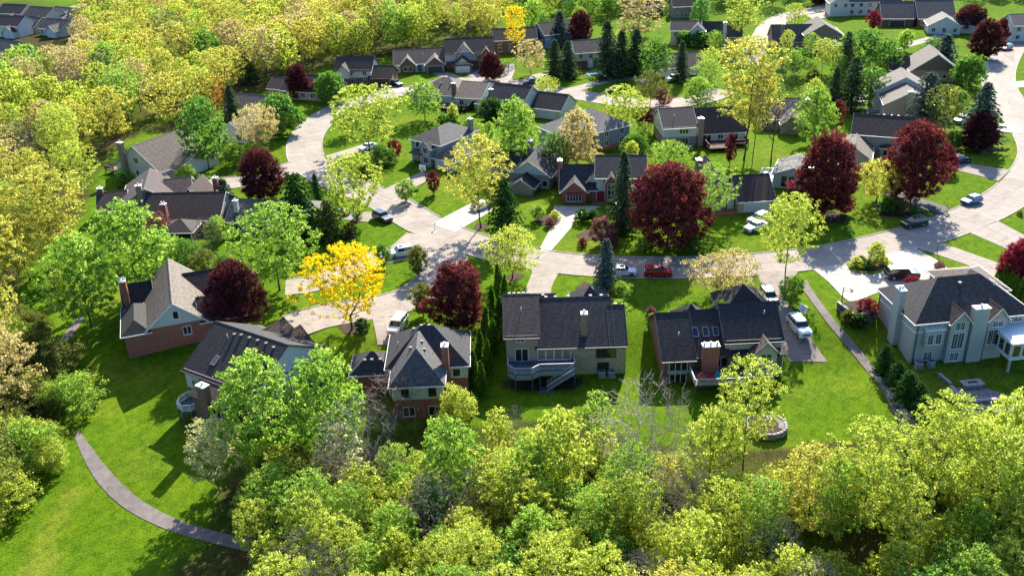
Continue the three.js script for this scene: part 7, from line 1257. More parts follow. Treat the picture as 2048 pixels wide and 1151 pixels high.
  [75,2,-66.47,-352.98,13.7,14.0,227,4,5],[75,2,-119.4,-360.4,14.4,14.4,242,4,11],[73,1,-113.96,-312.47,13.5,9.0,228,4,4],[78,2,-152.13,-361.15,12.5,9.5,269,4,11],[75,1,-81.37,-373.36,14.7,13.8,227,4,7],[76,1,-58.68,-372.62,13.4,12.1,281,4,2],[76,2,-169.98,-468.43,15.4,14.2,289,4],[76,2,-113.13,-228.8,12.6,10.8,252,4,2],
  [80,1,-131.16,-449.06,15.2,9.9,238,4,7],[80,1,-134.42,-456.69,13.8,8.9,238,4,11],[70,1,-118.28,-292.23,14.1,11.0,290,4,11],[75,1,-159.6,-379.7,13.8,14.1,231,4,11],[79,2,-21.74,-358.72,17.4,7.8,291,4],[79,2,-98.63,-173.47,19.7,8.8,292,4,2],[72,1,-16.25,-380.9,17.1,11.9,248,4,7],[73,2,-100.16,-354.04,15.7,9.8,226,4,5],
  [73,1,-121.01,-407.75,15.2,10.0,226,4,10],[73,1,-143.24,-408.83,13.3,9.1,228,4,13],[72,1,-154.97,-280.46,13.9,8.3,293,4,11],[78,1,-68.81,-295.32,16.3,13.8,294,4,2],[74,1,-115.68,-345.33,15.2,14.9,225,4,11],[71,2,-84.59,-461.37,14.0,13.3,264,4,2],[73,2,-96.7,-310.82,16.4,10.7,226,4,7],[69,1,-39.54,-392.12,16.2,9.9,295,4,2],
  [73,2,-146.13,-258.27,15.4,9.9,222,4,11],[73,1,-104.85,-460.14,16.9,11.4,226,4,2],[73,2,-95.58,-425.3,18.0,11.4,224,4,11],[70,2,-118.28,-465.92,17.9,12.0,280,4,5],[79,2,-89.22,-324.19,19.8,9.2,250,4,3],[69,1,-120.87,-266.2,14.0,10.2,296,4,11],[70,2,-34.04,-383.92,16.5,11.9,257,4,10],[74,1,-43.58,-366.76,14.0,12.1,297,4,11],
  [77,2,-114.92,-414.68,15.8,10.1,287,4,7],[72,1,-148.5,-344.31,13.1,9.8,220,4,11],[72,1,-64.85,-384.27,13.4,9.0,230,4,8],[73,1,-135.33,-397.43,15.2,11.6,228,4,2],[73,1,-106.25,-430.61,14.2,10.2,226,4,8],[75,1,-81.09,-279.27,13.5,12.5,266,4,11],[78,2,-99.21,-190.71,12.5,8.8,298,4],[70,2,-4.17,-373.06,13.1,8.2,278,4,2],
  [81,2,-107.75,-356.86,16.4,12.7,243,4,11],[70,2,-80.48,-249.64,15.0,9.7,259,4,2],[72,1,-92.76,-368.6,15.8,9.9,236,4,2],[73,1,-96.33,-183.23,14.9,9.4,223,4,2],[70,1,-118.23,-431.68,17.3,11.1,280,4,7],[72,1,-68.03,-373.25,14.6,10.4,230,4,5],[72,2,-84.26,-422.19,16.8,11.7,230,4,7],[80,1,-99.7,-244.79,15.7,10.5,270,4,11],
  [72,1,-111.83,-198.73,16.5,12.5,299,4],[82,1,-94.12,-300.57,20.5,8.7,300,4],[72,1,-146.38,-385.53,13.8,8.6,220,4,6],[76,1,-65.46,-408.79,15.0,14.1,281,4,8],[78,1,-99.34,-161.19,14.6,10.6,301,4],[75,1,-109.34,-281.74,12.2,11.1,302,4,2],[72,1,-71.98,-287.66,17.7,12.9,303,4],[79,1,-158.43,-454.99,20.3,10.4,261,4,2],
  [69,2,-54.75,-424.21,13.3,9.3,295,4,11],[82,2,-48.22,-389.23,21.4,10.1,304,4],[73,2,-82.14,-269.96,15.2,10.1,305,4,2],[79,2,-96.63,-329.36,20.4,9.6,250,4,5],[78,2,-53.83,-314.35,16.0,11.5,255,4,6],[78,1,-30.93,-335.67,15.5,11.4,233,4,2],[79,1,-94.09,-151.59,18.4,8.6,306,4],[70,2,-46.86,-331.39,13.9,9.6,257,4,11],
  [72,1,-112.02,-437.86,16.6,12.7,236,4,6],[79,2,-134.78,-435.92,20.8,9.7,250,4,11],[79,2,-105.22,-412.71,21.1,9.9,250,4,2],[78,1,-145.94,-287.09,14.7,12.8,307,4,2],[76,1,-66.2,-318.35,15.3,15.1,281,4,7],[75,1,-73.64,-466.97,12.9,13.2,227,4,2],[70,2,-105.29,-294.57,13.9,9.9,259,4,11],[78,1,-145.71,-449.58,13.4,9.8,263,4,11],
  [75,2,-78.99,-309.48,12.5,10.7,266,4,7],[69,2,-61.98,-425.72,13.8,9.2,217,4,2],[75,2,-41.99,-405.06,12.1,11.5,244,4,10],[78,1,-93.84,-446.31,13.4,11.3,255,4,8],[73,2,-86.13,-259.01,13.0,9.0,305,4,7],[73,1,-168.42,-427.55,14.6,11.0,228,4,10],[78,2,-53.64,-351.59,16.6,13.2,255,4,12],[72,2,-159.61,-466.6,16.5,12.2,220,4,1],
  [77,1,-48.16,-417.47,13.2,9.3,232,4,7],[74,2,-122.24,-309.95,13.7,12.7,240,4,7],[74,2,-101.99,-445.06,15.2,14.3,225,4,2],[78,2,-147.77,-271.11,13.2,11.8,307,4,7],[76,2,-69.21,-339.4,14.8,15.2,281,4,10],[73,1,-124.43,-333.53,16.0,9.9,228,4,1],[82,1,-22.81,-336.84,18.7,8.4,288,4,11],[78,2,-90.82,-403.44,15.3,11.3,255,4,11],
  [75,2,-47.14,-341.12,12.4,11.2,244,4,11],[76,1,-137.85,-293.2,13.0,13.5,308,4],[73,1,-9.67,-351.98,15.8,11.6,277,4,10],[73,2,-102.89,-303.19,17.3,12.2,305,4,11],[70,1,-105.59,-273.45,16.7,12.4,290,4,2],[72,2,-62.6,-450.5,15.1,11.7,272,4,11],[80,1,-33.0,-365.12,16.3,12.1,247,4,2],[74,2,-157.61,-436.59,15.5,13.4,240,4,2],
  [75,2,-143.96,-456.85,13.4,12.0,242,4,7],[81,1,-101.68,-287.81,12.5,9.1,309,4],[72,1,-124.06,-387.73,17.7,12.4,236,4,7],[78,1,-125.53,-395.84,16.5,13.9,263,4,7],[70,1,-86.26,-447.34,17.2,12.8,279,4,2],[72,1,-135.88,-413.58,15.1,10.6,236,4,11],[78,1,-70.83,-437.33,16.6,12.0,255,4,1],[73,1,-163.68,-447.81,13.4,10.1,228,4,6],
  [78,1,-124.8,-241.41,16.3,11.8,237,4,7],[78,1,-142.35,-360.63,12.2,9.3,269,4,5],[77,2,-43.18,-324.5,15.8,10.8,232,4,11],[79,1,-119.24,-441.99,18.2,8.7,250,4,8],[79,1,-53.96,-344.0,20.1,9.7,310,4,2],[78,2,-139.48,-372.35,15.4,11.5,269,4,2],[69,2,-108.55,-404.99,16.6,12.2,273,4,2],[79,1,-152.6,-394.72,21.4,9.7,261,4,11],
  [80,2,-57.76,-400.37,15.9,9.5,262,4,2],[78,2,-70.39,-331.31,13.3,11.2,255,4,3],[73,2,-160.83,-407.26,16.5,12.6,228,4,7],[78,1,-77.58,-294.84,14.7,10.5,294,4,11],[76,2,-73.7,-321.91,14.0,12.0,281,4,11],[73,2,-85.89,-237.57,16.4,12.5,311,4],[74,2,-132.06,-328.52,12.7,12.6,240,4,11],[73,1,-91.75,-463.85,18.0,12.7,224,4,10],
  [69,1,-107.09,-323.1,15.0,9.9,312,4],[81,2,-98.39,-437.68,12.9,10.9,243,4,2],[77,1,-108.45,-187.54,14.9,9.2,313,4],[74,1,-28.28,-327.53,14.4,13.3,297,4,2],[79,1,-118.91,-202.97,17.2,7.4,292,4,11],[77,1,-28.81,-377.5,17.6,11.9,232,4,2],[73,1,-153.24,-408.65,14.3,9.0,228,4,8],[69,1,-113.12,-272.92,15.3,10.0,296,4,2],
  [78,2,-80.95,-363.14,15.4,12.3,255,4,10],[72,2,-145.87,-426.55,17.5,12.7,220,4,2],[77,2,-65.62,-92.52,17.1,12.7,314,4],[72,2,-132.88,-264.43,16.3,9.9,315,4],[79,2,-138.39,-249.55,20.2,8.6,245,4,2],[80,2,-155.1,-443.57,14.4,9.8,241,4,11],[74,2,-28.79,-393.42,14.1,14.2,316,4,11],[75,1,-114.17,-299.19,15.3,14.9,231,4,2],
  [81,2,-116.67,-281.29,16.6,13.4,317,4],[71,1,-149.29,-377.84,12.8,12.2,318,4],[83,1,-107.5,-467.81,12.1,9.0,319,4],[79,1,-78.75,-403.73,19.7,9.0,310,4,11],[80,1,-92.77,-166.36,13.8,9.5,320,4],[73,2,-89.75,-158.4,15.4,11.1,321,4],[78,2,-87.1,-390.34,13.2,9.9,255,4,7],[77,2,-106.85,-371.02,15.0,9.2,287,4,11],
  [80,1,-125.41,-469.62,16.7,11.4,238,4,5],[78,1,-55.27,-382.69,15.6,13.5,255,4,2],[72,1,-81.19,-453.43,15.1,10.8,230,4,10],[73,1,-124.56,-286.15,15.6,9.8,322,4],[80,1,-38.7,-336.21,15.7,10.6,247,4,11],[73,1,-20.75,-401.0,14.2,11.0,277,4,7],[72,2,-8.2,-383.51,17.9,11.0,248,4,2],[74,1,-9.35,-366.64,14.5,13.4,316,4,2],
  [79,1,-93.53,-261.53,17.4,8.0,323,4],[71,2,-91.58,-376.01,13.9,12.4,219,4,2],[73,2,-1.47,-366.03,16.5,12.0,277,4,2],[78,1,-130.75,-251.52,16.8,12.0,237,4,11],[80,1,-126.84,-355.83,13.9,9.6,241,4,7],[78,1,-163.19,-299.92,12.4,10.5,307,4,11],[75,2,-97.73,-231.23,14.7,13.2,302,4,11],[80,2,-16.52,-369.62,14.6,9.1,324,4],
  [74,2,-128.24,-439.93,13.3,12.6,225,4,7],[72,1,-165.76,-396.76,16.4,11.2,220,4,10],[72,2,-132.04,-284.75,13.6,9.0,293,4,2],[81,1,-81.65,-127.37,12.5,9.3,325,4],[72,2,-95.72,-347.14,14.5,10.5,236,4,3],[78,2,-122.04,-252.63,14.1,11.6,237,4,10],[70,1,-118.28,-223.27,13.8,9.6,218,4,2],[75,2,-86.03,-146.08,14.9,15.1,326,4],
  [75,2,-5.3,-333.05,13.1,11.5,327,4],[79,1,-45.14,-454.59,18.6,8.5,234,4,2],[75,1,-124.83,-423.79,13.8,14.1,242,4,5],[74,1,-82.96,-335.95,15.4,15.5,225,4,8],[71,2,-29.48,-419.18,12.8,13.0,328,4],[75,2,-64.31,-363.3,12.3,11.0,227,4,3],[70,1,-90.03,-189.45,14.3,10.0,276,4,2],[72,1,-51.41,-396.04,13.5,9.8,272,4,7],
  [80,1,-75.15,-444.42,14.8,9.7,262,4,7],[69,1,-30.51,-401.0,14.1,10.0,329,4],[70,2,-111.1,-445.66,15.5,10.3,280,4,2],[79,1,-46.41,-437.45,21.3,10.1,234,4,7],[84,1,-18.07,-80.01,6.2,4.7,330,5],[69,1,-5.45,-86.86,9.0,5.6,331,5],[80,1,-22.56,-83.35,12.5,7.2,332,5,10],[78,2,16.57,-73.7,11.2,6.9,333,5,11],
  [69,1,19.02,-85.89,11.4,5.9,334,5,2],[70,1,12.15,-81.29,12.1,7.1,335,5],[81,2,1.32,-89.15,11.6,7.9,336,5],[84,2,-14.56,-91.67,6.3,4.5,337,5,7],[85,2,-18.51,-88.39,8.9,6.6,338,5,2],[78,1,26.92,-71.83,10.0,6.0,339,5],[80,1,-28.92,-88.14,9.6,6.7,332,5,11],[84,1,-2.3,-79.61,6.6,3.9,340,5,11],
  [84,1,-9.09,-78.99,7.2,5.4,341,5,2],[81,1,56.66,-84.48,9.2,6.4,342,5,2],[69,1,11.35,-72.65,8.8,5.1,343,5,11],[78,1,41.51,-86.42,9.0,6.3,344,5],[85,2,-13.08,-88.48,7.0,4.7,345,5,7],[85,2,-24.53,-89.89,5.8,3.4,338,5,5],[86,2,-1.41,-74.13,9.0,5.6,346,5],[69,1,-9.76,-83.2,11.4,7.5,347,5],
  [70,2,14.53,-76.45,9.2,5.2,348,5,11],[84,1,-16.09,-75.56,8.6,4.9,341,5,11],[83,1,8.75,-75.99,8.6,6.8,349,5],[78,2,5.09,-76.28,9.2,6.5,350,5,11],[69,2,27.8,-67.61,11.4,6.8,351,5],[69,1,26.43,-75.75,9.6,6.4,352,5],[69,1,-22.53,-75.24,10.9,7.5,353,5,11],[87,2,17.66,-90.86,6.7,3.8,354,5],
  [69,2,11.88,-69.15,11.7,6.7,343,5,2],[69,2,-2.57,-70.83,9.6,6.5,355,5],[81,1,6.22,-84.72,8.9,5.6,356,5],[78,2,38.35,-73.63,8.3,6.2,357,5],[70,2,-8.69,-75.78,9.2,5.9,358,5,10],[78,1,18.13,-76.56,10.9,8.0,333,5,7],[84,2,4.95,-99.1,5.8,3.5,340,5,2],[78,1,17.5,-69.77,10.4,7.0,333,5,2],
  [80,2,7.65,-79.96,11.1,7.1,359,5],[84,1,-10.74,-73.07,6.8,5.5,341,5,7],[85,2,25.39,-84.74,6.5,4.5,360,5],[85,1,-29.2,-95.51,6.6,4.0,338,5,7],[81,2,-13.83,-80.82,9.8,6.4,361,5],[85,1,-14.88,-85.47,6.2,4.8,345,5,11],[78,1,7.69,-70.71,11.9,9.5,350,5,2],[80,2,12.44,-85.78,12.8,7.1,362,5],
  [69,1,16.35,-82.72,10.9,7.1,334,5,11],[70,1,-16.03,-70.27,9.9,6.1,358,5,11],[85,2,3.81,-94.79,7.2,4.8,363,5,2],[70,1,21.93,-68.22,10.0,6.5,364,5],[70,1,21.95,-81.15,10.8,6.9,348,5,2],[84,1,23.65,-88.52,5.8,4.1,365,5],[78,1,56.2,-94.2,8.3,5.7,366,5,11],[69,1,-23.32,-86.53,9.3,4.8,367,5],
  [78,2,57.84,-91.28,9.3,6.9,366,5,2],[78,1,-26.2,-74.46,8.4,5.8,368,5,11],[84,2,9.68,-89.43,5.7,3.6,369,5],[84,1,53.31,-90.19,5.7,4.1,370,5,2],[84,2,50.24,-88.6,6.1,3.8,370,5,11],[81,1,1.1,-78.35,10.9,6.9,371,5],[85,2,37.9,-85.46,8.9,6.9,372,5,11],[86,1,39.28,-68.75,9.0,6.4,373,5],
  [70,2,28.77,-84.43,9.0,6.1,374,5],[85,2,3.87,-80.37,7.8,5.1,375,5],[85,2,-11.36,-93.13,6.0,3.7,345,5,2],[80,1,-6.68,-67.64,12.4,8.1,376,5],[85,2,23.47,-77.39,7.7,4.6,377,5,11],[85,2,10.53,-95.01,7.5,5.1,378,5],[70,2,-1.37,-86.9,11.3,7.5,379,5],[80,1,44.42,-70.38,10.0,6.8,380,5],
  [84,1,44.9,-74.96,6.8,4.3,381,5],[70,2,-29.4,-82.51,9.5,5.2,382,5],[78,1,-6.06,-81.92,8.0,6.1,383,5],[84,1,0.95,-92.76,6.3,4.4,340,5,7],[70,2,-22.69,-80.1,12.2,6.8,384,5,11],[78,1,-5.58,-78.7,9.2,6.9,385,5,2],[85,2,-32.35,-96.68,6.2,4.4,338,5,11],[84,2,-31.26,-90.48,6.6,4.1,386,5],
  [73,2,13.95,-66.13,13.0,8.2,387,5],[80,1,-19.13,-84.42,9.7,5.6,332,5,2],[86,1,52.68,-69.72,8.7,5.7,388,5],[86,1,-10.01,-87.42,6.9,3.8,389,5],[70,2,2.65,-71.0,13.0,7.3,390,5,2],[85,2,23.19,-71.5,8.0,5.1,377,5,2],[85,1,31.6,-74.49,6.4,4.6,391,5],[70,2,2.09,-75.1,9.8,5.8,390,5,7],
  [70,2,-12.65,-69.38,10.4,6.6,358,5,7],[85,2,43.13,-89.95,6.3,3.6,372,5,2],[84,2,3.46,-86.37,7.3,4.5,340,5,10],[85,2,-3.43,-91.34,8.0,5.7,363,5,11],[85,1,49.43,-73.72,8.1,4.9,392,5,11],[69,2,-20.87,-69.43,11.2,5.8,353,5,7],[84,1,36.46,-88.52,5.8,4.2,393,5],[85,2,-26.73,-78.55,8.1,5.3,394,5],
  [70,2,-5.39,-73.84,12.0,6.9,358,5,2],[85,1,31.59,-87.31,7.9,4.4,395,5],[84,1,-15.21,-95.37,6.3,4.8,337,5,11],[69,1,-19.88,-73.37,10.6,7.1,353,5,2],[78,2,1.42,-83.29,10.1,7.8,396,5],[78,2,9.21,-83.0,9.6,7.5,397,5],[78,1,-13.37,-77.58,9.1,5.6,385,5,11],[78,1,-23.86,-71.78,11.7,8.3,368,5,2],
  [85,1,44.74,-78.63,7.0,5.2,398,5],[70,1,-2.08,-67.44,12.4,6.9,390,5,11],[81,1,48.13,-78.67,9.0,7.0,342,5,11],[80,2,-26.09,-84.64,10.0,6.7,332,5,7],[70,2,-20.11,-77.36,11.3,7.9,384,5,2],[86,2,13.94,-94.49,6.1,3.5,399,5],[85,1,-27.14,-91.93,7.4,4.7,338,5,10],[85,2,55.22,-74.57,7.8,6.2,392,5,2],
  [84,1,-9.22,-96.98,5.6,3.1,337,5,2],[78,2,56.21,-79.87,9.1,7.0,400,5],[88,2,9.53,-91.3,2.6,3.3,401,6,7],[89,1,61.49,-88.03,3.0,3.6,402,6,2],[88,2,-16.38,-78.76,2.7,3.4,403,6],[89,1,56.1,-96.99,3.5,3.6,402,6,11],[88,2,16.95,-96.5,2.5,3.4,401,6,2],[89,1,0.53,-94.95,4.0,4.4,404,6,11],
  [88,1,14.32,-81.79,3.6,5.1,401,6,5],[89,1,-6.61,-79.73,2.8,3.4,405,6],[88,2,-8.76,-95.47,3.5,5.0,406,6,8],[89,2,21.46,-75.66,2.8,4.0,407,6],[89,1,13.5,-95.31,3.5,3.9,408,6,2],[88,2,14.22,-76.1,3.1,4.0,409,6,11],[89,1,-20.95,-86.3,3.0,4.0,410,6,2],[88,1,41.5,-94.82,3.1,4.4,411,6,10],
  [88,2,47.54,-92.62,4.2,5.4,412,6,11],[90,1,48.88,-90.03,4.0,4.7,413,6,7],[90,2,-3.93,-95.25,3.5,3.7,414,6,11],[88,2,37.67,-86.64,2.8,3.1,411,6,7],[88,2,46.55,-76.16,3.9,4.0,415,6,11],[90,1,52.05,-84.83,3.3,4.4,413,6,10],[88,1,58.88,-94.64,2.7,3.0,412,6,3],[88,1,-12.11,-97.36,3.3,4.2,406,6,5],
  [88,2,58.33,-85.69,3.4,3.7,412,6,2],[88,1,19.69,-95.09,3.2,4.7,409,6,10],[90,2,-30.51,-92.19,4.1,6.0,416,6,11],[90,1,0.59,-85.52,3.3,4.0,414,6,10],[88,2,40.96,-90.28,4.5,4.6,411,6,5],[88,2,17.45,-81.87,3.5,4.2,409,6,5],[90,1,8.26,-83.03,3.6,5.2,417,6,11],[89,1,-13.45,-94.59,3.4,5.0,418,6,7],
  [88,1,-27.71,-85.55,3.0,3.3,419,6,11],[88,1,-23.94,-84.91,4.2,5.0,419,6,5],[88,1,44.89,-96.43,2.8,3.3,411,6,8],[90,2,51.02,-95.88,3.6,5.4,413,6,11],[90,1,11.48,-79.48,2.7,2.7,417,6,7],[88,1,25.43,-74.59,4.5,6.3,420,6],[88,2,-18.5,-84.32,3.2,4.7,419,6,2],[88,1,-14.13,-84.24,3.2,3.9,406,6,7],
  [90,1,5.62,-97.7,3.2,3.7,414,6,2],[90,1,-6.75,-76.86,4.3,5.6,421,6],[88,1,-19.85,-79.02,4.2,6.2,419,6,3],[88,2,10.03,-96.91,2.9,4.0,401,6,11],[88,1,18.89,-91.09,2.8,3.7,409,6,7],[88,2,-2.82,-77.88,2.9,3.5,422,6,7],[89,2,9.53,-87.09,4.2,5.3,408,6,11],[88,1,-7.57,-98.31,3.5,5.3,406,6,2],
  [88,2,58.7,-98.35,4.0,5.9,412,6,8],[89,1,-12.42,-90.77,3.8,4.9,418,6,10],[90,2,1.12,-91.1,2.6,3.4,414,6,5],[88,1,56.98,-80.44,3.7,4.8,415,6,2],[88,2,51.07,-87.94,3.7,4.4,412,6,5],[89,1,34.85,-85.72,4.2,5.1,423,6,2],[88,2,-13.53,-81.31,2.6,3.5,406,6,10],[89,2,-24.87,-87.8,2.8,3.5,410,6,11],
  [90,2,-10.84,-87.93,2.6,3.2,424,6,2],[89,1,61.37,-100.45,2.6,3.8,402,6,7],[88,1,-27.8,-90.53,3.7,5.0,419,6,7],[88,1,28.47,-76.41,3.0,3.3,425,6,10],[88,2,-25.77,-94.04,3.2,3.8,419,6,10],[90,1,14.44,-87.26,3.0,3.6,417,6,2],[88,1,3.99,-86.41,3.4,3.8,422,6,2],[88,1,-21.96,-80.88,3.0,3.1,419,6,8],
  [89,2,1.75,-80.27,3.8,5.2,404,6,2],[88,2,47.18,-80.51,3.2,4.6,412,6,10],[90,2,33.94,-92.91,4.3,4.7,426,6],[89,1,-15.52,-89.87,3.9,4.4,418,6,11],[88,1,20.99,-87.21,4.0,5.0,409,6,8],[88,2,-15.78,-99.71,2.7,2.9,406,6,11],[88,1,1.07,-99.44,4.5,4.6,422,6,10],[88,1,35.21,-88.66,4.3,4.4,425,6,2],
  [89,1,31.48,-77.23,3.2,4.6,423,6,11],[89,1,34.25,-73.89,4.1,4.3,427,6],[90,1,-31.04,-97.34,4.4,6.5,416,6,7],[88,2,28.95,-84.89,3.3,4.8,425,6,7],[88,2,45.17,-89.09,2.6,3.1,411,6,2],[89,2,-9.92,-101.71,2.7,3.9,418,6,2],[88,2,-5.03,-88.7,4.4,6.3,422,6,11],[88,2,3.69,-94.7,3.6,4.3,422,6,5],
  [90,2,-27.49,-98.06,4.1,4.7,416,6,2],[90,1,-15.99,-96.2,3.6,5.3,424,6,11],[89,1,17.77,-78.63,3.4,3.5,428,6],[88,2,0.64,-76.68,3.4,4.8,429,6,11],[89,2,-33.3,-90.76,2.8,3.6,430,6],[88,2,37.94,-90.55,4.5,6.2,411,6,11],[88,2,61.63,-92.6,3.1,4.5,412,6,6],[88,1,49.48,-74.51,3.8,4.9,415,6,7],
  [88,1,44.73,-78.48,3.5,4.7,412,6,7],[88,1,23.81,-88.9,4.3,6.1,409,6,3],[90,1,-2.48,-84.02,3.7,5.0,414,6,7],[88,2,26.23,-83.25,2.8,3.9,425,6,11],[88,1,6.81,-79.29,3.9,5.6,429,6,2],[88,2,12.86,-84.26,4.5,6.6,401,6,10],[89,1,-28.91,-78.54,3.4,4.8,431,6],[90,2,55.19,-84.34,3.4,3.5,413,6,2],
  [88,2,26.56,-90.97,3.4,4.5,409,6,2],[88,2,-71.07,-119.46,3.3,3.8,432,7,5],[90,2,-71.89,-125.03,5.4,5.5,433,7,3],[90,1,-67.45,-121.88,6.1,7.2,433,7,2],[89,1,-73.42,-106.31,3.2,3.8,434,7,7],[88,1,-60.68,-100.99,4.4,4.9,435,7,2],[90,1,-69.15,-112.3,6.2,9.1,436,7,7],[88,2,-65.12,-104.22,5.5,6.5,435,7,8],
  [88,2,-67.01,-99.26,6.4,8.5,435,7,7],[89,2,-65.97,-115.73,3.4,5.0,437,7,5],[88,1,-62.93,-93.1,5.6,7.0,438,7,2],[88,2,-82.7,-128.72,4.4,4.5,432,7,11],[90,1,-79.96,-122.19,5.8,7.9,433,7,11],[89,2,-62.46,-114.02,5.8,8.5,437,7,2],[88,1,-76.41,-115.31,5.2,7.1,432,7,7],[88,2,-65.79,-93.05,6.1,8.2,438,7,11],
  [88,2,-76.09,-126.63,4.2,5.5,432,7,10],[90,1,-74.84,-121.06,4.5,6.2,433,7,5],[89,1,-77.74,-129.31,4.8,7.2,437,7,10],[90,1,-64.42,-111.88,3.5,4.4,436,7,2],[89,2,-73.01,-115.55,5.1,5.7,437,7,7],[88,1,-63.4,-97.64,4.3,5.4,435,7,5],[88,1,-63.6,-90.43,3.7,4.6,438,7,7],[88,1,-63.55,-106.64,3.2,4.5,435,7,3],
  [89,1,-68.93,-97.11,6.5,9.5,434,7,11],[88,2,-74.85,-111.21,6.5,8.4,435,7,11],[88,1,-68.82,-104.54,5.7,7.9,435,7,10],[89,2,-63.45,-102.05,6.2,9.1,434,7,2],[88,1,-69.43,-117.06,4.7,6.6,432,7,2],[90,1,-75.41,-132.36,3.8,4.9,433,7,8],[90,2,-80.3,-127.56,3.3,4.2,433,7,7],[90,1,-79.58,-132.41,6.2,7.8,433,7,10],
  [90,2,-73.61,-130.26,3.4,3.4,433,7,6],[90,1,-70.25,-107.0,6.4,7.9,436,7,11],[89,2,-78.03,-118.29,5.8,7.7,437,7,11],[81,2,26.85,-343.24,7.3,5.8,439,8,7],[83,1,23.78,-384.61,7.1,5.0,440,8,7],[83,1,49.86,-335.01,7.1,4.4,440,8,3],[81,2,11.76,-364.45,9.4,6.4,439,8,11],[83,1,43.56,-317.14,7.9,4.9,440,8,8],
  [83,1,40.35,-369.0,9.9,6.0,440,8,5],[83,2,48.72,-300.7,7.5,5.8,440,8,2],[83,1,25.83,-368.01,9.3,6.1,440,8,10],[81,1,28.16,-354.48,8.3,6.0,439,8,2],[83,1,14.1,-337.15,9.6,5.9,440,8,11],[70,2,93.67,-276.86,9.9,7.4,441,9,2],[80,2,95.43,-267.27,7.4,4.9,442,9,2],[78,1,82.35,-247.84,6.3,4.7,443,9,2],
  [80,1,69.92,-277.41,9.7,5.9,442,9,10],[70,2,71.91,-257.88,7.4,4.9,441,9,7],[70,1,88.42,-296.55,8.6,5.4,441,9,10],[81,2,83.47,-283.45,6.4,4.1,444,9],[70,2,58.94,-270.36,9.9,7.7,441,9,11],[80,2,59.33,-243.38,9.7,7.5,442,9,7],[80,1,82.77,-269.25,8.6,5.5,442,9,5],[80,1,94.41,-291.41,8.5,5.4,442,9,8],
  [80,1,66.81,-299.08,8.1,5.6,442,9,11],[78,1,70.17,-247.43,9.2,5.6,443,9,11],[78,2,17.44,-427.16,14.6,12.9,445,10,10],[70,2,107.64,-385.31,16.5,12.2,446,10,6],[78,1,9.78,-441.35,12.1,10.8,445,10,7],[81,2,20.88,-438.62,16.2,13.1,447,10,10],[73,1,115.17,-412.72,15.3,10.7,448,10,1],[81,1,58.31,-385.1,13.0,9.2,447,10,6],
  [70,2,88.09,-387.6,13.1,10.0,446,10,8],[73,1,123.61,-404.53,13.8,9.0,448,10,2],[78,2,92.88,-398.24,16.4,14.3,445,10,1],[83,2,77.6,-388.36,13.4,11.4,449,10,5],[70,1,84.44,-421.53,17.9,12.8,446,10,10],[81,1,204.04,-386.08,16.8,12.7,447,10,2],[70,2,185.64,-384.47,14.2,8.6,446,10,12],[78,1,-4.26,-447.11,15.5,12.8,445,10,11],
  [70,2,97.19,-410.63,17.6,13.4,446,10,3],[81,2,73.75,-410.3,12.0,8.6,447,10,4],[78,1,41.12,-430.28,16.6,13.7,445,10,8],[78,1,133.47,-392.62,15.0,11.0,445,10,4],[73,1,54.56,-431.85,13.4,8.0,448,10,5],[78,2,58.09,-420.24,13.8,10.7,445,10,6],[73,1,75.2,-399.96,17.7,11.9,448,10,3],[73,1,58.76,-399.21,14.6,9.3,448,10,8],
  [81,1,30.59,-433.07,14.5,10.7,447,10,5],[83,1,0.49,-435.98,14.2,12.2,449,10,11],[78,2,50.03,-394.09,16.6,14.7,445,10,3],[70,2,145.98,-395.34,13.1,10.1,446,10,4],[70,2,-2.13,-418.67,14.3,8.6,446,10,11],[78,1,160.38,-405.63,14.5,12.7,445,10,12],[81,1,184.95,-397.64,14.2,11.4,447,10,14],[81,2,71.93,-424.17,12.2,10.9,447,10,1],
  [83,2,49.54,-411.03,13.7,12.0,449,10,7],[83,1,105.26,-416.31,13.3,11.0,449,10,8],[70,1,135.49,-412.64,14.0,9.5,446,10,1],[73,1,39.56,-390.57,13.8,8.3,448,10,10],[83,2,195.08,-387.02,15.6,12.5,449,10,2],[81,2,5.49,-424.46,14.8,12.7,447,10,11],[83,2,63.91,-410.49,17.0,12.4,449,10,10],[81,1,107.41,-400.32,13.1,9.2,447,10,12],
  [78,2,170.7,-392.85,14.6,11.3,445,10,2],[78,1,159.69,-385.07,15.7,12.2,445,10,13],[70,2,212.21,-390.72,16.9,10.6,446,10,2],[73,2,29.06,-418.93,15.9,10.1,448,10,7],[81,2,37.24,-405.97,16.7,13.0,447,10,3],[70,2,66.93,-393.11,16.6,11.6,446,10,7],[70,2,93.45,-420.37,15.6,9.5,446,10,5],[83,1,144.36,-409.68,14.5,12.7,449,10,6],
  [78,2,39.45,-415.91,16.5,12.9,445,10,5],[81,2,29.11,-394.15,15.7,11.9,447,10,8],[73,1,11.77,-412.02,14.4,9.6,448,10,11],[83,1,124.68,-415.78,12.7,10.2,449,10,3],[81,1,125.74,-386.63,15.4,12.0,447,10,15],[73,2,82.71,-409.33,14.6,11.2,448,10,6],[81,2,7.32,-403.89,15.3,13.5,447,10,7],[83,1,199.04,-396.08,12.3,10.1,449,10,1],
  [81,1,118.72,-396.26,12.4,9.3,447,10,13],[91,1,89.96,-355.1,4.3,3.9,450,11,5],[92,1,91.99,-371.01,5.5,3.0,451,11,3],[92,1,4.64,-235.99,4.7,3.9,451,11,5],[93,1,30.18,-206.9,3.6,3.8,452,11,12],[92,1,27.85,-202.36,5.2,3.8,451,11,8],[93,1,32.73,-218.15,4.9,3.5,452,11,13],[92,1,108.32,-225.68,4.3,3.4,451,11,1],
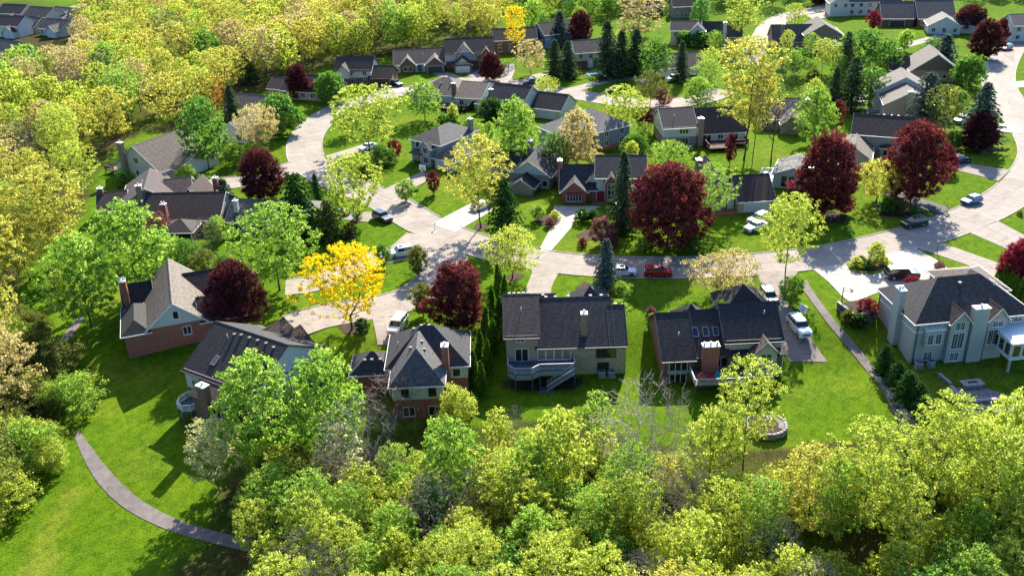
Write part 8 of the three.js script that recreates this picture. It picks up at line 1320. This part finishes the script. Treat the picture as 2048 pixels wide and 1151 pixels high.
  [91,1,113.7,-230.68,5.8,4.0,450,11,2],[92,1,114.78,-236.15,5.1,3.6,451,11,2],[91,1,10.39,-393.65,5.6,3.7,450,11,7],[94,1,18.23,-393.49,4.6,4.2,452,11,4],[91,1,11.33,-387.9,5.8,3.2,450,11,10],[92,1,81.88,-244.96,4.1,3.6,451,11,6],[91,1,111.59,-283.09,4.3,3.5,450,11,8],[94,1,106.53,-267.11,4.8,4.4,452,11,2],
  [93,1,110.11,-284.7,5.2,3.6,452,11,15],[94,1,-3.96,-222.39,4.9,3.0,452,11,1],[92,1,-13.33,-236.16,5.8,3.2,451,11,10],[93,1,-7.14,-224.55,4.4,4.2,452,11,6],[93,1,-61.64,-217.57,3.7,3.3,452,11,8],[93,1,-68.57,-217.11,5.8,3.4,452,11,7],[93,1,-66.38,-220.37,4.5,4.0,452,11,5],[91,1,-79.18,-150.05,3.8,3.5,450,11,11],
  [92,1,-79.59,-151.12,4.0,4.3,451,11,11],[92,1,-75.89,-145.23,5.3,4.5,451,11,7],[93,1,-33.95,-173.52,5.5,4.0,452,11,3],[93,1,-55.19,-165.36,5.5,4.2,452,11,11],[94,1,-55.61,-168.28,4.8,3.2,452,11,10],
];
for (const [k, v, x, z, h, w, l, q, r = 0] of TREES) { const [n, c, f, t, b] = TREE_KINDS[k]; plant(n, c, f, t, v, [x, z], h, w, (TREE_ORDER[r] ? TREE_ORDER[r] + ' ' : '') + TREE_LABELS[l], q < 0 ? undefined : TREE_GROUPS[q], b); }

// ---------------------------------------------------------------- cars
const paint = (rgb, metal = 0) => new THREE.MeshPhysicalMaterial({ color: C3(...rgb), roughness: 0.35, metalness: metal, clearcoat: 1, clearcoatRoughness: 0.06, side: THREE.DoubleSide });
const PAINT = { red: paint([0.5, 0.01, 0.015]), white: paint([0.78, 0.78, 0.77]), black: paint([0.012, 0.012, 0.013]), navy: paint([0.012, 0.02, 0.06]), blue: paint([0.03, 0.09, 0.33], 0.2), graphite: paint([0.045, 0.048, 0.052], 0.3), silver: paint([0.5, 0.52, 0.54], 0.4) };
const carM = { tyre: std([0.014, 0.014, 0.014], 0.85), rim: std([0.55, 0.56, 0.57], 0.3, { metalness: 0.8 }), lamp: new THREE.MeshPhysicalMaterial({ color: C3(0.75, 0.77, 0.8), roughness: 0.1, clearcoat: 1 }), tail: std([0.35, 0.01, 0.01], 0.25), dark: std([0.02, 0.02, 0.02], 0.6) };
// per kind: length, width, belt height, roof height, hood height, x of: nose, hood end, windscreen top, roof end, rear belt
const CARS = { sedan: [4.75, 1.84, 0.92, 1.44, 0.86, -0.95, -0.3, 1.0, 1.75, 0.33], suv: [4.75, 1.92, 1.08, 1.72, 1.02, -1.0, -0.42, 1.95, 2.2, 0.36], bigsuv: [5.35, 2.04, 1.2, 1.92, 1.14, -1.15, -0.55, 2.3, 2.5, 0.4], hatch: [4.3, 1.8, 0.94, 1.5, 0.88, -0.95, -0.35, 1.5, 1.95, 0.33], van: [5.1, 1.98, 1.15, 1.82, 1.02, -1.55, -0.75, 2.2, 2.45, 0.35] };
const carCache = new Map();
function carShapes(kind) {
  if (carCache.has(kind)) return carCache.get(kind);
  const [Ln, Wd, belt, roof, hood, hx, wx, rx, bx, wr] = CARS[kind], h = Ln / 2, s = new THREE.Shape(), fw = -h + 0.88, rw = h - 0.95, gy = wr * 0.55, arch = wr + 0.06;
  s.moveTo(-h + 0.12, gy); s.lineTo(fw - arch, gy); s.absarc(fw, wr, arch, Math.PI * 1.08, -0.08 * Math.PI, true); s.lineTo(rw - arch, gy); s.absarc(rw, wr, arch, Math.PI * 1.08, -0.08 * Math.PI, true); s.lineTo(h - 0.1, gy);
  s.quadraticCurveTo(h, gy + 0.1, h, hood * 0.72); s.quadraticCurveTo(h, belt - 0.05, h - 0.12, belt); s.lineTo(hx, belt); s.lineTo(hx - 0.12, hood + 0.02); s.quadraticCurveTo(-h + 0.35, hood - 0.02, -h + 0.1, hood - 0.17); s.quadraticCurveTo(-h - 0.01, hood * 0.6, -h + 0.12, gy);
  const body = new THREE.ExtrudeGeometry(s, { depth: Wd - 0.2, bevelEnabled: true, bevelThickness: 0.1, bevelSize: 0.05, bevelSegments: 3, curveSegments: 10 }); body.translate(0, 0, -(Wd - 0.2) / 2);
  const lo = Wd / 2 - 0.07, hi = Wd / 2 - 0.24, b0 = hx - 0.05, b1 = Math.min(bx + (h - bx) * 0.55, h - 0.08), t0 = wx, t1 = rx, q = (x, y, z) => [x, y, z];
  const side = (zs) => [q(b0 + 0.1, belt + 0.015, lo * zs), q(b1 - 0.1, belt + 0.015, lo * zs), q(t1 - 0.04, roof - 0.06, hi * zs), q(t0 + 0.04, roof - 0.06, hi * zs)];
  const wind = [q(b0, belt, -lo + 0.1), q(b0, belt, lo - 0.1), q(t0, roof - 0.05, hi - 0.08), q(t0, roof - 0.05, -hi + 0.08)], back = [q(b1, belt, -lo + 0.1), q(b1, belt, lo - 0.1), q(t1, roof - 0.05, hi - 0.08), q(t1, roof - 0.05, -hi + 0.08)];
  const roofG = new RoundedBoxGeometry(t1 - t0 + 0.12, 0.12, hi * 2 + 0.1, 3, 0.055); roofG.translate((t0 + t1) / 2, roof - 0.03, 0);
  const pil = []; for (const z of [-1, 1]) { const bar = (xa, xb, w) => pil.push(polyGeo([[[xa - w, belt - 0.02, (lo + 0.012) * z], [xa + w, belt - 0.02, (lo + 0.012) * z], [xb + w, roof - 0.03, (hi + 0.012) * z], [xb - w, roof - 0.03, (hi + 0.012) * z]]])); bar(b0 + 0.07, t0 + 0.02, 0.06); bar(b1 - 0.06, t1, 0.09); bar((b0 + b1) / 2, (t0 + t1) / 2 + 0.05, 0.05); if (rx > 1.4) bar(b1 - 0.95, t1 - 0.8, 0.06); }
  const tyre = new THREE.TorusGeometry(wr - 0.09, 0.105, 8, 18), hub = new THREE.CylinderGeometry(wr - 0.1, wr - 0.1, 0.15, 14); hub.rotateX(Math.PI / 2);
  const r = { body, side, wind: polyGeo([wind]), back: polyGeo([back]), sideL: polyGeo([side(1)]), sideR: polyGeo([side(-1)]), roofG, pil, tyre, hub, head: new RoundedBoxGeometry(0.12, 0.14, 0.36, 2, 0.04), tail: new RoundedBoxGeometry(0.09, 0.2, 0.28, 2, 0.03), fw, rw, wr, h, Wd, hood, belt, roof, t0, t1 }; carCache.set(kind, r); return r;
}
for (const c of CARLIST) {
  const s = carShapes(c.k), m = PAINT[c.c], o = thing('parked_car', c.l, 'car', [c.x, G(c.x, c.z) + (c.h ?? 0.075), c.z], c.a * D2R, 'cars in the drives and along the road');
  const b = part('body', s.body, m, o); part('roof', s.roofG, m, o); for (const g of s.pil) part('pillar', g, m, o); part('windscreen', s.wind, M.glass, o); part('rear_window', s.back, M.glass, o); part('side_window', s.sideL, M.glass, o); part('side_window', s.sideR, M.glass, o);
  for (const x of [s.fw, s.rw]) for (const z of [-1, 1]) { const w = part('wheel', s.tyre, carM.tyre, o); w.position.set(x, s.wr, z * (s.Wd / 2 - 0.1)); part('rim', s.hub, carM.rim, w); }
  for (const z of [-1, 1]) { const hl = part('headlight', s.head, carM.lamp, o); hl.position.set(-s.h + 0.1, s.hood - 0.24, z * (s.Wd / 2 - 0.24)); const tl = part('tail_light', s.tail, carM.tail, o); tl.position.set(s.h - 0.03, s.belt - 0.2, z * (s.Wd / 2 - 0.2)); const mi = part('mirror', new RoundedBoxGeometry(0.12, 0.14, 0.2, 2, 0.04), m, o); mi.position.set(s.fw + 0.75, s.belt + 0.08, z * (s.Wd / 2 + 0.08)); }
  part('grille', box(-s.h - 0.005, -s.h + 0.06, s.hood * 0.45, s.hood * 0.68, -s.Wd / 2 + 0.45, s.Wd / 2 - 0.45), carM.dark, b);
  if (c.rack) for (const z of [-1, 1]) part('roof_rail', box(s.t0 + 0.2, s.t1 - 0.1, s.roof + 0.035, s.roof + 0.085, z * (s.Wd / 2 - 0.32) - 0.02, z * (s.Wd / 2 - 0.32) + 0.02), M.metal, o);
  if (c.sun) part('sunroof', box(s.t0 + 0.15, s.t0 + 0.95, s.roof + 0.025, s.roof + 0.042, -0.42, 0.42), M.glass, o);
}

// ---------------------------------------------------------------- smaller things
const DR = rng(909), ORDW = 'first second third fourth fifth sixth seventh eighth ninth tenth eleventh twelfth thirteenth fourteenth fifteenth sixteenth seventeenth eighteenth nineteenth twentieth'.split(' ');
function rockGeo(seed, s) { const g = new THREE.IcosahedronGeometry(s, 2), p = g.attributes.position, v = new V3(); for (let i = 0; i < p.count; i++) { v.fromBufferAttribute(p, i); const n = v.clone().normalize(), k = 0.72 + 0.5 * noise2(n.x * 1.7 + seed * 3.1 + 50, n.y * 1.9 + n.z * 1.6 + seed + 50); v.multiplyScalar(k); v.y *= 0.78; p.setXYZ(i, v.x, v.y, v.z); } g.computeVertexNormals(); return g; }
const blkA = new RoundedBoxGeometry(0.6, 0.285, 0.36, 2, 0.03), blkB = new RoundedBoxGeometry(0.6, 0.285, 0.36, 2, 0.035);
const rocks = [1, 2, 3, 4, 5].map((k) => rockGeo(k, 0.5));
{   // the boulder row beside the footpath, one stone after another
  const line = smoothLine(PLACE.boulders, 0.72);
  line.forEach((p, i) => { const s = 0.75 + DR() * 0.7, o = shadows(new THREE.Mesh(rocks[i % 5], DR() < 0.5 ? M.stone : M.stonePale)); o.name = numbered('boulder'); o.position.set(p.x + (DR() - 0.5) * 0.35, G(p.x, p.z) + 0.16 * s, p.z + (DR() - 0.5) * 0.35); o.rotation.set(0, DR() * 6, 0); o.scale.set(s * 1.15, s, s); o.userData = { label: ORDW[Math.min(i, 19)] + ' boulder from the house end of the row beside the footpath', category: 'boulder', group: 'boulder row below the grey house' }; scene.add(o); });
}
{   // round stone-walled terrace behind the brick house
  const [cx, cz] = PLACE.terrace, y = G(cx, cz), root = thing('stone_wall', 'curved dry-stone wall of the round terrace on the lawn', 'wall', [cx, y, cz]), R = 2.5, sg = [box(-0.3, 0.3, -0.14, 0.14, -0.22, 0.22), box(-0.24, 0.24, -0.13, 0.13, -0.22, 0.22)].map((b, k) => { const r = new RoundedBoxGeometry(k ? 0.5 : 0.62, 0.29, 0.46, 3, 0.1); return r; });
  for (let c = 0; c < 3; c++) for (let i = 0; i < 20; i++) { const a = -2.2 + (i + (c % 2) * 0.5) * 0.235, o = part('stone', sg[i % 2], DR() < 0.5 ? M.stone : M.stonePale, root); o.position.set(Math.sin(a) * (R + 0.1 * DR()), 0.13 + c * 0.29, Math.cos(a) * (R + 0.1 * DR())); o.rotation.y = a + (DR() - 0.5) * 0.15; }
  const t = new THREE.CylinderGeometry(R - 0.15, R - 0.15, 0.72, 28); t.translate(0, 0.36, 0); part('terrace_floor', t, M.mulch, root); const pv = new THREE.RingGeometry(R - 0.9, R - 0.2, 28, 1, -0.6, 2.2); pv.rotateX(-Math.PI / 2); pv.translate(0, 0.74, 0); part('terrace_paving', pv, M.paver, root);
}
function acUnit([x, z], label) {
  const o = thing('air_conditioner', label, 'air conditioner', [x, G(x, z), z]); part('casing', new RoundedBoxGeometry(0.95, 0.85, 0.95, 3, 0.1).translate(0, 0.5, 0), M.hvac, o); part('pad', box(-0.6, 0.6, 0, 0.08, -0.6, 0.6), M.kerb, o);
  const f = new THREE.CylinderGeometry(0.38, 0.38, 0.04, 20); f.translate(0, 0.935, 0); const fan = part('fan_grille', f, M.black, o); const hub = new THREE.CylinderGeometry(0.1, 0.1, 0.05, 12); hub.translate(0, 0.96, 0); part('hub', hub, M.hvac, fan); const ring = new THREE.TorusGeometry(0.4, 0.03, 6, 24); ring.rotateX(Math.PI / 2); ring.translate(0, 0.95, 0); part('fan_ring', ring, M.hvac, o);
  for (let i = 0; i < 5; i++) part('louver', box(-0.485, 0.485, 0.2 + i * 0.13, 0.23 + i * 0.13, 0.46, 0.49), M.steelDark, o);
}
PLACE.ac.forEach(([p, l]) => acUnit(p, l));
function hoop([x, z], turn, label, pole, board) {
  const o = thing('basketball_hoop', label, 'basketball hoop', [x, G(x, z), z], turn); const g = new THREE.CylinderGeometry(0.07, 0.09, 3.3, 10); g.translate(0, 1.65, 0); part('pole', g, M.steelDark, o);
  part('arm', merge([box(-0.05, 0.05, 2.7, 2.8, 0, 0.95), box(-0.05, 0.05, 3.2, 3.3, 0, 0.95)]), M.steelDark, o); const b = part('backboard', box(-0.85, 0.85, 2.85, 3.95, 0.95, 1.0), M[board], o); part('target_square', merge([box(-0.3, 0.3, 3.1, 3.14, 1.001, 1.012), box(-0.3, 0.3, 3.52, 3.56, 1.001, 1.012), box(-0.3, -0.26, 3.14, 3.52, 1.001, 1.012), box(0.26, 0.3, 3.14, 3.52, 1.001, 1.012)]), M.redDoor, b);
  const r = new THREE.TorusGeometry(0.23, 0.02, 6, 20); r.rotateX(Math.PI / 2); r.translate(0, 3.05, 1.28); part('rim', r, M.redDoor, o); const n = new THREE.CylinderGeometry(0.23, 0.14, 0.4, 12, 3, true); n.translate(0, 2.84, 1.28); part('net', n, M.railWhite, o);
}
PLACE.hoops.forEach(([p, t, l, b]) => hoop(p, t * D2R, l, 0, b));
{   // dark block planter beside the grey house, its two visible walls of stacked blocks
  const P = PLACE.planter, root = thing('retaining_planter', 'dark block retaining planter at the grey house corner', 'planter', [P[0][0], G(P[0][0], P[0][1]), P[0][1]]), X = P[0][0], Z = P[0][1], tones = [M.block, std([0.2, 0.19, 0.195], 0.9), std([0.145, 0.14, 0.145], 0.9)];
  for (let i = 0; i + 1 < P.length; i++) { const [ax, az] = P[i], [bx, bz] = P[i + 1], len = Math.hypot(bx - ax, bz - az), n = Math.round(len / 0.62), a = Math.atan2(-(bz - az), bx - ax); for (let c = -3; c < 4; c++) for (let k = 0; k < n; k++) { const t = (k + 0.5) / n, o = part('block', i % 2 ? blkB : blkA, tones[Math.floor(DR() * 3)], root); o.position.set(lerp(ax, bx, t) - X + (c % 2 ? 0.02 : 0), c * 0.3 + 0.15, lerp(az, bz, t) - Z); o.rotation.y = a; o.scale.x = len / n / 0.62; } 
    const cap = part('coping', box(-len / 2 - 0.1, len / 2 + 0.1, 0, 0.1, -0.22, 0.22), M.stonePale, root); cap.position.set((ax + bx) / 2 - X, 1.2, (az + bz) / 2 - Z); cap.rotation.y = a; }
  const s = new THREE.Shape(); s.setFromPoints([...P, PLACE.planterBack].map(([x, z]) => new THREE.Vector2(x - X, -(z - Z)))); const g = new THREE.ExtrudeGeometry(s, { depth: 1.6, bevelEnabled: false }); g.rotateX(-Math.PI / 2); g.translate(0, -0.55, 0); part('soil', g, M.mulch, root);
}
{   // patio kerb walls, fire table and chairs
  PLACE.patioWalls.forEach(([a, b, l]) => { const len = Math.hypot(b[0] - a[0], b[1] - a[1]), ang = Math.atan2(-(b[1] - a[1]), b[0] - a[0]), cx = (a[0] + b[0]) / 2, cz = (a[1] + b[1]) / 2, root = thing('patio_wall', l, 'wall', [cx, G(cx, cz), cz], ang), n = Math.max(2, Math.round(len / 0.55)); for (let c = 0; c < 2; c++) for (let k = 0; k < n; k++) { const o = part('block', blkA, k % 2 ? M.paver : M.stone, root); o.position.set(-len / 2 + (k + 0.5 + (c ? 0 : 0)) * len / n, 0.02 + c * 0.3, 0); o.scale.x = len / n / 0.62; } const cp = part('coping', box(-len / 2, len / 2, 0.47, 0.55, -0.24, 0.24), M.stonePale, root); });
  const [fx, fz] = PLACE.fire, f = thing('fire_table', 'long rectangular stone fire table on the patio', 'table', [fx, G(fx, fz) + 0.07, fz], 0.1); part('table_base', box(-1.25, 1.25, 0, 0.5, -0.55, 0.55), M.stone, f); const top = part('table_top', box(-1.5, 1.5, 0.5, 0.62, -0.75, 0.75), M.stonePale, f); part('burner_tray', box(-0.7, 0.7, 0.62, 0.65, -0.2, 0.2), M.black, top);
}
function deckChair([x, y, z], turn, rgb, label) {
  const o = thing('deck_chair', label, 'chair', [x, y, z], turn, 'bright chairs on the deck'), m = std(rgb, 0.6); part('seat', box(-0.28, 0.28, 0.36, 0.41, -0.3, 0.3), m, o); for (let i = 0; i < 5; i++) part('back_slat', box(-0.28 + i * 0.115, -0.185 + i * 0.115, 0.41, 1.0 + 0.06 * Math.sin((i + 0.5) / 5 * Math.PI), -0.33, -0.29), m, o);
  for (const s of [-1, 1]) { part('arm', box(s * 0.34 - 0.06, s * 0.34 + 0.06, 0.6, 0.63, -0.32, 0.34), m, o); for (const q of [-0.26, 0.26]) part('leg', box(s * 0.32 - 0.03, s * 0.32 + 0.03, 0, q > 0 ? 0.6 : 0.6, q - 0.04, q + 0.04), m, o); }
}
PLACE.chairs.forEach(([p, c, l]) => deckChair(p, 0.05, c, l));
{   // grill and small table on the deck
  const [x, y, z] = PLACE.grill, o = thing('barbecue_grill', 'black covered grill beside the brick chimney on the deck', 'grill', [x, y, z]); const lid = new THREE.CylinderGeometry(0.32, 0.32, 0.9, 14, 1, false, 0, Math.PI); lid.rotateZ(Math.PI / 2); lid.translate(0, 0.9, 0); part('lid', lid, M.black, o); part('cabinet', box(-0.42, 0.42, 0, 0.88, -0.28, 0.28), M.steelDark, o); part('side_shelf', box(0.42, 0.8, 0.84, 0.88, -0.25, 0.25), M.metal, o); part('handle', box(-0.3, 0.3, 1.0, 1.04, 0.3, 0.34), M.metal, o);
}
PLACE.mail.forEach(([x, z, l]) => { const o = thing('mailbox', l, 'mailbox', [x, G(x, z), z], 0.2, 'mailboxes along the road'); part('post', box(-0.05, 0.05, 0, 1.05, -0.05, 0.05), M.railWhite, o); const b = new THREE.CylinderGeometry(0.12, 0.12, 0.5, 12, 1, false, 0, Math.PI); b.rotateZ(Math.PI / 2); b.rotateY(Math.PI / 2); b.translate(0, 1.15, 0); part('box', merge([b, box(-0.12, 0.12, 1.05, 1.15, -0.25, 0.25)]), M.steelDark, o); });
PLACE.lamps.forEach(([x, z, l]) => { const o = thing('yard_lamp', l, 'lamp', [x, G(x, z), z], 0, 'yard lamps'); const g = new THREE.CylinderGeometry(0.05, 0.07, 2.2, 8); g.translate(0, 1.1, 0); part('pole', g, M.steelDark, o); const h = new THREE.CylinderGeometry(0.16, 0.1, 0.34, 8); h.translate(0, 2.35, 0); part('lantern', h, M.railWhite, o); const c = new THREE.ConeGeometry(0.2, 0.16, 8); c.translate(0, 2.6, 0); part('cap', c, M.steelDark, o); });
{   // pool: a sunken basin with coping, water and a white picket fence
  const [x, z] = PLACE.pool, o = thing('swimming_pool', 'turquoise swimming pool in front of the cream pool house', 'pool', [x, 0.07, z], 0.15); part('coping', merge([box(-4.6, 4.6, 0, 0.12, -2.4, -2), box(-4.6, 4.6, 0, 0.12, 2, 2.4), box(-4.6, -4.2, 0, 0.12, -2, 2), box(4.2, 4.6, 0, 0.12, -2, 2)]), M.stonePale, o); part('water', box(-4.2, 4.2, 0.0, 0.06, -2, 2), new THREE.MeshPhysicalMaterial({ color: C3(0.1, 0.42, 0.44), roughness: 0.08 }), o);
  const f = thing('picket_fence', 'white picket fence along the front of the swimming pool', 'fence', [x, 0, z + 3.6], 0.12); for (let i = 0; i < 46; i++) part('picket', box(-0.05 + i * 0.24 - 5.4, 0.05 + i * 0.24 - 5.4, 0.05, 1.1 + (i % 2) * 0.02, -0.02, 0.02), M.railWhite, f); for (const y of [0.3, 0.85]) part('rail', box(-5.5, 5.5, y, y + 0.08, -0.06, -0.02), M.railWhite, f);
}
{   // fallen branches and stones on the wood floor that show between the near trees
  const g = [rocks[0]], im = new THREE.InstancedMesh(g[0], M.stone, 60), m4 = new THREE.Matrix4(); for (let i = 0; i < 60; i++) { const x = 28 + DR() * 22, z = -90 - DR() * 5; m4.compose(new V3(x, G(x, z) + 0.08, z), new THREE.Quaternion().setFromEuler(new THREE.Euler(0, DR() * 6, 0)), new V3(1, 1, 1).multiplyScalar(0.5 + DR() * 0.9)); im.setMatrixAt(i, m4); } im.name = 'creek_stones'; im.userData = { kind: 'stuff', label: 'pale creek stones on the floor of the near wood', category: 'stones' }; scene.add(im);
}

scene.traverse((o) => { if (o.isMesh && o !== sky) o.castShadow = o.receiveShadow = true; });
renderer.render(scene, camera);
